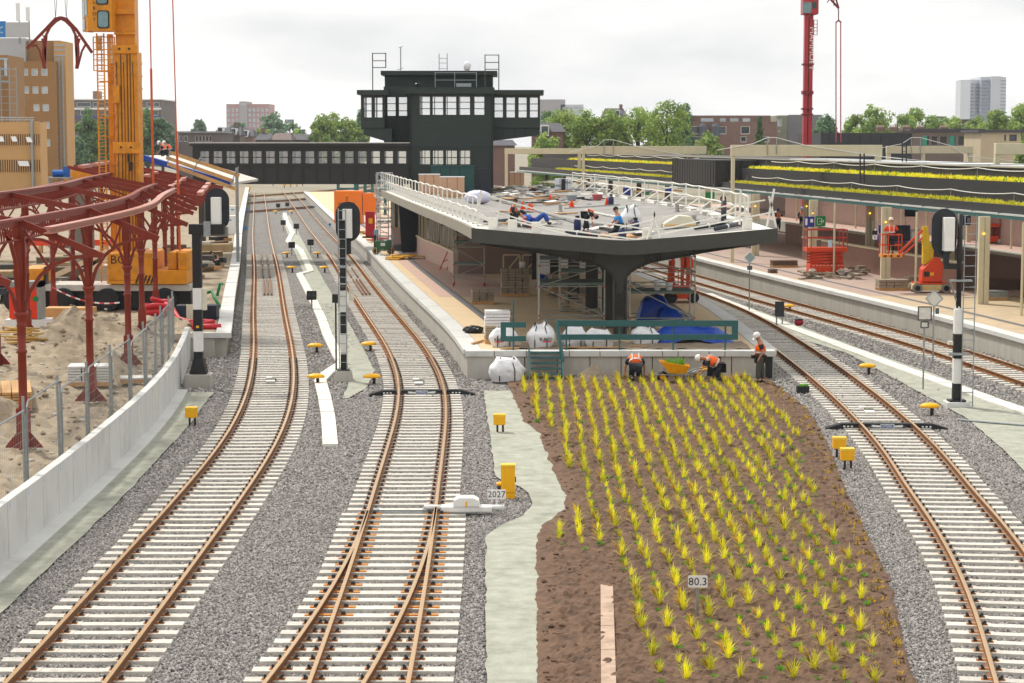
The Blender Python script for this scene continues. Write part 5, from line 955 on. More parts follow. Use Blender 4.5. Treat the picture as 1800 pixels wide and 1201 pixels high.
for px, py, lab in ((566,366,'small yellow post far off at the platform start'),(438,337,'yellow marker post at the far left platform'),(480,327,'leftmost yellow box under the footbridge'),(500,330,'second yellow box under the footbridge'),(511,329,'third yellow box under the footbridge'),(522,328,'fourth yellow box under the footbridge'),(532,327,'rightmost yellow box under the footbridge')):
    p = G(px, py); r_ = thing('trackside_box', lab, 'trackside box', (p.x, p.y, 0)); b = MB(); b.box(-.25,.25,-.2,.2,.3,.9); b.build('housing', YELLOW, r_, bevel=.03); b = MB(); b.box(-.06,.06,-.05,.05,-.05,.3); b.build('leg', BLACKP, r_)
for k, (px, py) in enumerate(((552,364),(580,395),(436,371),(432,401))):
    p = A(px, py, G(px, py+6, .5).y-.3); r_ = thing('marker_disc', ['blue disc on the central platform edge, the farther one','blue disc on the central platform edge, the nearer one','blue disc on the left platform edge, the farther one','blue disc on the left platform edge, the nearer one'][k], 'marker', tuple(p)); b = MB(); b.prism([(.13*math.cos(t), -.05, .13*math.sin(t)) for t in np.linspace(0, 2*math.pi, 10, endpoint=False)], (0,.03,0)); b.build('disc', mat('marker_blue','#2a7fd0',.4), r_); b = MB(); b.bar((0,0,-.25),(0,0,.05),.04); b.build('bracket', STEEL, r_)
# ---------------------------------------------------------------- right-hand canopy with planted roof tiers
E3 = lambda y: P3E(y)+4.8
rc = thing('green_roof_canopy', 'long black station canopy with tiers of yellow grass on the right', 'canopy', (20, 100, PZ)); TIER = mat('tier_black', '#2b2a29', .65, 0, .08, 1.5); ZINC = mat('zinc_white', '#d6d8d4', .35, .3, .06, 3)
def csweep(prof, y0, y1, off, z, name, m, st=4): b = MB(); b.sweep(prof, [(E3(y)+off, y, z) for y in frange(y0, y1, st)]); return b.build(name, m, rc, world=True)
YA, YB, YC = 60, 150, 230
bx = lambda w0, w1, h0, h1: [(w0,h0),(w1,h0),(w1,h1),(w0,h1)]
csweep(bx(0,.25,0,.16), YA, YC, -.1, 4.86, 'gutter', TEAL); csweep(bx(-.02,.24,0,.07), YA, YC, -.1, 5.022, 'gutter_flashing', ZINC)
for y in frange(YA, 150, 3.2): b = MB(); b.cbox((E3(y)-.02, y, 5.09), (.24,.05,.05)); b.build('flashing_joint', TEAL, rc, world=True)
csweep(bx(0,.2,0,.42), YA, YC, .15, 5.05, 'lower_fascia', TIER); csweep(bx(0,1.3,0,.1), YA, YC, .36, 5.30, 'lower_planter', SOILM)
csweep(bx(0,.15,0,1.02), YA, YC, 1.5, 5.42, 'middle_wall', TIER); csweep(bx(0,1.3,0,.1), YA, YC, 1.66, 6.30, 'upper_planter', SOILM); csweep(bx(0,.15,0,.62), YA, YC, 2.8, 6.42, 'upper_wall', TIER); csweep(bx(-.1,.2,0,.05), YA, YC, 2.8, 7.042, 'upper_coping', mat('coping_beige','#a59d8a',.6))
csweep(bx(0,9,0,.1), YA, YC, 2.9, 6.9, 'roof', mat('roof_dark','#4b4947',.7)); csweep(bx(0,11.6,0,.12), YA, YC, .36, 4.92, 'soffit', mat('soffit_cream','#b7ab90',.7))
for y in (88, 97, 106, 115, 124, 133): b = MB(); b.slab([(E3(y)+3.3, y), (E3(y)+6.8, y), (E3(y+5)+6.8, y+5), (E3(y+5)+3.3, y+5)], 7.0, 7.14); b.build('skylight', mat('skylight_white','#dfe2e0',.25,spec=.7), rc, world=True)
GRASSY = mat('yellow_grass', '#e6e038', .7, 0, .22, 9, rnd=.22); GRASSG = mat('green_sprout', '#6aa527', .7, 0, .25, 9, rnd=.2); GRASSO = mat('grass_plume', '#d6b136', .7, 0, .3, 9, rnd=.25)
[translucent(m_) for m_ in (GRASSY, GRASSG, GRASSO)]
def blade(b, x, y, z, h, dx, dy, w_): # a two-segment bent blade
    px_, py_ = -dy, dx; l = math.hypot(px_, py_) or 1; px_, py_ = px_/l*w_, py_/l*w_; m = (x+dx*.45, y+dy*.45, z+h*.72); t = (x+dx, y+dy, z+h)
    b.add([(x-px_, y-py_, z), (x+px_, y+py_, z), (m[0]+px_*.8, m[1]+py_*.8, m[2]), (m[0]-px_*.8, m[1]-py_*.8, m[2]), t], [(0,1,2,3),(3,2,4)])
def grass_band(off, z, y0, y1, name):
    b = MB(); g = random.Random(int(z*10)+int(y0))
    for _ in range(int((y1-y0)*34)):
        y = g.uniform(y0, y1); x = E3(y)+off+g.uniform(0, .95); h = g.uniform(.08,.28); b.m = 0 if g.random() < .84 else (1 if g.random() < .5 else 2)
        for k in range(5): blade(b, x, y, z, h*g.uniform(.6,1.1), g.uniform(-.22,.22), g.uniform(-.22,.22), .022)
    o = b.build(name, [GRASSY, GRASSG, GRASSO], rc, world=True); o['kind'] = 'stuff'
grass_band(.42, 5.40, 76, 143, 'grass_strip'); grass_band(1.72, 6.40, 76, 143, 'grass_strip'); grass_band(.42, 5.40, 158, 210, 'grass_strip'); grass_band(1.72, 6.40, 158, 210, 'grass_strip')
# stair block interrupting the tiers
sb = thing('stair_block', 'big black panelled stair block in the middle of the right-hand canopy', 'stair block', (14, 148, 5)); xa, xb = (1075-900)/F*150, (1196-900)/F*150
b = MB(); b.slab([(E3(157)-.25, 157), (E3(144)-.25, 144), (E3(144)+5, 144), (E3(157)+5, 157)], 5.2, 6.98); b.build('block', TIER, sb, world=True)
for i in range(17): y = 157-i*.78; b = MB(); b.cbox((E3(y)-.27, y, 6.1), (.05,.06,1.72), -ang(E3, y)); b.build('panel_seam', BLACKP, sb, world=True)
for i in range(5): x = E3(144)+.6+i*.95; b = MB(); b.box(x-.02, x+.02, 143.9, 143.998, 5.25, 6.95); b.build('panel_seam', BLACKP, sb, world=True)
# safety lines over the tiers
for z, off, y0, y1, lab in ((5.95,1.2,78,141,'lower white safety line sagging along the right canopy tiers'),(7.0,2.5,78,141,'upper white safety line sagging along the right canopy tiers'),(5.95,1.2,160,205,'lower far safety line above the distant grass tier'),(7.0,2.5,160,205,'upper far safety line above the distant grass tier')):
    r_ = thing('safety_line', lab, 'safety line', (E3(y0)+off, y0, z-.5)); P = []
    posts = frange(y0, y1, 8)
    for a_, c_ in zip(posts[:-1], posts[1:]):
        for t in (0,.17,.33,.5,.67,.83): y = a_+(c_-a_)*t; P.append((E3(y)+off, y, z-.18*4*t*(1-t)*.6))
    b = MB(); b.tube(P, .022, 5); b.build('cable', WHITEP, r_, world=True)
    for y in posts: b = MB(); b.tube([(E3(y)+off, y, z-.55), (E3(y)+off, y, z+.02)], .015, 5); b.build('post', STEEL, r_, world=True)
# columns under the canopy
for k, y in enumerate((80.5, 92.8, 106, 119, 132, 145)):
    for j, off in enumerate((4.3, 7.6)):
        b = MB(); x = P3E(y)+off; b.box(x-.24, x-.02, y-.16, y+.16, PZ, 4.92); b.box(x+.02, x+.24, y-.16, y+.16, PZ, 4.92); b.box(x-.02, x+.02, y-.1, y+.1, PZ, 4.92); b.build('column', BEIGE, rc, world=True)
        b = MB(); b.cbox((x-.05, y-.2, 4.15), (.08,.06,.06)); b.build('lamp', mat('lamp_amber','#ffc23a',.4,emit=2.5), rc, world=True)
for k, y in enumerate((86.5, 99.5, 112.5)): x = P3E(y)+3.6; b = MB(); b.tube([(x, y, PZ), (x, y, 4.9)], .06, 8); b.build('drain_pipe', BEIGE, rc, world=True)
# cream portal frames
def portal(lab, Y, p0, p1, y0, y1, cols, dep=.5):
    r_ = thing('portal_frame', lab, 'portal frame', ((p0-900)/F*Y, Y, PZ)); z0, z1 = A(900, y1, Y).z, A(900, y0, Y).z
    b = MB(); b.box((p0-900)/F*Y, (p1-900)/F*Y, Y-dep/2, Y+dep/2, z0, z1); b.build('beam', BEIGE, r_, world=True, bevel=.02)
    for px, zb, w_ in cols: x = (px-900)/F*Y; b = MB(); b.box(x-w_/2, x+w_/2, Y-.2, Y+.2, zb, z0-.002); b.build('post', BEIGE, r_, world=True)
portal('long cream portal beam over the planted roof tiers', 125, 1283, 1547, 255, 275, [(1287,PZ,.2),(1541,6.4,.34)]); portal('cream portal beam behind the canopy centre', 165, 1022, 1240, 257, 271, [(1025,PZ,.22),(1210,6.9,.3)]); portal('farthest cream portal beam beside the signal house', 200, 887, 1022, 261, 271, [(890,PZ,.3),(1018,PZ,.3)]); portal('cream portal beam on the rear platform roof', 150, 1555, 1706, 257, 270, [(1559,5.5,.3),(1702,PZ,.3),(1620,6.5,.2)]); portal('cream portal beam cut by the right picture edge', 105, 1745, 1850, 252, 272, [(1749,6.8,.25),(1845,PZ,.3)])
for k, (Y, p0, p1, py, pk) in enumerate(((125,1290,1545,262,[1357]),(165,1030,1235,266,[1070]),(150,1560,1700,262,[1610]))):
    r_ = thing('safety_line', ['white safety line draped over the long portal beam','white safety line draped over the central portal beam','white safety line draped over the rear portal beam'][k], 'safety line', ((p0-900)/F*Y, Y, 8)); top = pk[0]; P = [A(p0-30, py+2, Y-.3), A((p0+top)/2, py-9, Y-.3), A(top-8, py-20, Y-.3), A(top+8, py-20, Y-.3), A(top+60, py-6, Y-.3), A(p1, py+13, Y-.3), A(p1+90, py+22, Y-.3)]; b = MB(); b.tube(P, .025, 6); b.build('cable', WHITEP, r_, world=True)
    b = MB(); [b.tube([A(top+s*8, py-20, Y-.3), A(top+s*8, py+10, Y-.3)], .025, 6) for s in (-1, 1)]; b.build('stanchion', STEEL, r_, world=True)
for px, y0, y1, Y in ((1512,270,322,112),(1586,250,300,118)):
    r_ = thing('roof_ladder', 'black twin-post roof ladder on the lower tier' if px < 1550 else 'black twin-post roof ladder on the upper tier', 'ladder', tuple(A(px+4, y1, Y))); b = MB(); [b.bar(A(px+d, y0, Y), A(px+d, y1, Y), .07) for d in (0, 7)]; [b.bar(A(px, y, Y), A(px+7, y, Y), .04) for y in range(y0+8, y1, 9)]; b.build('rails', BLACKP, r_, world=True)
# parapets, stairwell and rear wall
def parapet(lab, E, off, y0, y1, z0, h, m, th=.25):
    r_ = thing('parapet_wall', lab, 'wall', (E(y0)+off, y0, z0)); ys_ = frange(y0, y1, 2.5); b = MB(); b.sweep(bx(0, th, 0, h), [(E(y)+off, y, z0) for y in ys_]); b.build('wall', m, r_, world=True); b = MB(); b.sweep(bx(-.06, th+.06, 0, .1), [(E(y)+off, y, z0+h+.002) for y in ys_]); b.build('coping', BEIGE, r_, world=True)
BRN = mat('brown_tile', '#8b6a5c', .75, 0, .08, 3)
parapet('brown tiled parapet with cream coping behind the scissor lift', P3E, 6.2, 101, 128, PZ, 1.35, BRN); parapet('second brown parapet across the stairwell', P3E, 11.2, 98, 150, PZ, 1.35, BRN); parapet('pink parapet wall on the rear platform', P4E, 3.5, 120, 200, PZ, 2.1, PINK); parapet('long pink rear wall behind the farthest platform', P4E, 8.6, 100, 230, PZ, 2.0, PINK)
r4 = thing('rear_canopy', 'dark rear platform roof behind the planted canopy', 'canopy', (36,120,PZ)); b = MB(); ys_ = frange(80, 230, 5); b.sweep(bx(0, 9, 0, .7), [(P4E(y)+1.5, y, 5.3) for y in ys_]); b.build('roof', TIER, r4, world=True)
for y in frange(96, 190, 5.5): b = MB(); b.tube([(P4E(y)+1.6, y, PZ), (P4E(y)+1.6, y, 5.3)], .08, 8); b.build('pole', BEIGE, r4, world=True)
for y in (95, 110, 125, 140, 155): b = MB(); b.box(P4E(y)+3-.15, P4E(y)+3+.15, y-.15, y+.15, PZ, 5.3); b.build('column', BEIGE, r4, world=True)
# ---------------------------------------------------------------- signs under the right canopy
def hang(lab, px0, px1, y0, y1, Y, m, name='hanging_sign'):
    P, Q = A(px0, y1, Y), A(px1, y0, Y); r_ = thing(name, lab, 'sign', ((P.x+Q.x)/2, Y, P.z)); w_, h_ = Q.x-P.x, Q.z-P.z; b = MB(); b.box(-w_/2, w_/2, -.06, .06, 0, h_); b.build('panel', m, r_); b = MB(); [b.bar((s*w_*.35, 0, h_), (s*w_*.35, 0, h_+.5), .03) for s in (-1,1)]; b.build('hanger', STEEL, r_); return r_, w_, h_
r_, w_, h_ = hang('green exit sign with white arrow hanging under the canopy', 1433, 1451, 380, 398, 116, GREEN); b = MB(); q = [(-.18,-.064,.12),(.05,-.064,.12),(.05,-.064,.45),(-.18,-.064,.45),(-.18,-.064,.12)]; b.path(q, .02, .03, (0,1,0)); b.bar((-.08,-.064,.29), (.2,-.064,.29), .02, .035, (0,1,0)); b.bar((.1,-.064,.38), (.2,-.064,.29), .02, .035, (0,1,0)); b.bar((.1,-.064,.2), (.2,-.064,.29), .02, .035, (0,1,0)); b.build('arrow', WHITEP, r_)
r_, w_, h_ = hang('blue sign with white square beside the green exit sign', 1414, 1431.5, 381, 399, 116, BLUE); b = MB(); b.box(-.24,-.12,-.066,-.061,.1,.48); b.box(.04,.2,-.066,-.061,.25,.45); b.build('pictogram', WHITEP, r_)
r_, w_, h_ = hang('dark blue departure board with clock being fitted by the lift worker', 1544, 1600, 396, 424, 108, BLUE, 'departure_board'); b = MB(); b.box(-.35,.75,-.075,-.062,.05,.8); b.build('screen', mat('screen_black','#14151c',.2), r_); b = MB(); b.box(-.72,-.5,-.075,-.062,.5,.75); b.build('number', WHITEP, r_)
ck = thing('station_clock', 'square grey station clock beside the blue departure board', 'clock', tuple(A(1608,424,108))); b = MB(); b.box(-.24,.24,-.08,.08,0,.62); b.build('case', mat('clock_grey','#b9b7ae',.5), ck); b = MB(); b.tube([(0,-.082,.33),(0,-.09,.33)], .2, 20); b.build('dial', WHITEP, ck); b = MB(); b.bar((0,-.095,.33),(.1,-.095,.42),.015); b.bar((0,-.095,.33),(-.02,-.095,.18),.015); b.build('hand', BLACKP, ck)
r_, w_, h_ = hang('small black and white sign with letter V on a cream column', 1532.5, 1542.5, 405.5, 422, 105.6, BLACKP); b = MB(); b.box(-w_/2+.02, w_/2-.02, -.068, -.061, .02, h_*.55); o = b.build('white_field', WHITEP, r_); text('V', .28, BLACKP, o, (0, -.071, h_*.29), depth=.001)
r_, w_, h_ = hang('blue sign panel under the canopy right of the right signal', 1690, 1706, 380, 396, 110, BLUE); b = MB(); b.box(.05,.2,-.066,-.061,.15,.4); b.build('pictogram', WHITEP, r_)
r_, w_, h_ = hang('large dark blue board under the far canopy', 1590, 1614, 365, 381, 128, mat('board_navy','#141b3d',.4)); 
for k, (px0, px1, y0, y1) in enumerate(((1095,1112,330,345),(1130,1142,332,343),(1170,1182,330,340),(1240,1256,338,350))): hang(['leftmost','second','third','rightmost'][k]+' small blue sign behind the roof guard rail', px0, px1, y0, y1, 150-k*4, BLUE if k % 2 == 0 else GREEN)
# ---------------------------------------------------------------- lifts
def wheel(b_root, x, y, z, r, w_, m, rim, name='wheel'): b = MB(); b.tube([(x, y-w_/2, z), (x, y+w_/2, z)], r, 18); o = b.build(name, m, b_root); b = MB(); b.tube([(x, y-w_/2-.02, z), (x, y-w_/2+.01, z)], r*.55, 12); b.build('rim', rim, o)
def scissor(lab, loc, rz, s=1.):
    r_ = thing('scissor_lift', lab, 'scissor lift', loc, rz); r_.scale = (s,)*3
    b = MB(); b.box(-.95,.95,-.55,.55,.16,.62); b.build('chassis', LIFTO, r_, bevel=.03)
    for x in (-.8,.8):
        for y in (-.55,.55): wheel(r_, x, y, .2, .2, .2, mat('tyre_white','#cfccc4',.7), WHITEP)
    for i in range(4):
        b = MB(); z = .66+i*.16; [b.bar((-.95,s_*.4,z), (.95,s_*.4,z+.14), .05, .09) for s_ in (-1,1)]; [b.bar((-.95,s_*.33,z+.14), (.95,s_*.33,z), .05, .09) for s_ in (-1,1)]; b.build('scissor_arm', LIFTO, r_)
    b = MB(); b.box(-1.13,1.13,-.58,.58,1.3,1.52); b.build('deck', LIFTO, r_)
    b = MB(); 
    for z in (2.05, 2.5):
        b.path([(-1.1,-.56,z),(1.1,-.56,z),(1.1,.56,z),(-1.1,.56,z),(-1.1,-.56,z)], .045)
    for x in (-1.1,-.9,.9,1.1):
        for y in (-.56,.56): b.bar((x,y,1.52),(x,y,2.5), .045)
    b.build('guard_rail', mat('lift_red','#b5342a',.45), r_); b = MB(); b.box(-.6,-.35,-.6,-.54,1.6,1.95); b.build('control_box', mat('ctrl_brown','#6a564f'), r_); b = MB(); b.box(.05,.25,-.6,-.54,1.55,1.95); b.build('notice', mat('notice_blue','#bcd6ea'), r_)
    b = MB(); [b.box(-.8+i*.2,-.72+i*.2,-.56,-.552,.52,.56) for i in range(9)]; b.build('dash_stripe', WHITEP, r_)
p = G(1450, 483, PZ); scissor('orange scissor lift with red guard rail on the right-hand platform', (p.x, p.y, PZ), .05)
p = G(1742, 428, PZ); scissor('far orange scissor lift behind the right signal', (p.x, p.y, PZ), 1.4, .95)
bl = thing('boom_lift', 'orange mast boom lift with raised basket on the right-hand platform', 'boom lift', (G(1634,514,PZ).x, G(1634,514,PZ).y, PZ)); X0, Yb = bl.location.x, bl.location.y; bz = lambda py: A(900, py, Yb).z-PZ; bxx = lambda px: (px-900)/F*Yb-X0
b = MB(); b.box(-.85,.85,-.5,.5,.12,.42); b.build('chassis', mat('lift_cream','#dcc58a',.5), bl, bevel=.04); b = MB(); b.box(-.8,.8,-.52,.52,.42,.5); b.build('chassis_cover', LIFTO, bl, bevel=.03)
for x in (-.7,.7):
    for y in (-.5,.5): wheel(bl, x, y, .24, .24, .2, mat('tyre_grey','#8f897c',.7), RUBBER)
b = MB(); b.prism([(-.48,-.45,.52),(.52,-.45,.52),(.56,-.45,1.35),(.38,-.45,1.7),(.1,-.45,1.72),(-.45,-.45,1.15)], (0,.9,0)); b.build('turret', LIFTO, bl, bevel=.05); b = MB(); b.box(-.38,-.12,-.46,-.452,.8,1.05); b.build('service_panel', BLACKP, bl); b = MB(); b.box(-.08,.1,-.46,-.452,.85,1.0); b.build('sticker', YELLOW, bl)
MY = mat('mast_yellow','#d9b524',.5); b = MB(); b.box(bxx(1622),bxx(1640),-.2,.2,1.4,bz(428)); b.build('mast', MY, bl); b = MB(); b.box(bxx(1626),bxx(1632),-.24,-.205,1.5,bz(410)); b.box(bxx(1634),bxx(1638),-.24,-.205,1.5,bz(436)); b.build('mast_stage', MY, bl); b = MB(); b.box(bxx(1621),bxx(1630),-.15,.15,bz(428),bz(398)); b.build('mast_stage', MY, bl)
b = MB(); b.bar((bxx(1626),0,bz(400)), (bxx(1580),0,bz(446)), .1, .1); b.bar((bxx(1628),0,bz(412)), (bxx(1583),0,bz(452)), .08, .08); b.build('jib', LIFTO, bl)
bo_ = (bxx(1566), 0, bz(452)); b = MB(); b.box(bo_[0]-.5, bo_[0]+.48, -.45, .45, bo_[2], bo_[2]+.14); b.build('basket_floor', mat('basket_orange','#e08a2a',.5), bl); b = MB()
for z in (.14+.45, 1.1): b.path([(bo_[0]-.48,-.42,bo_[2]+z),(bo_[0]+.46,-.42,bo_[2]+z),(bo_[0]+.46,.42,bo_[2]+z),(bo_[0]-.48,.42,bo_[2]+z),(bo_[0]-.48,-.42,bo_[2]+z)], .04)
for x in (-.48,-.2,.46):
    for y in (-.42,.42): b.bar((bo_[0]+x,y,bo_[2]+.1),(bo_[0]+x,y,bo_[2]+1.1), .04)
b.build('basket_rail', LIFTO, bl); b = MB(); b.tube([(bo_[0]-.05,-.455,bo_[2]+.07),(bo_[0]-.05,-.46,bo_[2]+.07)], .06, 10); [b.box(bo_[0]+x,bo_[0]+x+.14,-.458,-.452,bo_[2]+.03,bo_[2]+.11) for x in (-.42,.22)]; b.build('basket_marking', BLACKP, bl)
basket_floor = Vector(bl.location)+Vector((bo_[0], 0, bo_[2]+.14))
# orange tracked lift on the central platform behind the scaffold
ol = thing('tracked_lift', 'folded orange access lift on the right side of the central platform', 'lift', tuple(G(1198,531,PZ))); X0, Yb = ol.location.x, ol.location.y
b = MB(); b.box(-.62,.62,-.7,.7,.2,.75); b.build('chassis', LIFTO, ol, bevel=.03); [wheel(ol, x, y, .25, .25, .2, RUBBER, BLACKP) for x in (-.5,.5) for y in (-.6,.6)]
b = MB(); b.box(-.6,.6,-.72,-.705,.42,.56); b.build('warning_band', YELLOW, ol); [ (lambda bb: (bb.prism([(x,-.73,.42),(x+.07,-.73,.42),(x+.14,-.73,.56),(x+.07,-.73,.56)], (0,.008,0)), bb.build('warning_stripe', BLACKP, ol)))(MB()) for x in (-.58,-.38,-.18,.02,.22,.42)]
b = MB(); [b.bar((x,-.3,.75),(x,-.2,2.25), .14, .2) for x in (-.42,.0,.25)]; b.build('folded_boom', LIFTO, ol); b = MB(); b.bar((-.55,-.2,.8),(-.45,0,1.9),.2,.3); b.prism([(.1,-.1,1.55),(.55,-.1,1.55),(.5,-.1,2.0),(.3,-.1,2.3),(.1,-.1,2.3)], (0,.5,0)); b.build('cover', mat('cover_orange','#ec5a22',.4), ol); b = MB(); b.path([(-.4,-.5,2.3),(.4,-.5,2.3),(.4,.4,2.3)], .08); [b.bar((x,-.5,.8),(x,-.5,1.5),.04) for x in (-.4,-.2,0,.2,.4)]; b.bar((-.45,-.5,1.5),(.45,-.5,1.5),.04); b.build('basket', LIFTO, ol); b = MB(); b.box(.3,.55,-.76,-.73,.6,.8); b.build('canister', WHITEP, ol)
# ---------------------------------------------------------------- loads on the right-hand platform
def paver_pile(lab, px, py, n, spread, seed, z=PZ):
    p = G(px, py, z); r_ = thing('paver_pile', lab, 'pile', (p.x, p.y, z)); g = random.Random(seed)
    for i in range(n): b = MB(); b.cbox((0,0,0), (.34,.24,.09), 0); o = b.build('paver', PAVER, r_, loc=(g.uniform(-spread,spread), g.uniform(-.7,.7), .05+(g.random()**2)*.35)); o.rotation_euler = (g.uniform(-.15,.15), g.uniform(-.15,.15), g.uniform(-1,1))
paver_pile('loose grey pavers in front of the scissor lift', 1460, 490, 40, 1.7, 1); paver_pile('loose pavers between scissor lift and cream column', 1505, 484, 18, .6, 2); paver_pile('loose pavers scattered right of the boom lift', 1668, 470, 22, .9, 6)
slab_stack('paver_stack', 'brown timber-topped paver stack left of the scissor lift', tuple(G(1378,470,PZ)), .1, 3, (1.5,.8,.1), mat('brown_block','#6b5648',.85), cols=5); slab_stack('paver_stack', 'grey paver stack on a pallet before the boom lift', tuple(G(1568,510,PZ)), .05, 3, (1.5,.9,.14), PAVER, cols=4); slab_stack('paver_stack', 'second paver stack beside the boom lift wheel', tuple(G(1608,502,PZ)), .1, 3, (.9,.8,.12), PAVER, cols=2); slab_stack('paver_stack', 'single tall paver block near the cream column', tuple(G(1513,482,PZ)), .3, 4, (.5,.4,.12), PAVER, cols=1, pallet=False)
slab_stack('paver_stack', 'small brown block stack on the pink platform', tuple(G(1358,480,PZ)), .3, 2, (.45,.4,.12), mat('brown_block','#6b5648'), cols=1, pallet=False)
bt = thing('bench_trough', 'long dark brown timber trough on trestles at the right edge', 'trough', tuple(G(1772,522,PZ))); b = MB(); b.prism([(-1.35,-.3,.35),(1.4,-.3,.35),(1.5,-.3,.85),(-1.4,-.3,.85)], (0,.6,0)); b.build('trough', mat('dark_timber','#3f281d',.6,0,.15,5), bt); b = MB(); [b.prism([(x-.15,-.25,0),(x+.15,-.25,0),(x+.06,-.25,.35),(x-.06,-.25,.35)], (0,.5,0)) for x in (-.8,.8)]; b.build('trestle', mat('dark_timber','#3f281d'), bt)
slab_stack('sheet_stack', 'stack of grey metal sheets below the dark timber trough', tuple(G(1747,527,PZ)), .05, 4, (1.1,.8,.08), STEEL, cols=1)
wp = thing('water_cooler', 'black water cooler with blue bottle by the brown parapet', 'water cooler', tuple(G(1505,473,PZ))); b = MB(); b.box(-.14,.14,-.14,.14,0,1.0); b.build('body', BLACKP, wp); b = MB(); b.lathe([(.10,1.0),(.14,1.05),(.14,1.35),(.1,1.4)], n=12); b.build('bottle', mat('bottle_blue','#5d9bbf',.15,spec=.8), wp)
wp2 = thing('water_cooler', 'black stand with blue bottle by the scaffold stair tower', 'water cooler', tuple(G(661,440,PZ))); b = MB(); b.box(-.14,.14,-.14,.14,0,1.0); b.build('body', BLACKP, wp2); b = MB(); b.lathe([(.10,1.0),(.14,1.05),(.14,1.35),(.1,1.4)], n=12); b.build('bottle', mat('bottle_blue','#5d9bbf'), wp2)
# ---------------------------------------------------------------- background: trees
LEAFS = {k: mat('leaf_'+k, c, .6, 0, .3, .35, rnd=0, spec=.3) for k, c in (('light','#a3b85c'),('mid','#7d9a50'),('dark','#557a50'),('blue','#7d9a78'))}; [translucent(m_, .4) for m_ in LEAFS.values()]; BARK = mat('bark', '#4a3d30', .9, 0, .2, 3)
_tcount = [0]
def tree(lab, px, top, Y, wpx, kind, base_z=0., shape='round', n=44, per=46, ls=None, group='trees in the background'):
    _tcount[0] += 1; g = random.Random(_tcount[0]*13); x = (px-900)/F*Y; zt = A(px, top, Y).z; rw_ = wpx/2/F*Y; h = (zt-base_z)*1.1; rw_ *= 1.12; r_ = thing('tree', lab, 'tree', (x, Y, base_z), group=group)
    b = MB(); b.tube([(0,0,-.5),(.1,0,h*.3),(-.1,.1,h*.6),(0,0,h*.85)], [h*.028,h*.022,h*.014,h*.005], 7)
    for k in range(6): a_ = g.uniform(0, 6.28); z0 = h*g.uniform(.28,.6); b.tube([(0,0,z0),(math.cos(a_)*rw_*.35, math.sin(a_)*rw_*.35, z0+h*.12),(math.cos(a_)*rw_*.7, math.sin(a_)*rw_*.7, z0+h*.22)], [h*.012,h*.008,h*.003], 5)
    b.build('trunk', BARK, r_)
    ls = ls or max(.2, Y*.00085); lo = h*.16 if shape != 'bush' else 0; cz = (h+lo)/2; hz = (h-lo)/2; V = []; Fc = []; MI = []
    for k in range(n):
        while True:
            u = Vector((g.uniform(-1,1), g.uniform(-1,1), g.uniform(-1,1)))
            if u.length < 1: break
        if g.random() < .6: u = u.normalized()*g.uniform(.7,.95)
        sx = 1.
        if shape == 'cone': sx = max(.12, (1-u.z)/2)
        if shape == 'column': sx = .9 if u.z < .3 else max(.25, 1-(u.z-.3)*1.05)
        c = Vector((u.x*rw_*.82*sx, u.y*rw_*.82*sx, cz+u.z*hz*.86)); br = Vector((rw_*g.uniform(.22,.42), rw_*g.uniform(.22,.42), max(hz*.16, rw_*.22)*g.uniform(.7,1.2)))
        if shape == 'cone': br *= .6
        tone = g.random()
        for j in range(per):
            d = Vector((g.gauss(0,1), g.gauss(0,1), g.gauss(0,1))).normalized(); q = c+Vector((d.x*br.x, d.y*br.y, d.z*br.z))*g.uniform(.55,1.08)
            nrm = (d+Vector((g.uniform(-.6,.6), g.uniform(-.6,.6), g.uniform(-.2,.7)))).normalized(); t1 = nrm.orthogonal().normalized(); t1 = Matrix.Rotation(g.uniform(0,6.28), 3, nrm) @ t1; t2 = nrm.cross(t1); s = ls*g.uniform(.6,1.3)
            k0 = len(V); V += [q-t1*s, q-t2*s*.6, q+t1*s, q+t2*s*.6]; Fc.append((k0,k0+1,k0+2,k0+3)); MI.append(0 if (tone < .5) == (g.random() < .75) else 1)
    b = MB(); b.v = [tuple(v) for v in V]; b.f = Fc; b.mi = MI
    two = {'light':('light','mid'),'mid':('mid','light'),'dark':('dark','mid'),'blue':('blue','dark')}[kind]; b.build('crown', [LEAFS[two[0]], LEAFS[two[1]]], r_)
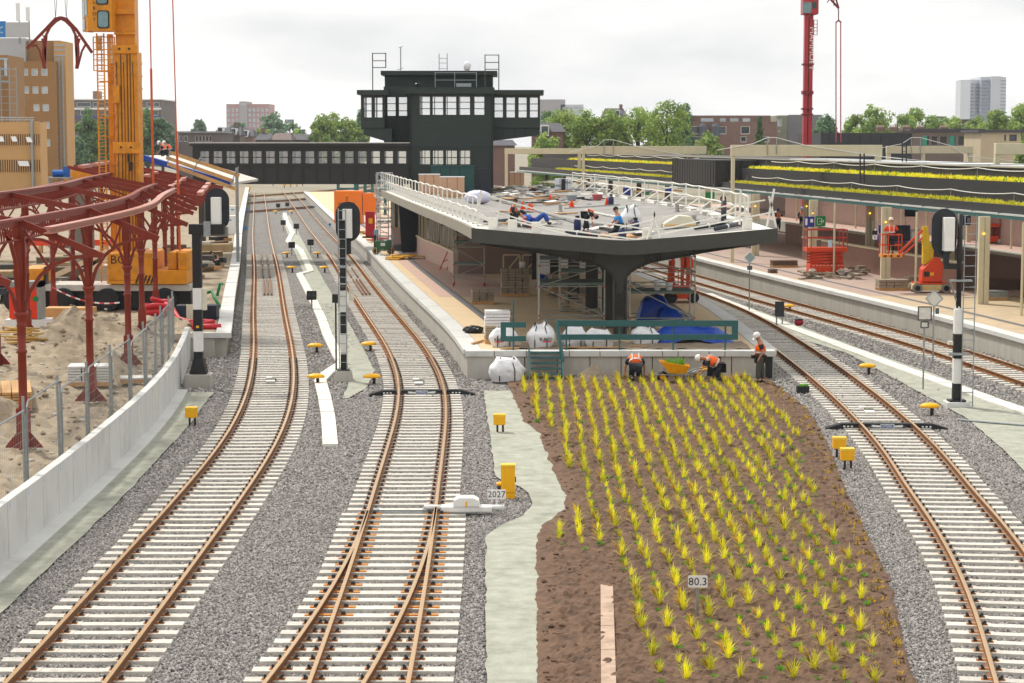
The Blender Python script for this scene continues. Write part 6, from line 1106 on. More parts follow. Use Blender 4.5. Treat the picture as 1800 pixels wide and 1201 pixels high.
for i, (px, top, Y, w_, kd, shp) in enumerate(((160,196,420,45,'dark','column'),(190,205,430,34,'dark','column'),(262,198,430,40,'dark','column'),(288,212,430,46,'blue','round'),(140,245,400,36,'blue','bush'),
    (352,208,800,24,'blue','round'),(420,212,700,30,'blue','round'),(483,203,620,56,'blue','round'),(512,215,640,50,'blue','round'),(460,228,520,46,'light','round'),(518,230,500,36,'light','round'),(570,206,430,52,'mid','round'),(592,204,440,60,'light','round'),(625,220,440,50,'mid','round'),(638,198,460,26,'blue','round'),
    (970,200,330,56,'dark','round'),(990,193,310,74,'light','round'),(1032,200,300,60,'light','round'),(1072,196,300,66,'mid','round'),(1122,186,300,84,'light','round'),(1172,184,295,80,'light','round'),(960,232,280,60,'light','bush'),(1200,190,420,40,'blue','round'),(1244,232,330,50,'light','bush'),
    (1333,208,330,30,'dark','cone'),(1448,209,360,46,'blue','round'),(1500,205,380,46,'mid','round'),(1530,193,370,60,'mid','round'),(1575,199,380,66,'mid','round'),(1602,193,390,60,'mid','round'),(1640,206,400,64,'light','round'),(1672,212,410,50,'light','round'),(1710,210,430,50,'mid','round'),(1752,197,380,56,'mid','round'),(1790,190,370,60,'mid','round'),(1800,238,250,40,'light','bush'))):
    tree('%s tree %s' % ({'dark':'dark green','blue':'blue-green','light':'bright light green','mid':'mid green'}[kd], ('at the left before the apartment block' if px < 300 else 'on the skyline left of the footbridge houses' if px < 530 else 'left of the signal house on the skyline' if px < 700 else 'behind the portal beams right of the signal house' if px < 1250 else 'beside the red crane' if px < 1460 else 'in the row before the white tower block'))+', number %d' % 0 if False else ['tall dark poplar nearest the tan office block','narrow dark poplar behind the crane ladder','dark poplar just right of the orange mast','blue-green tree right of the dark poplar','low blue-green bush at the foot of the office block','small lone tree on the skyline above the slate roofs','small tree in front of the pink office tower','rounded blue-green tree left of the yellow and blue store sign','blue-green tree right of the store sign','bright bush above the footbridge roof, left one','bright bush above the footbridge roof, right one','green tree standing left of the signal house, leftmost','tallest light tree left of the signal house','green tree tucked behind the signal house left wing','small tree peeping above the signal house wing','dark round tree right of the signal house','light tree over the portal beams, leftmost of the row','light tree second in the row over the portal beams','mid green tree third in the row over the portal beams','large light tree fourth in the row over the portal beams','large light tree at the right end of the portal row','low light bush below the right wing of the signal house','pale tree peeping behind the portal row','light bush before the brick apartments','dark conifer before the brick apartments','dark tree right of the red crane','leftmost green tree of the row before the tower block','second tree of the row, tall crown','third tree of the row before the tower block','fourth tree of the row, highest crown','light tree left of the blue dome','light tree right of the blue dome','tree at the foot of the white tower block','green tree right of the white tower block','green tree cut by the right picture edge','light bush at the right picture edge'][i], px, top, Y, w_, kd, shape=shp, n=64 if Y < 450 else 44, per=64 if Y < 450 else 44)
# ---------------------------------------------------------------- background: buildings
def block(name, lab, px0, px1, top, Y, depth, wallm, rows=(), glassm=None, framem=None, roof=None, bands_=(), cat='building', base=0., rz=0.):
    x0, x1 = (px0-900)/F*Y, (px1-900)/F*Y; zt = A(900, top, Y).z; r_ = thing(name, lab, cat, (x0, Y, base), rz); W_ = x1-x0; hz = lambda py: A(900, py, Y).z-base; hx = lambda px: (px-px0)/F*Y
    rr = [(hz(y1), hz(y0), [(hx(a_), hx(c_)) for a_, c_ in ws]) for y0, y1, ws in rows]
    b = MB(); pierced(b, 0, W_, 0, .5, -.5, zt-base, rr); b.build('front_wall', wallm, r_); b = MB(); b.box(0, W_, .5, depth, -.5, zt-base-.02); b.build('body', wallm, r_)
    for za, zb, ws in rr:
        for xa, xb in ws:
            b = MB(); fw = min(.12, (xb-xa)*.09); b.box(xa, xa+fw, .1, .3, za, zb); b.box(xb-fw, xb, .1, .3, za, zb); b.box(xa+fw, xb-fw, .1, .3, za, za+fw); b.box(xa+fw, xb-fw, .1, .3, zb-fw, zb); o = b.build('window', framem or WHITEP, r_); b = MB(); b.box(xa+fw, xb-fw, .2, .24, za+fw, zb-fw); b.build('pane', glassm or GLASSD, o)
    for y0, y1, m, pr in bands_: b = MB(); b.box(-.05, W_+.05, -pr, -.002, hz(y1), hz(y0)); b.build('band', m, r_)
    if roof: b = MB(); b.box(-.4, W_+.4, -.4, depth+.4, zt-base+.002, zt-base+.35); b.build('roof', roof, r_)
    return r_, hx, hz
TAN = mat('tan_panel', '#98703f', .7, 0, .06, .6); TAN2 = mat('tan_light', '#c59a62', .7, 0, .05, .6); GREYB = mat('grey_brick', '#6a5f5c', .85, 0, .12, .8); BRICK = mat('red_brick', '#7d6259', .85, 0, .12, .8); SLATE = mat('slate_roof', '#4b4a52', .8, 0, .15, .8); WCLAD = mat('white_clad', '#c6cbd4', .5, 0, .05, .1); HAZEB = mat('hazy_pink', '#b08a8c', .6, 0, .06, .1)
# tan office block at the left
ob, hx, hz = block('office_block', 'tan office block with square white-framed windows at upper left', 22, 105, 108, 330, 9, TAN, [(121,133,[(28,38.5),(45,56),(62,73),(79,90)]),(152,164.5,[(46,57),(63,73.5),(79,90)]),(183,195.5,[(64,74.5),(80,91)]),(214,226.5,[(64,74.5),(80.5,91.5)]),(245,257.5,[(81,92)])], GLASSL)
b = MB(); b.box(hx(97), hx(117), 2, 8, 0, hz(72)); b.build('stair_core', TAN2, ob); b = MB(); [b.box(hx(97.5), hx(117.5), 1.9, 2.0, hz(y+2), hz(y)) for y in (78,86,96)]; b.build('core_band', mat('pale_blue_band','#9fb6c9'), ob); b = MB(); b.box(hx(0), hx(47), 2, 8, hz(108), hz(66)); b.build('plant_room', mat('plant_grey','#b6b8bb',.6,.1), ob); b = MB(); b.box(hx(47), hx(106), 3, 8, hz(108), hz(70)); b.build('upper_storey', TAN, ob)
b = MB(); [b.tube([(hx(px), .9, 0), (hx(px), .9, hz(100))], .12, 6) for px in (102,108,114)]; [b.tube([(hx(101), .9, hz(y)), (hx(116), .9, hz(y))], .07, 5) for y in range(105, 300, 9)]; b.build('facade_scaffold', STEEL, ob)
bs = thing('roof_sign', 'blue and white billboard with partial logo on the office roof', 'billboard', (A(-1,52,328).x, 328, A(900,66,328).z)); b = MB(); b.box(0, 11*328/F, -.2, .3, 0, (66-38)/F*328); b.build('blue_panel', mat('logo_blue','#0f79c0',.5), bs); b = MB(); b.box(11*328/F+.01, 50*328/F, -.2, .3, 0, (64-38)/F*328); b.build('grey_panel', mat('plant_grey','#b6b8bb'), bs); b = MB(); b.tube([(.15,-.22,1.4),(.45,-.22,1.7),(.75,-.22,1.4),(.45,-.22,1.15),(.15,-.22,1.4)], .07, 6); b.build('logo_swirl', WHITEP, bs); text('nv', .5, WHITEP, bs, (.4,-.23,.8))
for k, (px, y0) in enumerate(((43,6),(60,13))):
    an = thing('antenna', ['left panel antenna on the office roof','right panel antenna on the office roof'][k], 'antenna', ((px-900)/F*332, 332, A(900,66,332).z)); b = MB(); b.tube([(0,0,-1),(0,0,A(900,y0,332).z-an.location.z)], .12, 6); b.build('mast', STEEL, an); b = MB(); b.box(-.45,.1,-.3,-.05,(34-y0)/F*332-0.0 if False else 2.6, A(900,y0,332).z-an.location.z); b.build('panel', WHITEP, an)
wk, hx, hz = block('office_wing', 'low tan office wing with louvred window bands at the left edge', -60, 75, 215, 280, 4, TAN2, bands_=((236,255,mat('band_brown','#6e4c28',.7),.06),(281,302,mat('band_brown','#6e4c28'),.06)))
for y0, y1 in ((236,255),(281,302)):
    for i in range(34): px = -58+i*4; b = MB(); b.box(hx(px), hx(px+1.6), -.2, -.065, hz(y1), hz(y0)); b.build('louvre', TAN2, wk)
for px, py in ((1,240),(24,240),(50,241),(35,283),(44,283)): b = MB(); b.prism([(hx(px), -.2, hz(py)), (hx(px)+.7, -.2, hz(py)), (hx(px)+1.1, -1.0, hz(py+9)), (hx(px)+.4, -1.0, hz(py+9))], (0,-.06,0)); b.build('tilted_window', WHITEP, wk)
b = MB(); b.tube([(hx(61), -.3, 0), (hx(61), -.3, hz(212))], .2, 8); b.build('flue', STEEL, wk); b = MB(); [b.tube([(0, .2, hz(y)), (hx(64), .2, hz(y))], .05, 5) for y in (207,211)]; [b.tube([(hx(px), .2, hz(215)), (hx(px), .2, hz(206))], .05, 5) for px in range(-50,64,6)]; b.build('roof_railing', STEEL, wk)
sw_, hx, hz = block('office_stair_tower', 'tan stair tower with scaffold left of the office block', -10, 21, 97, 300, 10, TAN, bands_=((102,105,mat('pale_blue_band','#9fb6c9'),.05),(120,123,mat('pale_blue_band','#9fb6c9'),.05),(142,144,mat('pale_blue_band','#9fb6c9'),.05))); b = MB(); b.box(hx(15), hx(20), -.1, -.02, hz(133), hz(104)); b.build('tall_window', GLASSL, sw_); b = MB(); [b.tube([(hx(px), -1, 0), (hx(px), -1, hz(118))], .07, 6) for px in (0,5,11,26,38)]; [b.tube([(hx(-5), -1, hz(y)), (hx(38), -1, hz(y))], .05, 5) for y in range(122,215,12)]; b.build('scaffold', STEEL, sw_)
# apartment block behind the crane
ab, hx, hz = block('apartment_block', 'grey-brown flat-roofed apartment block behind the orange crane', 117, 287, 176, 690, 30, GREYB, [(180,188,[(119,127),(140,164),(168,176),(188,200),(262,272),(274,284)]),(194,203,[(120,130),(146,165),(190,205),(255,262),(272,282)]),(209,218,[(120,130),(148,164),(190,204),(256,264),(272,282)]),(224,233,[(120,130),(146,158),(190,204)])], GLASSD, WHITEP, WHITEP, ((189.5,193,WHITEP,.3),(204,208,mat('balcony_blue','#3c4b86',.6),.5),(219,223,mat('balcony_orange','#b4764b',.6),.4)))
b = MB(); b.box(hx(165), hx(176), 3, 8, hz(176), hz(160)); b.build('chimney', BRICK, ab); b = MB(); b.box(hx(117), hx(125), 3, 8, hz(176), hz(166)); b.build('chimney', GREYB, ab)
# pink office tower, houses, store sign
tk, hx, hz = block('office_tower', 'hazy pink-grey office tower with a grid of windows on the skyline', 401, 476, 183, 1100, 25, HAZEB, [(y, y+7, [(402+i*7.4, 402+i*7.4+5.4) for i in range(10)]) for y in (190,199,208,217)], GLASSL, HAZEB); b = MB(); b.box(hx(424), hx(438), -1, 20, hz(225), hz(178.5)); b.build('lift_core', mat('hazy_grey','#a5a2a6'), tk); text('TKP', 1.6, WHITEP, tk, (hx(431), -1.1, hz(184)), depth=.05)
hs, hx, hz = block('terrace_house', 'grey terrace with white dormer boxes left of the footbridge', 316, 392, 234, 430, 12, GREYB, [(239,249,[(318,324),(326,333),(346,351),(352,357),(358,363),(364,369),(370,375)])], GLASSD, WHITEP, mat('roof_grey','#8d8e92',.6))
def gable(lab, px0, px1, eave, ridge, Y, wallm, roofm, depth=10, win_=(), chim=None):
    x0, x1 = (px0-900)/F*Y, (px1-900)/F*Y; ze, zr = A(900, eave, Y).z, A(900, ridge, Y).z; r_ = thing('house', lab, 'house', (x0, Y, 0)); W_ = x1-x0
    b = MB(); b.box(0, W_, 0, depth, -.5, ze); b.build('wall', wallm, r_); b = MB(); b.prism([(-.3,-.4,ze-.1),(W_*.12,depth/2,zr),(-.3,depth+.4,ze-.1)], (0,0,0)) if False else b.add([(-.4,-.5,ze+.003),(W_+.4,-.5,ze+.003),(W_+.4,depth+.5,ze+.003),(-.4,depth+.5,ze+.003),(W_*.1,depth/2,zr),(W_*.9,depth/2,zr)], [(0,3,2,1),(0,1,5,4),(1,2,5),(2,3,4,5),(3,0,4)]); ro = b.build('roof', roofm, r_)
    for px, py in win_: x = (px-px0)/F*Y; z = A(900, py, Y).z; b = MB(); b.box(x, x+1.2, -.9, 2.5, z-.1, z+1.5); o = b.build('dormer', WHITEP, r_); b = MB(); b.box(x+.12, x+1.08, -.93, -.905, z+.1, z+1.3); b.build('pane', GLASSD, o)
    if chim: x = (chim-px0)/F*Y; b = MB(); b.box(x-.4, x+.4, depth/2-.4, depth/2+.4, zr-1.5, zr+1); b.build('chimney', BRICK, ro)
for i, a_ in enumerate(((380,404,236,224,470,GREYB,SLATE,10,((386,235),),None),(402,424,238,223,480,GREYB,SLATE,10,((409,237),),412),(418,446,240,226,500,BRICK,SLATE,10,((430,240),),None),(452,478,246,234,420,GREYB,SLATE,10,(),460),(478,512,246,234,420,GREYB,mat('brown_roof','#6b5a56',.8),10,(),None),(512,545,246,236,440,GREYB,SLATE,10,(),None),
    (935,990,232,216,300,BRICK,SLATE,10,((950,238),),None),(865,905,256,246,290,BRICK,SLATE,8,(),None),(1060,1100,206,190,520,GREYB,SLATE,10,((1080,204),),1092))): gable(['slate-roofed house left of the pink office tower','slate house with dormer below the pink office tower','brick house below the right of the pink tower','slate house roof just above the footbridge, left','brown-roofed house just above the footbridge, middle','slate house roof just above the footbridge, right','steep slate house under the signal house right wing','brick house behind the far portal beam','slate roof with chimney above the light trees'][i], *a_)
ik = thing('store_sign', 'small blue and yellow store sign on the skyline', 'sign', ((503-900)/F*900, 900, A(900,222,900).z)); b = MB(); b.box(0,3.9,0,.5,1.2,2.9); b.build('panel', mat('store_blue','#3b63a5',.5), ik); text('IKEA', 1.5, mat('store_yellow','#e8c64a',.5), ik, (1.95,-.02,2.05), depth=.02); b = MB(); b.box(1.7,2.2,.1,.4,-6,1.2); b.build('post', WCLAD, ik)
# right-hand skyline
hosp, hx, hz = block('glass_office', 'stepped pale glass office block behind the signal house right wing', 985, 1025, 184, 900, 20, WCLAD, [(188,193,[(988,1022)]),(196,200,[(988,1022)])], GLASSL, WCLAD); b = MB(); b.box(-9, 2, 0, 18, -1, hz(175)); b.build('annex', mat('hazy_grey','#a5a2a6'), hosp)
br_, hx, hz = block('brick_apartments', 'long brown brick apartments with set-back top floor left of the red crane', 1206, 1363, 214, 420, 15, BRICK, [(222,236,[(1212,1228),(1232,1240),(1262,1275),(1300,1316)]),(240,250,[(1215,1235),(1245,1258),(1300,1310),(1340,1350)])], GLASSD, WHITEP); b = MB(); b.box(hx(1216), hx(1353), 1, 12, hz(214), hz(203)); b.build('upper_storey', BRICK, br_)
for a_, c_ in ((1231,1253),(1264,1274),(1282,1297),(1304,1317)): b = MB(); b.box(hx(a_), hx(c_), .9, .98, hz(216.5), hz(208)); b.build('upper_window', GLASSL, br_)
for px in (1233, 1255): b = MB(); b.lathe([(.9,0),(.9,2.0),(.6,2.5),(.1,2.6)], (hx(px), -1.2, hz(240)), 10); b.build('bay', mat('dark_bay','#50565f',.5), br_)
gb2, hx, hz = block('grey_apartments', 'grey-green apartment cube partly behind the red crane', 1363, 1440, 203, 430, 14, mat('olive_grey','#8b8a78',.8,0,.08,.7), [(209,222,[(1364,1372)]),(228,232,[(1365,1371)])], GLASSL, WHITEP); b = MB(); b.box(hx(1382), hx(1441), -.2, -.02, 0, hz(202)); b.build('dark_wing', mat('grey_clad','#77757a',.7,0,.06,.5), gb2)
bb, hx, hz = block('black_shed', 'long black clad shed behind the right canopy beams', 1440, 1600, 234, 260, 20, mat('shed_black','#323338',.7,0,.05,.5))
for px in range(1455, 1600, 18): b = MB(); b.box(hx(px)-.03, hx(px)+.03, -.06, -.002, 0, hz(236)); b.build('panel_seam', BLACKP, bb)
gal, hx, hz = block('gallery_flats', 'low brown flats with green doors and covered gallery at right', 1600, 1722, 231, 290, 12, mat('flat_brown','#7a6d67',.8,0,.1,.8), [(239,256,[(1618,1631),(1633,1645),(1648,1662),(1665,1676),(1680,1692),(1695,1707)])], GLASSD, mat('flat_frame','#8c817a'), SLATE)
for px in (1618, 1666): b = MB(); b.box(hx(px), hx(px+8), .05, .12, hz(256), hz(239)); b.build('door', mat('door_green','#2f9a80',.5), gal)
for k, px in enumerate((1547,1570,1593,1618,1659)): b = MB(); x = hx(px); b.box(x, x+1.2, 4, 5, hz(231), hz(223.5)); o = b.build('chimney', BRICK, gal); b = MB(); [b.lathe([(.08,0),(.06,.35)], (x+.15+i*.22, 4.5, hz(223.5)), 6) for i in range(5)]; b.build('chimney_pot', mat('pot_pale','#c9b3a0'), o)
cb_, hx, hz = block('cream_house', 'flat-roofed cream house at the right edge', 1720, 1790, 233, 270, 10, mat('cream_wall','#c2b296',.8,0,.06,.6), [(237,248,[(1761,1764),(1770,1783)])], GLASSD, BLACKP, SLATE)
# white tower block
tw = thing('tower_block', 'tall white twin-slab tower block on the right skyline', 'tower block', ((1688-900)/F*900, 900, 0)); hx = lambda px: (px-1688)/F*900; hz = lambda py: A(900, py, 900).z
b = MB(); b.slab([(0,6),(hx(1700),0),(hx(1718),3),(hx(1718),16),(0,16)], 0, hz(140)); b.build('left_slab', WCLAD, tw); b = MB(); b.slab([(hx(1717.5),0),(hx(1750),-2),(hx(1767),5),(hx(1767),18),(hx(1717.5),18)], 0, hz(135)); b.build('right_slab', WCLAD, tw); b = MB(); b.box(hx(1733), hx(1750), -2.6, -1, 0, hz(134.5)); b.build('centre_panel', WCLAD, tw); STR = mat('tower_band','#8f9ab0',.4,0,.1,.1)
for i in range(13):
    y = 141+i*6.1
    b = MB(); b.box(hx(1718), hx(1732.5), -1.6+.0, -.3, hz(y+2), hz(y)); b.build('window_band', STR, tw); b = MB(); b.prism([(hx(1751),-2.1,hz(y+2)),(hx(1766.5),4.2,hz(y+2)),(hx(1766.5),4.2,hz(y)),(hx(1751),-2.1,hz(y))], (-.3,-.4,0)); b.build('window_band', STR, tw)
    if i: b = MB(); b.prism([(hx(1700.5),-.3,hz(y+2)),(hx(1706),.7,hz(y+2)),(hx(1706),.7,hz(y)),(hx(1700.5),-.3,hz(y))], (0,-.3,0)); b.prism([(hx(1709.5),.9,hz(y+2)),(hx(1717),2.5,hz(y+2)),(hx(1717),2.5,hz(y)),(hx(1709.5),.9,hz(y))], (0,-.3,0)); b.build('window_band', STR, tw)
dm = thing('domed_roof', 'blue glazed arched roof among the trees before the tower block', 'building', ((1669-900)/F*520, 520, 0)); b = MB(); Rr = 11/F*520; b.prism([(Rr*math.cos(t), 0, 12.2+Rr*math.sin(t)) for t in np.linspace(0, math.pi, 13)], (0,14,0)); b.build('arch', mat('dome_rim','#b8c4cf'), dm); b = MB(); b.prism([(Rr*.85*math.cos(t), -.1, 12.3+Rr*.85*math.sin(t)) for t in np.linspace(0, math.pi, 13)], (0,.09,0)); b.build('glazing', mat('dome_blue','#3f6f9f',.3), dm); b = MB(); b.box(-Rr*2.6, Rr*3, .2, 10, 0, 12.2); b.build('hall', SLATE, dm)
for px0, px1, top, Y, m, lab in ((1690,1722,212,560,GREYB,'grey box building right of the blue arched roof'),(1635,1656,207,560,WCLAD,'low pale building left of the blue arched roof')): block('far_building', lab, px0, px1, top, Y, 10, m, roof=SLATE)
# ---------------------------------------------------------------- red crane
rcn = thing('mobile_crane', 'red telescopic tower crane rising behind the right canopy', 'crane', ((1415-900)/F*190, 190, 0)); Y = 190.; hx = lambda px: (px-1415)/F*Y; hz = lambda py: A(900, py, Y).z; CRED = mat('crane_red','#b32a33',.4,0,.08,1)
b = MB(); b.box(hx(1408.5), hx(1415), -.4, .4, 0, hz(25)); b.build('mast', CRED, rcn); b = MB(); b.box(hx(1417), hx(1423.5), -.35, .45, 0, hz(25)); b.build('mast', CRED, rcn); b = MB(); b.box(hx(1414.8), hx(1417.2), -.2, .3, 0, hz(30)); b.build('mast_core', mat('mast_brown','#6e4b3a',.6), rcn)
for y in (112, 160, 163, 190, 200): b = MB(); b.box(hx(1406), hx(1425), -.5, .55, hz(y+3), hz(y)); b.build('mast_collar', mat('crane_red_dark','#7d2029',.5), rcn)
b = MB(); b.box(hx(1404), hx(1431), -.8, .9, hz(26), 8.32+270/F*Y); b.build('cab', CRED, rcn, bevel=.06); b = MB(); b.box(hx(1403), hx(1418), -.84, -.81, hz(24), hz(5)); b.build('cab_window', mat('cab_glass','#5f7f84'), rcn); b = MB(); b.box(hx(1420), hx(1427), -.83, -.81, hz(16), hz(4)); b.build('cab_window', mat('dark_green_glass','#1e4a44',.2), rcn)
b = MB(); [b.bar((hx(px), -.4, hz(62)), (hx(px), -.4, hz(36)), .06) for px in (1424,1430)]; [b.bar((hx(1424), -.4, hz(y)), (hx(1430), -.4, hz(y)), .05) for y in (36,43,49,55,62)]; b.build('ladder_cage', CRED, rcn)
b = MB(); P = A(1440,-2,Y)-rcn.location; Q = A(1474.5,15,Y)-rcn.location; T_ = A(1466,-12,Y)-rcn.location; S_ = A(1425,-40,Y)-rcn.location; b.bar(S_, Q, .18); b.bar(T_, Q, .14); b.bar(T_, S_+Vector((0,0,1.2)), .14); b.bar(P.lerp(Q,.4), T_, .08); b.bar(P.lerp(Q,.75), T_, .08); b.build('jib', mat('crane_red_dark','#7d2029'), rcn)
b = MB(); b.tube([A(1474,16,Y)-rcn.location, A(1474,36,Y)-rcn.location], .05, 6); b.bar(A(1469,40,Y)-rcn.location, A(1474,36,Y)-rcn.location, .12); b.bar(A(1479,40,Y)-rcn.location, A(1474,36,Y)-rcn.location, .12); b.build('hook_block', mat('crane_red_dark','#7d2029'), rcn)
b = MB(); [b.tube([A(px, 40, Y)-rcn.location, A(px, 250, Y)-rcn.location], .055, 6) for px in (1469.5, 1477.8)]; b.build('lifting_sling', mat('sling_pink','#b3505a',.5), rcn); text('MAMMOET', .62, WHITEP, rcn, (hx(1421), -.37, hz(86)), rot=(R(90), R(90), 0), sx=1.3)
# ---------------------------------------------------------------- teal steps and railing at the platform end
Y = YE-.02; zx = lambda px, Y=Y: (px-900)/F*Y; zz = lambda py, Y=Y: A(900, py, Y).z
st_ = thing('platform_steps', 'teal steel steps leading down from the platform end to the bed', 'steps', (zx(958), 71.1, 0))
for i in range(6): t = i/5; b = MB(); y = YE-.18-t*.85; z = .93-t*.86; b.box(zx(931)+.05-t*.02, zx(986)+t*.06, y-.12, y+.12, z-.03, z+.015); b.build('tread', TEAL, st_, world=True)
for px in (930, 987): b = MB(); b.bar((zx(px), YE-.1, 1.0), (zx(px)+(.05 if px > 950 else 0), YE-1.15, .0), .05, .2); b.build('stringer', TEAL, st_, world=True)
b = MB(); b.bar((zx(979), YE-.05, zz(566)), (zx(989), YE-.55, zz(638)+.1), .09, .12); b.bar((zx(988), YE-.6, zz(640)+.15), (zx(988), YE-.7, .2), .05); b.build('handrail', TEAL, st_, world=True)
rl = thing('teal_railing', 'long teal two-board railing along the platform end', 'railing', (zx(1140), YE+.3, PZ)); Yr = YE+.25
def rboard(p0, p1, y0, y1, root): b = MB(); b.box(zx(p0,Yr), zx(p1,Yr), Yr-.03, Yr+.03, A(900,y1,Yr).z, A(900,y0,Yr).z); b.build('board', TEAL, root, world=True)
rboard(979,1299,563.5,574,rl); rboard(979,1299,588,597.5,rl); rboard(1288,1299,574.1,587.9,rl)
for px in (996, 1090, 1185, 1277): b = MB(); b.bar((zx(px,Yr), Yr+.07, PZ-.02), (zx(px,Yr), Yr+.07, A(900,574,Yr).z), .06); b.build('post', TEAL, rl, world=True)
rl2 = thing('teal_railing', 'short bracket-shaped teal railing left of the steps', 'railing', (zx(902), YE+.3, PZ)); rboard(880,925,566.5,576,rl2); rboard(880,925,591,600.5,rl2); rboard(880,889.5,576.1,590.9,rl2); b = MB(); b.bar((zx(902.5,Yr), Yr+.07, PZ-.02), (zx(902.5,Yr), Yr+.07, A(900,527,Yr).z), .06); b.build('post', TEAL, rl2, world=True)
# ---------------------------------------------------------------- bulk bags, tarpaulins, stacks on the central platform
def bag(lab, px, py, z, w_, d_, h_, seed, txt=None, peak=0., strap=True, txo=0.):
    p = G(px, py, z); r_ = thing('bulk_bag', lab, 'bulk bag', (p.x, p.y, z)); b = MB(); n, mrows = 22, 12; g = random.Random(seed)
    for j in range(mrows+1):
        t = j/mrows; zz_ = h_*t; k = (1-.06*math.cos(t*6)) * (1 if t < .6 else 1-(t-.6)**1.3*(1.5+peak*1.6)); k = max(.08, k)*(.93+.07*min(1, t*5))
        for i in range(n):
            a_ = 2*math.pi*i/n; c_, s_ = math.cos(a_), math.sin(a_); sq = (abs(c_)**4.5+abs(s_)**4.5)**(-1/4.5); q = 1+g.uniform(-.02,.02)+.05*math.sin(a_*5+j*1.1+seed)*(.4+t)+.16*mnoise.noise((c_*1.6+seed*3, s_*1.6, t*2.2))
            b.v.append((c_*sq*w_/2*k*q, s_*sq*d_/2*k*q, zz_+(.10*max(0, math.cos(4*a_+math.pi))-.05+.06*math.sin(a_+seed))*t*t))
    for j in range(mrows):
        for i in range(n): a_, c_ = j*n+i, j*n+(i+1) % n; b.f.append((a_, c_, c_+n, a_+n)); b.mi.append(0)
    b.f.append(tuple(range(mrows*n, mrows*n+n))); b.mi.append(0); b.build('sack', WBAG, r_, smooth=True)
    if strap:
        for sx in (-.22,.24): b = MB(); b.path([(sx*w_, -d_/2*1.05, .03), (sx*w_, -d_/2*1.06, h_*.55), (sx*w_*.7, -d_/2*.6, h_*.9), (sx*w_*.9, -d_/2*.3, h_*1.08), (sx*w_*1.1, -d_/2*.45, h_*.85)], .035, .012, (0,1,0)); b.build('strap', BLACKP, r_)
    if txt:
        text(txt, h_*.27, BLACKP, r_, (txo*w_, -d_/2*1.085, h_*.42), rot=(R(88), R(-6), 0), depth=.003); b = MB(); b.bar((txo*w_-.12, -d_/2*1.09, h_*.29), (txo*w_+.2, -d_/2*1.09, h_*.31), .01, .035); b.build('red_underline', mat('logo_red','#d8222c'), r_)
bag('white bulk bag with red and black lettering just right of the steps top', 950, 611, PZ, .95, .85, .85, 1, 'Keiju', .35, txo=.2); bag('white bulk bag behind the short teal railing', 885, 609, PZ, .95, .8, .68, 2, 'Keij', -.1, txo=-.2); bag('wide white bulk bag behind the railing, left one', 1010, 609, PZ, .9, .8, .66, 3, None, -.2); bag('wide white bulk bag behind the railing, right one', 1053, 610, PZ, 1.05, .8, .62, 4, None, -.25); bag('crumpled white bulk bag right of the riveted column', 1135, 604, PZ, .95, .8, .62, 5, None, .1); bag('white bulk bag slumped against the platform end wall below', 891, 670, .0, 1.15, .8, .78, 6, None, -.15)
bag('white bulk bag with lettering on the canopy roof', 1108, 404, rz_(84, 4.9), .8, .7, .95, 7, 'uijrt', .15, txo=.1)
def tarp(lab, px, py, z, w_, d_, h_, seed, round_=False):
    p = G(px, py, z); r_ = thing('tarpaulin', lab, 'tarpaulin', (p.x, p.y, z)); b = MB(); n = 16; g = random.Random(seed); V = []
    for j in range(n+1):
        for i in range(n+1):
            u, v = i/n*2-1, j/n*2-1; e = max(abs(u), abs(v)) if not round_ else min(1, math.hypot(u, v)/1.1); k = 1-max(0, (e-.55)/.45)**1.4; V.append((u*w_/2*(1+.05*g.uniform(-1,1)), v*d_/2, max(0, h_*k*(1+.12*math.sin(u*3+seed)-.08*u)+g.uniform(-.03,.03))))
    b.add(V, [(j*(n+1)+i, j*(n+1)+i+1, (j+1)*(n+1)+i+1, (j+1)*(n+1)+i) for j in range(n) for i in range(n)]); b.build('sheet', BLUET, r_, smooth=True)
tarp('tall folded blue tarpaulin heap under the right scaffold', 1150, 574, PZ, 1.5, 1.6, 1.15, 1); tarp('blue tarpaulin heap in the middle beside the tall one', 1178, 578, PZ, 1.3, 1.4, .75, 2); tarp('broad low blue tarpaulin dome behind the teal railing', 1215, 600, PZ, 3.0, 1.8, .62, 3, True); tarp('small blue tarpaulin behind the scaffold', 960, 505, PZ, 1.1, .9, .6, 4)
slab_stack('paver_stack', 'tall grey paver stack with white bucket on top before the waiting room', tuple(G(905,520,PZ)), .05, 9, (1.35,1.0,.13), PAVER, cols=4); slab_stack('paver_stack', 'low grey paver stack near the guide strip', tuple(G(848,534,PZ)), .1, 4, (1.0,.8,.13), PAVER, cols=3); slab_stack('paver_stack', 'low paver stack behind the railing right of the column', tuple(G(1165,600,PZ)), .1, 5, (.6,.5,.09), PAVER, cols=1); slab_stack('paver_stack', 'second low paver stack behind the railing', tuple(G(1195,600,PZ)), .0, 5, (.55,.5,.09), PAVER, cols=1); slab_stack('paver_stack', 'paver stack beside the short teal railing', tuple(G(862,604,PZ)), .1, 6, (.4,.4,.09), PAVER, cols=1)
slab_stack('wrapped_pallet', 'tall white plastic-wrapped slab pallet at the platform left corner', tuple(G(874,596,PZ)), .05, 8, (.95,.8,.12), WBAG, cols=1)
bk = thing('bucket', 'white bucket on the tall paver stack', 'bucket', tuple(G(918,520,PZ)+Vector((0,.1,1.31)))); b = MB(); b.lathe([(.12,0),(.15,.3),(.155,.31)], n=14); b.build('pail', WHITEP, bk, smooth=True)
bl2 = thing('black_sack', 'crumpled black plastic sheet on the platform left corner', 'sack', tuple(G(832,585,PZ))); b = MB(); b.blob((0,0,.12), (.4,.35,.16), 3, 3, .12); b.build('sheet', BLACKP, bl2)
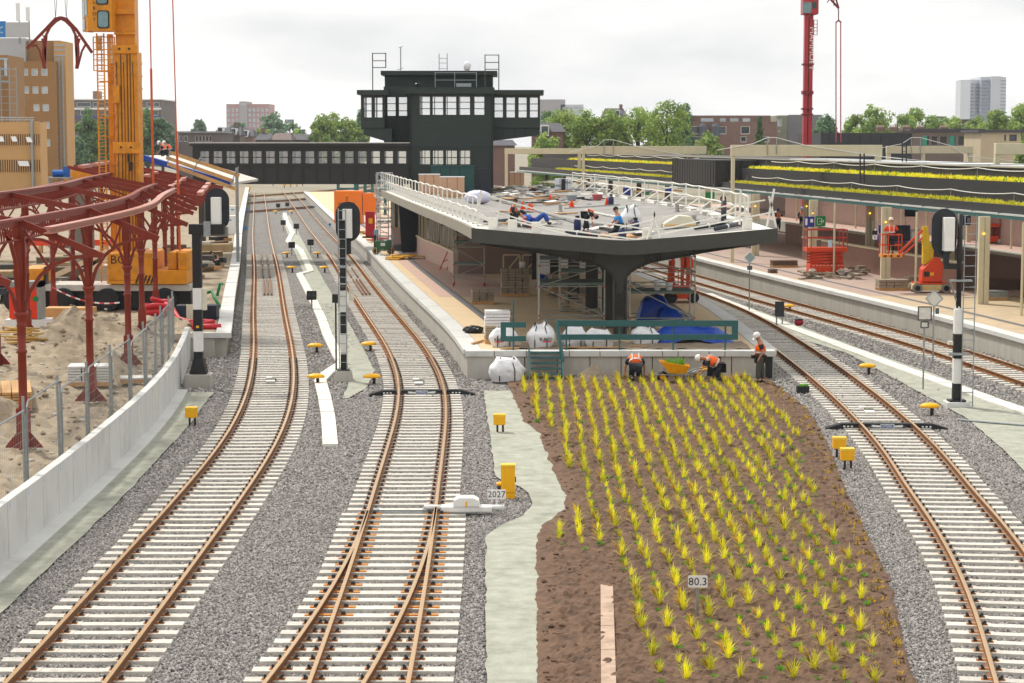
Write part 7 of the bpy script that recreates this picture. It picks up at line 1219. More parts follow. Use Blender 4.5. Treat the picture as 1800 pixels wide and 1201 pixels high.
fr_ = thing('window_frame_stack', 'cream window frames leaning before the waiting room front', 'frames', tuple(G(930,487,PZ))); [ (lambda bb: (bb.path([(x,0,.05),(x+.9,0,.05),(x+.9,0,1.2),(x,0,1.2),(x,0,.05)], .09, .09, (0,1,0)), bb.bar((x,0,.1),(x+.85,0,1.15),.07), bb.build('frame', CREAM, fr_)))(MB()) for x in (-1.4,-.35)]
for k, (px, py) in enumerate(((889,478),(938,484))):
    ld = thing('step_ladder', ['blue stepladder before the waiting room panels','dark stepladder beside the scaffold'][k], 'ladder', tuple(G(px,py,PZ))); b = MB(); [b.bar((s*.25,0,0),(s*.15,.35,1.7),.05) for s in (-1,1)]; [b.bar((s*.25,.8,0),(s*.15,.38,1.7),.04) for s in (-1,1)]; [b.bar((-.22,.07*i,.3*i+.1),(.22,.07*i,.3*i+.1),.05,.03) for i in range(1,6)]; b.build('frame', mat('ladder_blue','#2c4f6b') if k == 0 else BLACKP, ld)
for k, (px, py, s) in enumerate(((1015,548,.7),(1045,558,.5),(990,525,.6),(880,562,.3),(1008,532,.35))): paver_pile(['loose paver heap under the scaffold','few pavers at the dark column foot','loose paver heap behind the scaffold','few pavers beside the white pallet','small paver heap by the bucket'][k], px, py, 10, s, 20+k)
for k, (p0, p1, zo) in enumerate((((990,611),(1090,611),.04),((1108,609),(1135,609),.05),((880,613),(912,612),.03),((830,604),(850,598),.03))): b = MB(); b.bar(G(*p0, PZ+.05), G(*p1, PZ+.05), .09, .05); tag(b.build('timber_plank', WOOD), ['long timber plank lying on the coping right of the steps','short timber block on the coping beside the long plank','yellowish timber on the coping left of the steps','split timber at the platform left corner'][k], 'plank')
# ---------------------------------------------------------------- scaffolds
def scaffold(lab, px0, px1, py0, Y, levels, z1, dep=1.3, decks=(), braces=True, name='scaffold', wheels=False, m=None):
    x0, x1 = (px0-900)/F*Y, (px1-900)/F*Y; r_ = thing(name, lab, 'scaffold', ((x0+x1)/2, Y, PZ)); W_ = (x1-x0)/2; h = z1-PZ; m = m or mat('scaffold_tube','#aeb0a8',.5,.3,.15,5)
    for sx in (-1, 1):
        for y in (0, dep): b = MB(); b.tube([(sx*W_, y, .12 if wheels else 0), (sx*W_, y, h)], .03, 7); b.build('standard', m, r_)
        for y in (0, dep):
            if wheels: b = MB(); b.tube([(sx*W_-.04, y, .1), (sx*W_+.04, y, .1)], .1, 10); b.build('castor', mat('castor_red','#b3262b'), r_)
    for z in levels:
        b = MB(); [b.tube([(-W_, y, z), (W_, y, z)], .022, 6) for y in (0, dep)]; [b.tube([(s*W_, 0, z), (s*W_, dep, z)], .022, 6) for s in (-1, 1)]; b.build('ledger', m, r_)
    for z in decks: b = MB(); b.box(-W_+.04, W_-.04, .05, dep-.05, z, z+.09); b.build('deck_board', mat('deck_green','#6f8078',.6), r_)
    if braces:
        zs = [0.2]+list(levels)
        for i in range(len(levels)): b = MB(); s = 1 if i % 2 else -1; b.tube([(-W_*s, -.03, zs[i]), (W_*s, -.03, zs[i+1])], .02, 6); b.build('brace', m, r_)
    b = MB(); [b.cbox((sx*W_, -.03, z), (.07,.06,.07)) for sx in (-1,1) for z in levels]; b.build('coupler', mat('coupler_orange','#c4532a',.5), r_)
    return r_
scaffold('wheeled scaffold tower beside the waiting room windows', 797, 851, 505, 104, (.5,1.1,2.0,2.6,3.2), 4.5, 1.4, (1.1,2.2), wheels=True); scaffold('grey scaffold bay left of the riveted column', 948, 1063, 560, 79.3, (.45,.62,1.75,2.55), 4.35, 2.4, (1.8,)); scaffold('grey scaffold bay right of the riveted column with buckets', 1108, 1222, 556, 79.5, (.35,.5,1.75,2.3,2.9), 3.95, 2.2, (1.45,)); scaffold('scaffold stair tower rising past the canopy left edge', 662, 688, 445, 133, (.6,1.2,1.8,2.4,3.0,3.6,4.2,4.8,5.3), 6.2, 1.6, (2.1,4.2), m=mat('scaffold_bright','#b9bfc4',.4,.4,.1,5))
scaffold('far scaffold bay among the dark columns', 985, 1055, 0, 90, (.5,1.6,2.4), 4.2, 2.0, (1.6,)); scaffold('farthest scaffold bay beneath the canopy', 945, 1015, 0, 100, (.5,1.6,2.4), 4.2, 2.0, (1.6,))
slab_stack('paver_stack', 'paver stack half hidden behind the scaffold bay', tuple(G(985,512,PZ)), .2, 6, (1.1,.9,.12), PAVER, cols=3); slab_stack('paver_stack', 'flat paver stack near the dark columns', tuple(G(1030,520,PZ)), -.1, 3, (1.0,.8,.12), PAVER, cols=3); pw = thing('white_screen', 'white protective sheeting hung behind the dark columns', 'sheeting', tuple(G(1000,492,PZ))); b = MB(); b.box(-1.6,2.4,0,.04,.3,2.6); b.build('sheet', WBAG, pw)
ld = thing('access_ladder', 'bright ladder standing in the scaffold stair tower', 'ladder', tuple(G(676,446,PZ))); ladder(ld, 0, -.2, 0, 4.9, .55, .3, 'frame', .03)
for k, px in enumerate((1156,1177)): bk = thing('bucket', ['left pale bucket on the right scaffold deck','right pale bucket on the right scaffold deck'][k], 'bucket', ((px-900)/F*80, 80.1, PZ+1.55)); b = MB(); b.lathe([(.11,0),(.15,.3),(.155,.31)], n=12); b.build('pail', WHITEP, bk)
# ---------------------------------------------------------------- platform loads further back
tp = thing('red_trestle', 'red painted trestle leaning beside the scaffold tower', 'trestle', tuple(G(782,475,PZ))); b = MB(); b.bar((-.3,0,0),(.35,0,1.5),.06); b.bar((.1,0,0),(.6,0,1.4),.06); b.bar((-.05,0,.5),(.45,0,.75),.05); b.build('frame', mat('trestle_red','#b5222a',.5), tp)
yw = thing('yellow_board', 'yellow formwork board with holes under the scaffold', 'board', tuple(G(858,478,PZ))); b = MB(); b.box(-.35,.35,0,.08,0,1.3); b.box(-1.6,-.6,.1,.16,.1,1.0); b.build('sheet', mat('form_yellow','#e09a10',.5), yw); b = MB(); b.box(-1.75,-1.62,0,.1,0,3.0); b.build('yellow_post', mat('form_yellow','#e09a10'), yw)
gw = thing('green_cart', 'green two-wheeled tool cart on the platform', 'cart', tuple(G(674,448,PZ))); b = MB(); b.add([(-.4,-.35,.35),(.4,-.35,.35),(.4,.35,.35),(-.4,.35,.35),(-.55,-.5,.9),(.55,-.5,.9),(.55,.5,.9),(-.55,.5,.9)], [(0,3,2,1),(4,5,6,7),(0,1,5,4),(1,2,6,5),(2,3,7,6),(3,0,4,7)]); b.build('tub', mat('cart_green','#2f6b45',.5), gw); [wheel(gw, x, 0, .25, .25, .1, mat('cart_tyre','#b58a2a'), BLACKP) for x in (-.48,.48)]; b = MB(); b.box(-.15,.15,-.53,-.5,.6,.8); b.build('plate', WHITEP, gw)
bd = thing('blue_white_board', 'pale blue insulation board leaning on the pink wall', 'board', tuple(G(742,446,PZ))); b = MB(); b.prism([(-.3,0,0),(.1,0,0),(.5,.3,1.1),(.15,.3,1.1)], (0,.25,0)); b.build('sheet', mat('board_lilac','#b9bfe0',.6), bd)
oc = thing('orange_container', 'orange site container with black lettering on the far platform', 'container', tuple(G(614,393,PZ))); b = MB(); b.box(-1.35,1.15,0,2.4,0,2.9); b.build('box', mat('container_orange','#ee7a14',.5,0,.06,2), oc); text('Z', .45, BLACKP, oc, (-.2,-.02,2.2)); text('HORSTER', .36, BLACKP, oc, (-.2,-.02,1.75)); b = MB(); b.box(1.3,2.4,.2,1.6,.8,2.7); b.build('side_bin', mat('container_orange','#ee7a14'), oc); b = MB(); b.bar((2.3,-.2,2.6),(3.6,-.2,1.1),.1,.25); b.build('boom', mat('boom_white','#d9d2cc'), oc)
rb = thing('red_machine', 'red machine with yellow sticker left of the stair tower', 'machine', tuple(G(651,418,PZ))); b = MB(); b.box(-.35,.35,-.3,.3,.1,2.0); b.build('body', mat('machine_red','#b5202c',.5), rb); b = MB(); b.box(-.1,.2,-.32,-.305,1.1,1.5); b.build('sticker', YELLOW, rb); b = MB(); b.box(-.6,.6,-.4,.4,0,.1); b.build('base', DARKST, rb)
for k, (px, py, m) in enumerate(((640,412,'#c9a070'),(700,440,'#3a3a40'),(655,425,'#c23a26'),(715,455,'#c9a878'),(700,456,'#d9a72a'),(690,430,'#2a3550'))):
    r_ = thing('site_material', ['plywood sheets lying before the orange container','dark cable heap at the raking leg foot','red hydraulic parts on the platform','sheet of plywood on the pink paving','yellow spirit level on the pink paving','navy bin beside the stair tower'][k], 'site material', tuple(G(px,py,PZ))); g = random.Random(k)
    for j in range(4): b = MB(); b.cbox((g.uniform(-.5,.5), g.uniform(-.8,.8), .06+j*.05), (g.uniform(.6,1.4), g.uniform(.4,1.2), .08 if k not in (1,5) else .35), g.uniform(-.4,.4)); b.build('piece', mat('site_%d' % k, m, .7, 0, .15, 3), r_)
for k, (px, Y) in enumerate(((612,215),(640,240),(660,205))): r_ = thing('teal_portal', ['teal post frame far under the footbridge, left','teal post frame far under the footbridge, middle','teal post frame far under the footbridge, right'][k], 'frame', ((px-900)/F*Y, Y, PZ)); b = MB(); [b.bar((x,0,0),(x,0,3.6),.3) for x in (-1,1)]; b.bar((-1,0,3.4),(1,0,3.4),.3); b.bar((-1,0,2.4),(1,0,2.4),.2); b.build('frame', TEAL, r_)
# ---------------------------------------------------------------- guard rails and gear on the canopy roof
GRW = mat('guard_white','#e4e2da',.5,0,.05,4); 
def guard(lab, E, off, y0, y1, st, lean, root_z):
    r_ = thing('roof_guard_rail', lab, 'guard rail', (E(y0)+off, y0, root_z)); yy = frange(y0, y1, st)
    for y in yy:
        x = E(y)+off; b = MB(); b.bar((x, y, root_z), (x, y, root_z+1.1), .06); b.bar((x, y, root_z+.55), (x-lean*.75, y-.2, root_z+.02), .05); b.bar((x, y, root_z+.03), (x-lean*.8, y, root_z+.03), .06); b.build('stanchion', GRW, r_, world=True)
        b = MB(); b.cbox((x-lean*.8, y, root_z+.1), (.25,.25,.14)); b.build('ballast_block', CONC, r_, world=True)
    for hz_, nm in ((1.08, 'top_rail'), (.58, 'mid_rail')): b = MB(); b.tube([(E(y)+off, y, root_z+hz_+.03*math.sin(y*1.7)) for y in frange(y0, y1, st/2)], .032, 6); b.build(nm, GRW, r_, world=True)
guard('white guard rail along the left edge of the canopy roof', CL, .25, 77, 139, 2.2, -1, ZE+.02); guard('white guard rail along the right edge of the canopy roof', CR, -.35, 80, 138, 4.2, 1, ZE+.01)
fg = thing('roof_guard_rail', 'leaning white guard posts and rails along the canopy front edge', 'guard rail', (4, 75.6, ZV)); Yf = 75.7
for (xa, ya), (xb, yb) in (((1136,424),(1158,352)),((1348,398),(1361,332)),((1365,402),(1352,345)),((838,390),(846,335)),((872,396),(880,352)),((1300,395),(1302,335)),((1160,420),(1148,368)),((1312,395),(1308,345))): b = MB(); b.bar(A(xa,ya,Yf), A(xb,yb,Yf), .07); b.build('post', GRW, fg, world=True)
for P in ([(838,362),(960,400),(1140,424)],[(842,340),(985,380),(1155,406)],[(1120,420),(1230,398),(1365,372)],[(1070,412),(1180,400),(1300,372)],[(1090,400),(1215,372),(1345,352)],[(900,388),(1010,415),(1130,425)]): b = MB(); b.tube([A(x,y,Yf+.05) for x, y in P], .03, 6); b.build('rail', GRW, fg, world=True)
for px in (866, 901, 943, 1140, 1318): b = MB(); p = A(px, 0, 76); b.cbox((p.x, 76, rz_(76, p.x)+.24), (.34,.3,.42)); b.build('ballast_block', GRW, fg, world=True)
def on_roof(px, py):
    Y = 90.
    for _ in range(8): x = (px-900)/F*Y; z = rz_(Y, x)+.02; p = G(px, py, z); Y = p.y
    return Vector((p.x, p.y, rz_(p.y, p.x)+.02))
def rthing(name, lab, cat, px, py): p = on_roof(px, py); return thing(name, lab, cat, (p.x, p.y, p.z))
def pallet_box(lab, px, py, w_, d_, h_, m=CARD, cap=True):
    r_ = rthing('boxed_pallet', lab, 'pallet', px, py); b = MB(); b.box(-w_/2, w_/2, -d_/2, d_/2, .12, h_); b.build('box', m, r_, bevel=.02); b = MB(); [b.box(-w_/2, w_/2, y-.05, y+.05, 0, .118) for y in (-d_/2+.06, d_/2-.06)]; b.build('pallet', WOOD, r_)
    if cap: b = MB(); b.box(-w_/2-.02, w_/2+.02, -d_/2-.02, d_/2+.02, h_+.002, h_+.05); b.build('film_cap', WBAG, r_)
    b = MB(); [b.box(x-.02, x+.02, -d_/2-.012, -d_/2-.002, .12, h_) for x in (-w_*.2, w_*.22)]; b.build('strap', mat('strap_grey','#7d746a'), r_); return r_
pallet_box('left film-capped cardboard pallet on the roof before the teal cabinet', 755, 341, 1.35, 1.0, 1.25); pallet_box('right film-capped cardboard pallet on the roof before the teal cabinet', 795, 347, 1.5, 1.0, 1.25); pallet_box('single cardboard pallet on the roof right of the signal house', 909, 327, 1.05, 1.0, 1.0); r_ = pallet_box('white film-wrapped pallet with black middle on the roof', 990, 337, 1.1, .9, .85, mat('film_white','#ccd0d8',.3), False); b = MB(); b.box(-.14,.14,-.47,-.452,.1,.85); b.build('black_gap', BLACKP, r_); text('ARBO', .2, BLACKP, r_, (.36,-.47,.6)); text('ARBO', .2, BLACKP, r_, (-.36,-.47,.4))
b = MB(); r_ = rthing('wrapped_bundle', 'white film-wrapped bundle at the left canopy edge', 'bundle', 840, 358); b = MB(); b.blob((0,0,.35), (.75,.6,.42), 5, 3, .06); b.build('film', mat('film_lilac','#d3d3ea',.3), r_, smooth=True)
r_ = rthing('covered_stack', 'cream covered stack near the right of the canopy roof', 'stack', 1196, 400); b = MB(); b.prism([(-.72,-.35,0),(.6,-.35,0),(.6,-.35,.22),(.35,-.35,.46),(-.1,-.35,.5),(-.65,-.35,.2)], (0,.7,0)); b.build('cover', mat('cover_cream','#e2dcc3',.6,0,.08,4,bump=.4,bs=8), r_, bevel=.05); b = MB(); b.box(-.72,.61,-.37,-.352,.1,.13); b.build('cord', YELLOW, r_)
ROLL = mat('bitumen_roll','#3a3d45',.5,0,.1,5)
def roll(lab, p0, p1, r): P, Q = on_roof(*p0), on_roof(*p1); r_ = thing('bitumen_roll', lab, 'roll', tuple(P)); u = Vector((0,0,r+.01)); b = MB(); b.tube([u, Q-P+u], r, 12); b.build('roll', ROLL, r_, smooth=True); b = MB(); b.tube([(Q-P)*.35+u, (Q-P)*.4+u], r+.006, 12); b.build('paper_band', WHITEP, r_); b = MB(); b.tube([(Q-P)*.75+u, (Q-P)*.79+u], r+.006, 12); b.build('red_band', mat('band_red','#c93a2a'), r_)
for k, (p0, p1) in enumerate((((1165,402),(1228,394)),((1222,405),(1280,396)),((1258,407),(1308,396)),((905,398),(945,404)),((995,412),(1050,418)),((850,395),(875,397)))): roll(['dark roofing roll beside the cream covered stack','dark roofing roll at the right front, left of two','dark roofing roll at the right front, right of two','dark roofing roll lying near the reclining worker','grey roofing roll along the front edge','short roofing roll at the left canopy corner'][k], p0, p1, .09)
r_ = rthing('bitumen_roll', 'upright black roofing roll with red band on the right roof', 'roll', 1272, 398); b = MB(); b.tube([(0,0,0),(0,0,1.0)], .11, 14); b.build('roll', ROLL, r_, smooth=True); b = MB(); b.tube([(0,0,.78),(0,0,.84)], .114, 14); b.build('red_band', mat('band_red','#c93a2a'), r_)
def cone(lab, px, py): r_ = rthing('traffic_cone', lab, 'cone', px, py); b = MB(); b.lathe([(.13,.03),(.03,.42),(.025,.43)], n=12); b.build('cone', mat('cone_orange','#f04d10',.5), r_, smooth=True); b = MB(); b.box(-.17,.17,-.17,.17,0,.03); b.build('base', mat('cone_orange','#f04d10'), r_)
for k, (px, py) in enumerate(((919,368),(931,370),(1005,364),(1067,361),(935,372),(967,354))): cone(['orange cone left of the pair behind the seated worker','orange cone in the pair behind the seated worker','orange cone in the middle of the roof','orange cone beside the blue gas bottle','second orange cone of the pair, fallen against it','small orange cone beside the roofing rubble'][k], px, py)
def bottle(lab, px, py): r_ = rthing('gas_bottle', lab, 'gas bottle', px, py); b = MB(); b.lathe([(.13,0),(.15,.03),(.15,.38),(.12,.46),(.04,.49)], n=14); b.build('cylinder', mat('bottle_navy','#1f2b58',.4), r_, smooth=True); b = MB(); b.lathe([(.03,.48),(.03,.56)], n=8); b.lathe([(.09,.5),(.09,.6)], n=10); b.build('valve_guard', BLACKP, r_)
for k, (px, py) in enumerate(((1015,405),(1117,409),(1094,424),(1074,361))): bottle(['navy gas bottle left of the bending worker','navy gas bottle before the lettered bulk bag','navy gas bottle behind the front guard post','navy gas bottle far back beside the orange cone'][k], px, py)
r_ = rthing('mortar_tub', 'red mortar tub on the canopy roof', 'tub', 1050, 352); b = MB(); b.lathe([(.22,0),(.32,.32),(.33,.33)], n=14); b.build('tub', mat('tub_red','#b5555a',.6), r_); r_ = rthing('mortar_tub', 'grey mortar tub on the canopy roof', 'tub', 1005, 353); b = MB(); b.lathe([(.22,0),(.32,.32),(.33,.33)], n=14); b.build('tub', mat('tub_grey','#8b97a0',.6), r_)
# rubble of stripped roofing: sheets, boards and insulation lying about
g = random.Random(5); RC = [mat('rub_%d' % i, c, .8, 0, .2, 6) for i, c in enumerate(('#e9e6de','#55565a','#c9c4ba','#2b2c30','#9a9c9e','#b98d62','#dcd9d4'))]
for k, (x0, y0, x1, y1, n) in enumerate(((865,330,960,350,90),(880,345,990,362,64),(960,318,1060,340,48),(985,340,1060,360,18),(1040,395,1140,420,24),(860,372,1000,402,28),(1120,330,1200,352,16))):
    c = on_roof((x0+x1)/2, (y0+y1)/2); r_ = thing('roofing_rubble', ['heap of stripped roofing boards behind the workers','tangle of sheets behind the seated worker','scattered boards beside the wrapped pallet','boards and profiles around the tubs','scraps along the roof front by the bulk bag','scraps along the left front of the roof','scraps near the right roof edge'][k], 'rubble', tuple(c))
    for j in range(n):
        p = on_roof(g.uniform(x0, x1), g.uniform(y0, y1))-c; b = MB(); L_ = g.uniform(.3, 1.5); b.cbox((0,0,0), (L_, g.uniform(.06,.45), g.uniform(.02,.12))); o = b.build('scrap', g.choice(RC), r_, loc=p+Vector((0,0,.05+g.random()*.15*(k < 3)))); o.rotation_euler = (g.uniform(-.12,.12), g.uniform(-.12,.12), g.uniform(-1.2,1.2))
for k, (P, Q) in enumerate((((992,368),(1090,361)),((1030,372),(1085,383)),((1085,368),(1120,362)))): p, q = on_roof(*P), on_roof(*Q); r_ = thing('metal_profile', ['long pale metal profile across the roof','short pale profile on the roof','pale green tube beside the bulk bag'][k], 'profile', tuple(p)); b = MB(); b.bar(Vector((0,0,.04)), q-p+Vector((0,0,.04)), .1, .06); b.build('profile', [STEEL, GRW, mat('pale_green','#b9d6c8',.4)][k], r_)
for k, (px, py) in enumerate(((1113,346),(1190,372),(1241,366),(985,372),(1220,395))): r_ = rthing('roof_vent', ['small grey roof vent far right','small grey roof vent behind the covered stack','small grey roof vent by the right rail','small grey roof vent at the valley','grey vent with dark cap right of the covered stack'][k], 'vent', px, py); b = MB(); b.lathe([(.14,0),(.14,.04),(.09,.06),(.09,.3),(.11,.31),(.1,.38)], n=10); b.build('pipe', mat('vent_grey','#a29f98',.6), r_)
# ---------------------------------------------------------------- people
def skin(name, V, E_, rad, m, parent, sub=1):
    me = bpy.data.meshes.new(name); me.from_pydata([tuple(v) for v in V], E_, []); me.materials.append(m); o = bpy.data.objects.new(name, me); col.objects.link(o); o.parent = parent
    k = o.modifiers.new('skin', 'SKIN'); k.use_smooth_shade = True; k.branch_smoothing = .4
    for i, sv in enumerate(me.skin_vertices[0].data): r = rad[i]; sv.radius = r if hasattr(r, '__len__') else (r, r); sv.use_root = i == 0
    s = o.modifiers.new('sub', 'SUBSURF'); s.levels = s.render_levels = sub; return o
def person(lab, loc, J, vest=HIVIS, sleeve=NAVY, trou=NAVY, hat=None, hair=HAIR, s=1., rz=0., long_sleeve=False, bandm=REFL, pot=None):
    r_ = thing('person', lab, 'person', loc, rz); r_.scale = (s,)*3; v = {k: Vector(p) for k, p in J.items()}
    V = [v['pelvis'], v['chest'], v['neck'], v['head'], v['head']+(v['head']-v['neck']).normalized()*.09]; E_ = [(0,1),(1,2),(2,3),(3,4)]; Rr = [.12,.14,.055,(.085,.10),.06]
    for sd in ('l', 'r'):
        k = len(V); V += [v['sh_'+sd], v['el_'+sd], v['wr_'+sd]]; E_ += [(1,k),(k,k+1),(k+1,k+2)]; Rr += [.06,.043,.03]
        d = (v['wr_'+sd]-v['el_'+sd]).normalized(); n = d.orthogonal().normalized(); palm = v['wr_'+sd]+d*.07; V.append(palm); E_.append((k+2,k+3)); Rr.append((.042,.02))
        for q, (a_, L_) in enumerate(((-.035,.075),(-.012,.09),(.012,.085),(.034,.065))): V += [palm+n*a_+d*L_*.6, palm+n*a_*1.1+d*L_*.95+n.cross(d)*.02]; E_ += [(k+3, len(V)-2), (len(V)-2, len(V)-1)]; Rr += [.010,.008]
        V.append(v['wr_'+sd]+d*.06+n*.06); E_.append((k+3, len(V)-1)); Rr.append(.011)
        h = len(V); V += [v['hip_'+sd], v['kn_'+sd], v['an_'+sd]]; E_ += [(0,h),(h,h+1),(h+1,h+2)]; Rr += [.085,.06,.04]
    skin('body', V, E_, Rr, SKIN, r_)
    T_ = [v['pelvis']]; E_ = []; Rr = [(.20,.17)]
    for sd in ('l', 'r'): h = len(T_); T_ += [v['hip_'+sd], v['kn_'+sd], v['an_'+sd]+(v['kn_'+sd]-v['an_'+sd])*.12]; E_ += [(0,h),(h,h+1),(h+1,h+2)]; Rr += [.125,.1,.09]
    skin('trousers', T_, E_, Rr, trou, r_)
    for sd in ('l', 'r'): skin('boot', [v['an_'+sd]+Vector((0,0,.03)), v['an_'+sd], v['toe_'+sd]], [(0,1),(1,2)], [.06,.062,.048], SHOE, r_)
    mid = v['pelvis'].lerp(v['chest'], .5)
    skin('vest', [v['pelvis']+(v['chest']-v['pelvis'])*.12, mid, v['chest'], v['chest'].lerp(v['neck'], .6), v['chest'].lerp(v['sh_l'], .8), v['chest'].lerp(v['sh_r'], .8)], [(0,1),(1,2),(2,3),(2,4),(2,5)], [(.235,.2),(.235,.2),(.245,.205),.13,.125,.125], vest, r_)
    for sd in ('l', 'r'):
        L2 = [v['sh_'+sd].lerp(v['chest'], .2), v['sh_'+sd].lerp(v['el_'+sd], .85)]; rr = [.1,.08]
        if long_sleeve: L2 += [v['el_'+sd], v['wr_'+sd]]; rr = [.1,.078,.07,.055]
        skin('sleeve', L2, [(i, i+1) for i in range(len(L2)-1)], rr, sleeve, r_)
    if bandm:
        ax = (v['chest']-v['pelvis']).normalized(); sx = (v['sh_r']-v['sh_l']).normalized(); sy = ax.cross(sx)
        for t in (.30,):
            c = v['pelvis'].lerp(v['chest'], t+.1); b = MB(); P = [[c+ax*h_+sx*math.cos(a_)*.212+sy*math.sin(a_)*.178 for a_ in np.linspace(0, 2*math.pi, 17)] for h_ in (-.028,.028)]; b.strip(P[0], P[1]); b.build('reflective_band', bandm, r_)
        for sg in (-1, 1): b = MB(); b.path([v['pelvis'].lerp(v['chest'],.4)+sx*.09*sg+sy*.16*q for q in (0,)]+[] or [(0,0,0)], .01) if False else None
        for sg in (-1, 1):
            for q in (-1, 1): b = MB(); b.path([v['pelvis'].lerp(v['chest'],.4)+sx*.10*sg+sy*.18*q, v['chest']+sx*.11*sg+sy*.18*q, v['chest']+ax*.12+sx*.10*sg+sy*.09*q], .035, .01, tuple(sy)); b.build('reflective_brace', bandm, r_)
    up = (v['head']-v['neck']).normalized(); hc = v['head']+up*.035; fw = Vector(J.get('face', (0,-1,0))).normalized(); fw = (fw-up*fw.dot(up)).normalized(); sd_ = up.cross(fw)
    def oriented(b): b.v = [tuple(hc+sd_*p[0]+fw*p[1]+up*p[2]) for p in b.v]; return b
    if hat: b = MB(); b.lathe([(.135,.03),(.13,.05),(.125,.1),(.1,.15),(.06,.175),(.01,.185)], n=16); b.add([(-.09,.10,.03),(.09,.10,.03),(.07,.19,.02),(-.07,.19,.02)], [(0,1,2,3)]); oriented(b).build('helmet', hat, r_, smooth=True)
    else: b = MB(); b.blob((0,-.018,.035), (.092,.108,.095), 3, 2, .04); oriented(b).build('hair', hair, r_, smooth=True)
    b = MB(); b.prism([(-.014,.098,-.03),(.014,.098,-.03),(.008,.098,.02),(-.008,.098,.02)], (0,.024,-.004)); [b.blob((s_*.088,0,-.005), (.012,.022,.032), 1, 1, .05) for s_ in (-1,1)]; oriented(b).build('nose_and_ears', SKIN, r_)
    b = MB(); [b.blob((s_*.033,.093,.022), (.013,.008,.008), 1, 1, 0) for s_ in (-1,1)]; b.box(-.022,.022,.088,.096,-.062,-.054); oriented(b).build('eyes_and_mouth', mat('face_dark','#4a2f28',.6), r_)
    if pot: b = MB(); p = v['wr_'+pot]+(v['wr_'+pot]-v['el_'+pot]).normalized()*.1; b.lathe([(.05,-.06),(.07,.06)], p, 10); b.build('plant_pot', BLACKP, r_)
    return r_
GREYT = mat('grey_trousers','#4c4a44',.8,0,.15,8)
STAND = dict(pelvis=(0,0,.95), chest=(0,0,1.33), neck=(0,0,1.5), head=(0,-.02,1.62), sh_l=(-.2,0,1.42), sh_r=(.2,0,1.42), el_l=(-.27,.02,1.13), el_r=(.27,.02,1.13), wr_l=(-.26,-.08,.9), wr_r=(.26,-.08,.9), hip_l=(-.09,0,.9), hip_r=(.09,0,.9), kn_l=(-.1,-.02,.5), kn_r=(.1,-.02,.5), an_l=(-.1,0,.09), an_r=(.1,0,.09), toe_l=(-.11,-.17,.04), toe_r=(.11,-.17,.04))
p = G(1336, 676); person('gardener standing in orange vest and white helmet holding a pot at the bed corner', (p.x, p.y, .03), dict(STAND, head=(-.09,-.02,1.58), neck=(-.03,0,1.48), face=(-1,-.1,-.5), sh_l=(-.03,-.19,1.41), sh_r=(.05,.19,1.41), chest=(.0,0,1.31), el_l=(.06,-.25,1.14), wr_l=(-.06,-.26,.92), el_r=(-.08,.24,1.12), wr_r=(-.2,.1,.98), toe_l=(-.25,-.05,.04), toe_r=(-.02,.1,.04), an_l=(-.08,-.08,.09), an_r=(.08,.08,.09), kn_l=(-.08,-.08,.5), kn_r=(.08,.08,.5), hip_l=(0,-.09,.9), hip_r=(0,.09,.9)), trou=GREYT, hat=HELM, pot='r', s=1.0)
p = G(1252, 661); p.y = 70.6; p.x = 352/F*70.6; person('gardener kneeling and bending left in orange vest and white helmet', (p.x, p.y, .03), dict(pelvis=(.32,0,.52), chest=(-.05,0,.72), neck=(-.2,0,.76), head=(-.32,0,.76), face=(-.5,0,-1), sh_l=(-.12,-.2,.74), sh_r=(-.12,.2,.74), el_l=(-.18,-.24,.44), el_r=(-.25,.24,.45), wr_l=(-.42,-.16,.22), wr_r=(-.45,.12,.25), hip_l=(.3,-.1,.48), hip_r=(.3,.1,.48), kn_l=(.08,-.14,.1), kn_r=(.1,.14,.1), an_l=(.5,-.14,.08), an_r=(.52,.14,.08), toe_l=(.62,-.14,.05), toe_r=(.64,.14,.05)), hat=HELM, pot='r', s=1.05)
p = G(1118, 667); p.y = 70.7; p.x = 218/F*70.7; person('gardener kneeling with orange back to the viewer by the end wall', (p.x, p.y, .03), dict(pelvis=(0,-.2,.52), chest=(0,.1,.74), neck=(0,.27,.74), head=(0,.38,.66), face=(0,.5,-1), sh_l=(-.21,.14,.72), sh_r=(.21,.14,.72), el_l=(-.31,.18,.45), el_r=(.31,.18,.45), wr_l=(-.33,.2,.2), wr_r=(.3,.24,.18), hip_l=(-.1,-.2,.48), hip_r=(.1,-.2,.48), kn_l=(-.13,.02,.12), kn_r=(.13,.02,.12), an_l=(-.12,-.42,.12), an_r=(.14,-.42,.12), toe_l=(-.12,-.5,.06), toe_r=(.14,-.5,.06)), s=1.08)
SIT = dict(pelvis=(0,0,.14), chest=(.04,0,.5), neck=(.07,0,.66), head=(.11,0,.76), face=(1,-.3,-.4), sh_l=(.03,-.19,.58), sh_r=(.05,.19,.58), el_l=(.02,-.26,.32), el_r=(.2,.24,.34), wr_l=(.24,-.16,.26), wr_r=(.36,.1,.3), hip_l=(.04,-.1,.13), hip_r=(.04,.1,.13), kn_l=(.42,-.12,.38), kn_r=(.44,.12,.36), an_l=(.62,-.12,.09), an_r=(.64,.12,.09), toe_l=(.76,-.12,.05), toe_r=(.78,.12,.05))
p = on_roof(901, 386); person('roofer seated in orange vest with dark sleeves on the canopy roof', tuple(p), SIT, long_sleeve=True, s=1.02)
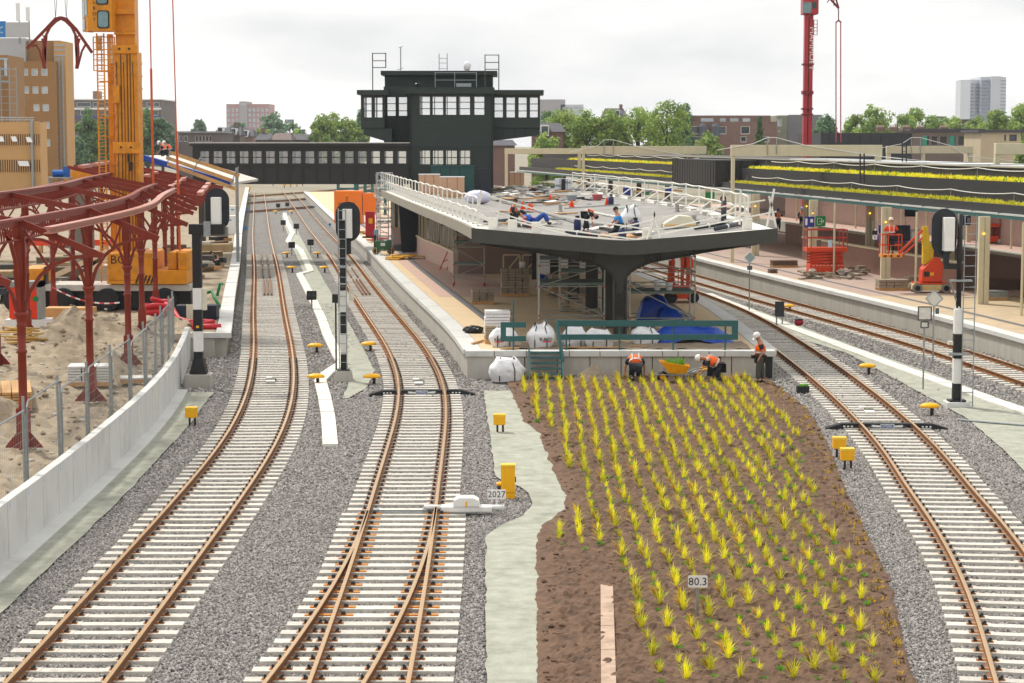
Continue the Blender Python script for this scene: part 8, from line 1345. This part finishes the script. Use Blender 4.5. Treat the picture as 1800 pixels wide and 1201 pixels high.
p = on_roof(937, 396); person('roofer reclining in blue and red shirt on the canopy roof', tuple(p), dict(SIT, chest=(-.3,0,.3), neck=(-.44,0,.38), head=(-.54,-.02,.44), face=(.5,-1,.3), sh_l=(-.34,-.19,.32), sh_r=(-.3,.19,.34), el_l=(-.42,-.3,.1), el_r=(0,.25,.25), wr_l=(-.2,-.32,.06), wr_r=(.15,.1,.28), kn_l=(.45,-.1,.5), kn_r=(.5,.1,.48), an_l=(.62,-.1,.09), an_r=(.66,.12,.09)), vest=mat('shirt_blue','#2a5fc0',.7), sleeve=mat('sleeve_red','#b3202f',.7), trou=mat('trousers_blue','#1f4fa5',.7), long_sleeve=True, bandm=None)
p = on_roof(1030, 408); person('roofer bending right over in orange vest on the canopy roof', tuple(p), dict(STAND, pelvis=(0,0,.82), chest=(.2,-.05,.92), neck=(.32,-.08,.80), head=(.4,-.1,.7), face=(.3,-.2,-1), sh_l=(.22,-.22,.9), sh_r=(.22,.16,.88), el_l=(.26,-.24,.6), el_r=(.28,.18,.6), wr_l=(.28,-.2,.36), wr_r=(.3,.12,.36), hip_l=(-.02,-.09,.78), hip_r=(-.02,.09,.78), kn_l=(.0,-.1,.43), kn_r=(.03,.1,.43)), s=.92)
p = on_roof(1086, 414); person('roofer kneeling in a blue shirt facing left on the canopy roof', tuple(p), dict(pelvis=(.08,0,.36), chest=(.0,0,.72), neck=(-.04,0,.88), head=(-.08,0,.98), face=(-1,-.2,-.4), sh_l=(-.02,-.19,.8), sh_r=(.02,.19,.8), el_l=(-.02,-.27,.54), el_r=(-.14,.22,.56), wr_l=(-.24,-.2,.42), wr_r=(-.3,.08,.44), hip_l=(.06,-.1,.34), hip_r=(.06,.1,.34), kn_l=(-.3,-.13,.1), kn_r=(-.3,.13,.12), an_l=(.1,-.13,.07), an_r=(.12,.13,.07), toe_l=(.24,-.13,.05), toe_r=(.26,.13,.05)), vest=mat('shirt_sky','#1f86cf',.7), sleeve=mat('shirt_sky','#1f86cf'), bandm=None)
BACK = dict(STAND, face=(0,1,0), toe_l=(-.11,.17,.04), toe_r=(.11,.17,.04), head=(0,.02,1.62), el_l=(-.3,.1,1.16), el_r=(.34,.12,1.2), wr_l=(-.2,.32,1.18), wr_r=(.28,.4,1.36))
VRED = mat('vest_red_orange','#ea4a1c',.6,0,.08,9)
person('worker in red-orange vest and pale helmet standing in the raised lift basket', tuple(basket_floor), dict(BACK), vest=VRED, sleeve=VRED, hat=mat('helmet_cream','#e6d9b8',.4), long_sleeve=True, s=.98)
CR_ = dict(SIT, pelvis=(0,0,.3), chest=(-.1,0,.62), neck=(-.2,0,.74), head=(-.28,0,.8), face=(-1,-.3,-.6), sh_l=(-.12,-.19,.66), sh_r=(-.1,.19,.66), el_l=(-.2,-.26,.42), el_r=(-.25,.22,.42), wr_l=(-.4,-.16,.22), wr_r=(-.42,.1,.24), hip_l=(0,-.1,.28), hip_r=(0,.1,.28), kn_l=(-.3,-.14,.42), kn_r=(-.3,.14,.42), an_l=(-.08,-.14,.08), an_r=(-.06,.14,.08), toe_l=(-.22,-.14,.04), toe_r=(-.2,.14,.04))
for k, (px, py, Y, hat, lab) in enumerate(((290,294,128.2,HELM,'left of two workers in orange vests on the roof deck left of the footbridge'),(299,294,128.6,HELM,'right of two workers in orange vests on the roof deck left of the footbridge'))): q = A(px, py, Y); person(lab, (q.x, q.y, 7.36), dict(CR_), hat=hat)
p = G(381, 470, PZ-.05); person('worker crouching in orange vest among green pipes on the left platform', tuple(p), CR_, long_sleeve=True); p = G(853, 480, PZ); person('worker crouching in orange vest beneath the wheeled scaffold', tuple(p), dict(CR_, face=(1,-.3,-.6)), long_sleeve=True, hat=mat('helmet_yellow','#e8b515',.4))
for k, (px, py, lab, hat) in enumerate(((663,378,'worker in dark overalls and orange vest far along the platform','#e8b515'),(1409,402,'worker in orange vest with blue helmet behind the hanging signs','#9fb6e0'),(1368,406,'worker in orange vest behind the white guard rail end','#2b3550'),(1271,368,'worker in orange jacket seen between cream columns','#e8e4dc'),(1500,392,'worker in orange jacket leaning over the far pink parapet','#d9683a'),(1548,392,'worker in orange and blue behind the V sign column','#e8e4dc'),(266,500,'worker in orange among the red columns behind the crane','#e8e4dc'))): p = G(px, py, PZ); person(lab, tuple(p), dict(STAND if k % 2 else BACK), hat=mat('hat_%d' % k, hat, .4), long_sleeve=True)
# ---------------------------------------------------------------- wheelbarrow, crate, tools by the bed
p = Vector((292/F*70.4, 70.4, 0)); wbw = thing('wheelbarrow', 'yellow wheelbarrow filled with grass plants before the end wall', 'wheelbarrow', (p.x, p.y, .02))
b = MB(); b.add([(-.28,-.2,.32),(.28,-.2,.30),(.28,.2,.30),(-.28,.2,.32),(-.62,-.34,.74),(.42,-.34,.58),(.42,.34,.58),(-.62,.34,.74)], [(0,3,2,1),(0,1,5,4),(1,2,6,5),(2,3,7,6),(3,0,4,7)]); o = b.build('tray', mat('barrow_yellow','#f2a60a',.4), wbw); s_ = o.modifiers.new('thick','SOLIDIFY'); s_.thickness = .015
b = MB(); b.add([(-.5,-.28,.62),(.36,-.3,.53),(.36,.3,.53),(-.5,.28,.62)], [(0,1,2,3)]); b.build('soil_load', SOILM, wbw)
b = MB(); [b.tube([(-.75,s*.12,.26),(.3,s*.26,.27),(.62,s*.28,.42),(.98,s*.28,.48)], .018, 7) for s in (-1,1)]; [b.tube([(.28,s*.26,.27),(.34,s*.26,.0),(.5,s*.26,.0),(.5,s*.27,.36)], .016, 6) for s in (-1,1)]; [b.tube([(-.66,s*.12,.26),(-.35,s*.24,.55)], .015, 6) for s in (-1,1)]; b.build('frame', STEEL, wbw); b = MB(); [b.tube([(.84,s*.28,.455),(1.02,s*.28,.485)], .026, 8) for s in (-1,1)]; b.build('grip', YELLOW, wbw); wheel(wbw, -.5, 0, .19, .19, .1, RUBBER, YELLOW)
b = MB(); g = random.Random(2); [blade(b, g.uniform(-.4,.25), g.uniform(-.2,.2), .58, g.uniform(.15,.32), g.uniform(-.15,.15), g.uniform(-.15,.15), .008) for _ in range(160)]; b.build('plant_load', GRASSG, wbw)
p = G(1411, 690); ct = thing('plant_crate', 'black crate of small plants beside the track at the bed corner', 'crate', (p.x, p.y, 0)); b = MB(); b.box(-.2,.2,-.15,.15,0,.22); b.build('crate', BLACKP, ct); b = MB(); [blade(b, g.uniform(-.18,.18), g.uniform(-.13,.13), .2, g.uniform(.05,.12), g.uniform(-.06,.06), g.uniform(-.06,.06), .012) for _ in range(70)]; b.build('seedlings', GRASSG, ct)
b = MB(); b.prism([G(1253,656,.04), G(1285,668,.04), G(1300,662,.05), G(1268,652,.05)], (0,0,.03)); tag(b.build('timber_plank', WOOD), 'timber plank lying among the grass beside the kneeling gardener', 'plank'); b = MB(); b.prism([G(1312,664,.04), G(1335,674,.03), G(1343,668,.04), G(1320,660,.05)], (0,0,.03)); tag(b.build('metal_sheet', STEEL), 'grey metal sheet at the feet of the standing gardener', 'sheet')
b = MB(); V = []; n = 26
for j in range(n+1):
    for i in range(n+1): u, v = i/n*2-1, j/n*2-1; d = math.hypot(u, v); V.append((2.85+u*.95, 70.9+v*.7, -.03+.62*max(0, 1-d)**1.1+.05*mnoise.noise((u*6, v*6, 1))))
b.add(V, [(j*(n+1)+i, j*(n+1)+i+1, (j+1)*(n+1)+i+1, (j+1)*(n+1)+i) for j in range(n) for i in range(n)]); o = b.build('sand_heap', mat('heap_grey','#7d7060',.95,0,.2,6,bump=.6,bs=30)); tag(o, 'grey-brown heap of sand against the platform end wall', 'heap', kind='thing')
b = MB(); kx = lambda y: 1.47+(y-30.5)*.042
for k in range(10): y = 21+k*1.66; b.prism([(kx(y)-.115, y, .0), (kx(y)+.115, y, .0), (kx(y+1.64)+.115, y+1.64, .0), (kx(y+1.64)-.115, y+1.64, .0)], (0, 0, .095+random.uniform(-.012,.012)))
tag(b.build('buried_kerb', mat('kerb_pinkish','#b59c88',.9,0,.15,5,stain=.6,stainc=(.16,.11,.08))), 'half-buried pale concrete kerb in the soil at the front of the bed', 'kerb')
# ---------------------------------------------------------------- planting: rows of grass tufts
TUFT = []
for k in range(7):
    b = MB(); g = random.Random(k+40)
    for _ in range(42): a_ = g.uniform(0, 6.28); q = g.random()**.8; h = g.uniform(.22,.38)*(1-.4*q); blade(b, g.uniform(-.02,.02), g.uniform(-.02,.02), -.02, h, math.cos(a_)*q*.19, math.sin(a_)*q*.19, .0045)
    for _ in range(3): a_ = g.uniform(0, 6.28); blade(b, 0, 0, -.01, g.uniform(.04,.1), math.cos(a_)*.24, math.sin(a_)*.24, .005)
    if k % 2 == 0:
        b.m = 1; a0 = g.uniform(2.2, 4.0)
        for _ in range(20): a_ = a0+g.gauss(0,.35); q = g.uniform(.07,.19); blade(b, math.cos(a0)*.05, math.sin(a0)*.05, .06, g.uniform(.10,.22), math.cos(a_)*q, math.sin(a_)*q, .006)
    TUFT.append(b.mesh('grass_tuft', [GRASSY, GRASSO]))
SPR = []
for k in range(4):
    b = MB(); g = random.Random(k+80)
    for _ in range(34): a_ = g.uniform(0, 6.28); q = g.uniform(.02,.11); blade(b, math.cos(a_)*q*.4, math.sin(a_)*q*.4, -.01, g.uniform(.03,.10), math.cos(a_)*q, math.sin(a_)*q, .009)
    SPR.append(b.mesh('sedge_plant', GRASSG))
spots = []; x = .3; cidx = 0
while x < 9.2:
    y = 24.+(.5 if cidx % 2 else 0)+random.uniform(-.1,.1)
    while y < 70.7:
        xx = x+.10*math.sin(y*.11)+random.uniform(-.045,.045)
        if BEDL(y)+.32 < xx < BEDR(y)-(.75 if y > 40 else .5) and not (y < 41.2 and xx < 2.05): spots.append((xx, y+random.uniform(-.1,.1), 'y')); spots.append((xx+random.uniform(-.05,.07), y-.5+random.uniform(-.12,.12), 'g'))
        y += 1.0
    x += .405; cidx += 1
spots.sort(key=lambda s: s[1])
def plant(kind, meshes, name, lab, grp, cap, sc):
    P = [s for s in spots if s[2] == kind and abs(s[0]) < .262*s[1] and s[1] > 30.6]; n = 0; rest = MB()
    for x, y_, _ in P:
        z = soil_z(x, y_)+.005; me = random.choice(meshes); a_ = random.uniform(-.7,.7); s = sc*random.uniform(.65,1.3)
        if n < cap: o = inst(me, name, None, (x, y_, z), a_, s); tag(o, lab, 'plant', grp); n += 1
        else:
            c_, s_ = math.cos(a_)*s, math.sin(a_)*s; k = len(rest.v); rest.v.extend([(x+v.co.x*c_-v.co.y*s_, y_+v.co.x*s_+v.co.y*c_, z+v.co.z*s) for v in me.vertices])
            for p_ in me.polygons: rest.f.append(tuple(k+i for i in p_.vertices)); rest.mi.append(p_.material_index)
    if rest.v: tag(rest.build(name+'_mass', [GRASSY, GRASSO] if kind == 'y' else [GRASSG]), lab+' farther back', 'plants', kind='stuff')
    return n, len(P)
print('plants', plant('y', TUFT, 'grass_tuft', 'yellow-green grass tuft planted in the rows of the brown soil bed', 'grass tufts planted in the soil bed', 300, 1.05), plant('g', SPR, 'sedge_plant', 'small low green plant between the grass tufts of the soil bed', 'low green plants in the soil bed', 300, 1.0))
# dry clumps and loose seedlings along the right rim of the bed
g = random.Random(9); b = MB()
for _ in range(230):
    y_ = g.uniform(30, 70); x = BEDR(y_)-abs(g.gauss(0,.28))-.05; b.m = 0 if g.random() < .5 else 1
    for _ in range(8): blade(b, x+g.uniform(-.05,.05), y_+g.uniform(-.05,.05), .02, g.uniform(.03,.12), g.uniform(-.08,.08), g.uniform(-.08,.08), .01)
tag(b.build('dry_grass', [GRASSO, mat('dry_dark','#7d6a2a',.8,0,.2,8)]), 'dry withered grass scraps along the right rim of the planting bed', 'grass', kind='stuff')
# ---------------------------------------------------------------- more machinery and material in the sand yard
def yg(px, py): p = G(px, py, YZ); return Vector((p.x, p.y, yard_z(p.x, p.y)-.04))
ob_ = thing('steel_beam', 'long orange-red steel beam lying behind the columns at left', 'beam', tuple(yg(90, 455)+Vector((0,8,0)))); b = MB(); b.box(-3.3,2.6,-.2,.2,.5,.9); b.build('web', mat('beam_orange','#e0451a',.5), ob_); b = MB(); [b.box(x-.1,x+.1,-.3,.3,-.1,.498) for x in (-2.5,2)]; b.build('bearer', WOOD, ob_)
bt2 = thing('blue_lift', 'blue access lift parked behind the red columns', 'lift', tuple(yg(170, 455)+Vector((0,12,0)))); b = MB(); b.box(-.8,.8,-.6,.6,.3,.9); b.build('chassis', mat('lift_blue','#1f63b5',.45), bt2); [wheel(bt2, x, -.6, .3, .3, .2, RUBBER, BLACKP) for x in (-.6,.6)]; b = MB(); b.bar((-1.5,0,2.6),(.5,0,.9),.18,.22); b.path([(.2,-.5,1.0),(.2,-.5,2.2),(1.0,-.5,2.2),(1.0,-.5,1.0)], .05); b.build('boom', mat('lift_blue','#1f63b5'), bt2)
bp_ = thing('blue_pump', 'blue pump unit on top of the far steelwork', 'pump', tuple(A(105, 305, 105))); b = MB(); b.tube([(-.35,0,0),(.3,0,0)], .18, 12); b.box(.2,.5,-.15,.15,-.2,.35); b.build('casing', mat('pump_blue','#0f5cb0',.4), bp_); b = MB(); [b.bar((x,y,-.18),(x,y,YZ-bp_.location.z),.06) for x in (-.5,.5) for y in (-.3,.3)]; b.box(-.6,.6,-.4,.4,-.24,-.181); b.build('stand', STEEL, bp_)
yt = thing('tipper', 'orange tipper body behind the far steelwork', 'tipper', tuple(A(138, 312, 112))); b = MB(); b.prism([(-.9,0,-.3),(.6,0,-.3),(.9,0,.55),(-.1,0,.6)], (0,1.2,0)); b.build('tray', ORANGE, yt); b = MB(); b.box(-.6,.6,.2,1,-3.9,-.31); b.build('body', mat('dull_grey','#7b7870'), yt)
for k, (px, py, w_, cl) in enumerate(((60,520,1.6,'#a98d63'),(215,470,1.4,'#d8b98a'),(300,500,1.0,'#b59a70'),(40,600,1.3,'#c09a55'),(110,435,1.8,'#8d8a80'))):
    t = thing('timber_pile', ['untidy timber pile behind the red generator','pale timber pile behind the crane winch house','broken boards by the crane counterweights','yellowish board pile at the left picture edge','grey pipe and board pile far behind the columns'][k], 'pile', tuple(yg(px, py))); g = random.Random(50+k)
    for j in range(11): b = MB(); b.cbox((0,0,0), (w_*g.uniform(.7,1.3), g.uniform(.08,.25), .06)); o = b.build('board', mat('pile_%d' % k, cl, .8, 0, .2, 5, rnd=.2), t, loc=(g.uniform(-.4,.4), g.uniform(-.5,.5), .05+j*.05)); o.rotation_euler = (0, g.uniform(-.08,.08), g.uniform(-.5,.5))
ex = thing('site_barrier', 'red-white barrier tape sagging between the red columns', 'barrier tape', tuple(yg(150, 560))); P = [A(92,505,84), A(125,515,82), A(165,527,80), A(210,532,79)]; b = MB(); [ (setattr(b, 'm', i % 2), b.bar(P[0].lerp(P[3], i/14)-Vector((0,0,.25*4*(i/14)*(1-i/14))), P[0].lerp(P[3], (i+1)/14)-Vector((0,0,.25*4*((i+1)/14)*(1-(i+1)/14))), .01, .06)) for i in range(14)]; b.build('tape', [mat('tape_red','#c9242b',.5), WHITEP], ex, world=True)
for k, (px, py) in enumerate(((105,530),(182,535))): b = MB(); p = yg(px, py); b.bar(p-Vector((0,0,.2)), p+Vector((.05,0,1.0)), .08); tag(b.build('timber_stake', WOOD), ['timber stake left of the second red column','timber stake beside the crane wheel'][k], 'stake')
# clods and rubble spread over the yard and soil
g = random.Random(77); b = MB()
for _ in range(900):
    y = 42+42*g.random()**.8; x = WALL(min(y,79))-.4-g.random()**1.2*9; s = g.uniform(.02,.09); b.m = 0 if g.random() < .75 else 1; b.blob((x, y, yard_z(x, y)-.03), (s*1.3, s, s*.8), g.randrange(99), 1, .3)
tag(b.build('yard_rubble', [mat('clod_sand','#8d7d66',.95,0,.2,9), CONC]), 'sand clods and broken stone strewn over the building yard', 'rubble', kind='stuff')
b = MB()
for _ in range(2600):
    y = 30+41*g.random()**1.15; x = BEDL(y)+g.random()*(BEDR(y)-BEDL(y)); s = g.uniform(.012,.05); b.blob((x, y, soil_z(x, y)+.0), (s*1.3, s, s*.75), g.randrange(99), 1, .3)
tag(b.build('soil_clods', SOILM), 'lumps of dark earth over the planting bed', 'soil', kind='stuff')

g = random.Random(31)
for k, (px, py, Y, lab) in enumerate(((60,0,104,'stack of dark formwork panels behind the red generator'),(112,0,108,'pile of concrete kerbs behind the second red column'),(150,0,112,'bundle of grey reinforcement and pipes behind the crane carrier'),(250,0,118,'heap of dark site material behind the crane winch'),(300,0,112,'stacked pallets and brown boards right of the crane'),(20,0,98,'grey rubble container at the far left of the yard'),(345,0,122,'dark site cabin under the finished canopy bay'))):
    x = (px-900)/F*Y; t = thing('site_stack', lab, 'stack', (x, Y, YZ))
    for j in range(16):
        w_, d_, h_ = g.uniform(.5,2.4), g.uniform(.5,1.6), g.uniform(.12,.45); b = MB(); b.cbox((0,0,h_/2), (w_, d_, h_)); o = b.build('item', mat('yard_%d' % (j % 6), ['#4a4642','#8b8478','#6d5a44','#a58c66','#33383f','#76706a'][j % 6], .8, 0, .2, 3), t, loc=(g.uniform(-1.3,1.3), g.uniform(-1,1), max(0, (j//4)*.38-.05))); o.rotation_euler = (0, 0, g.uniform(-.4,.4))
# ---------------------------------------------------------------- summer haze over the town
hzm = bpy.data.materials.new('haze'); hzm.use_nodes = True; n_ = hzm.node_tree; n_.nodes.clear(); ho = n_.nodes.new('ShaderNodeOutputMaterial'); pv = n_.nodes.new('ShaderNodeVolumePrincipled'); pv.inputs['Color'].default_value = (.9, .94, 1, 1); pv.inputs['Density'].default_value = .00013; pv.inputs['Anisotropy'].default_value = .3; n_.links.new(pv.outputs[0], ho.inputs['Volume'])
b = MB(); b.box(-1510, 1510, -70, 3010, -2.2, 48); tag(b.build('haze', hzm), 'thin pale summer haze in the air', 'haze', kind='stuff')
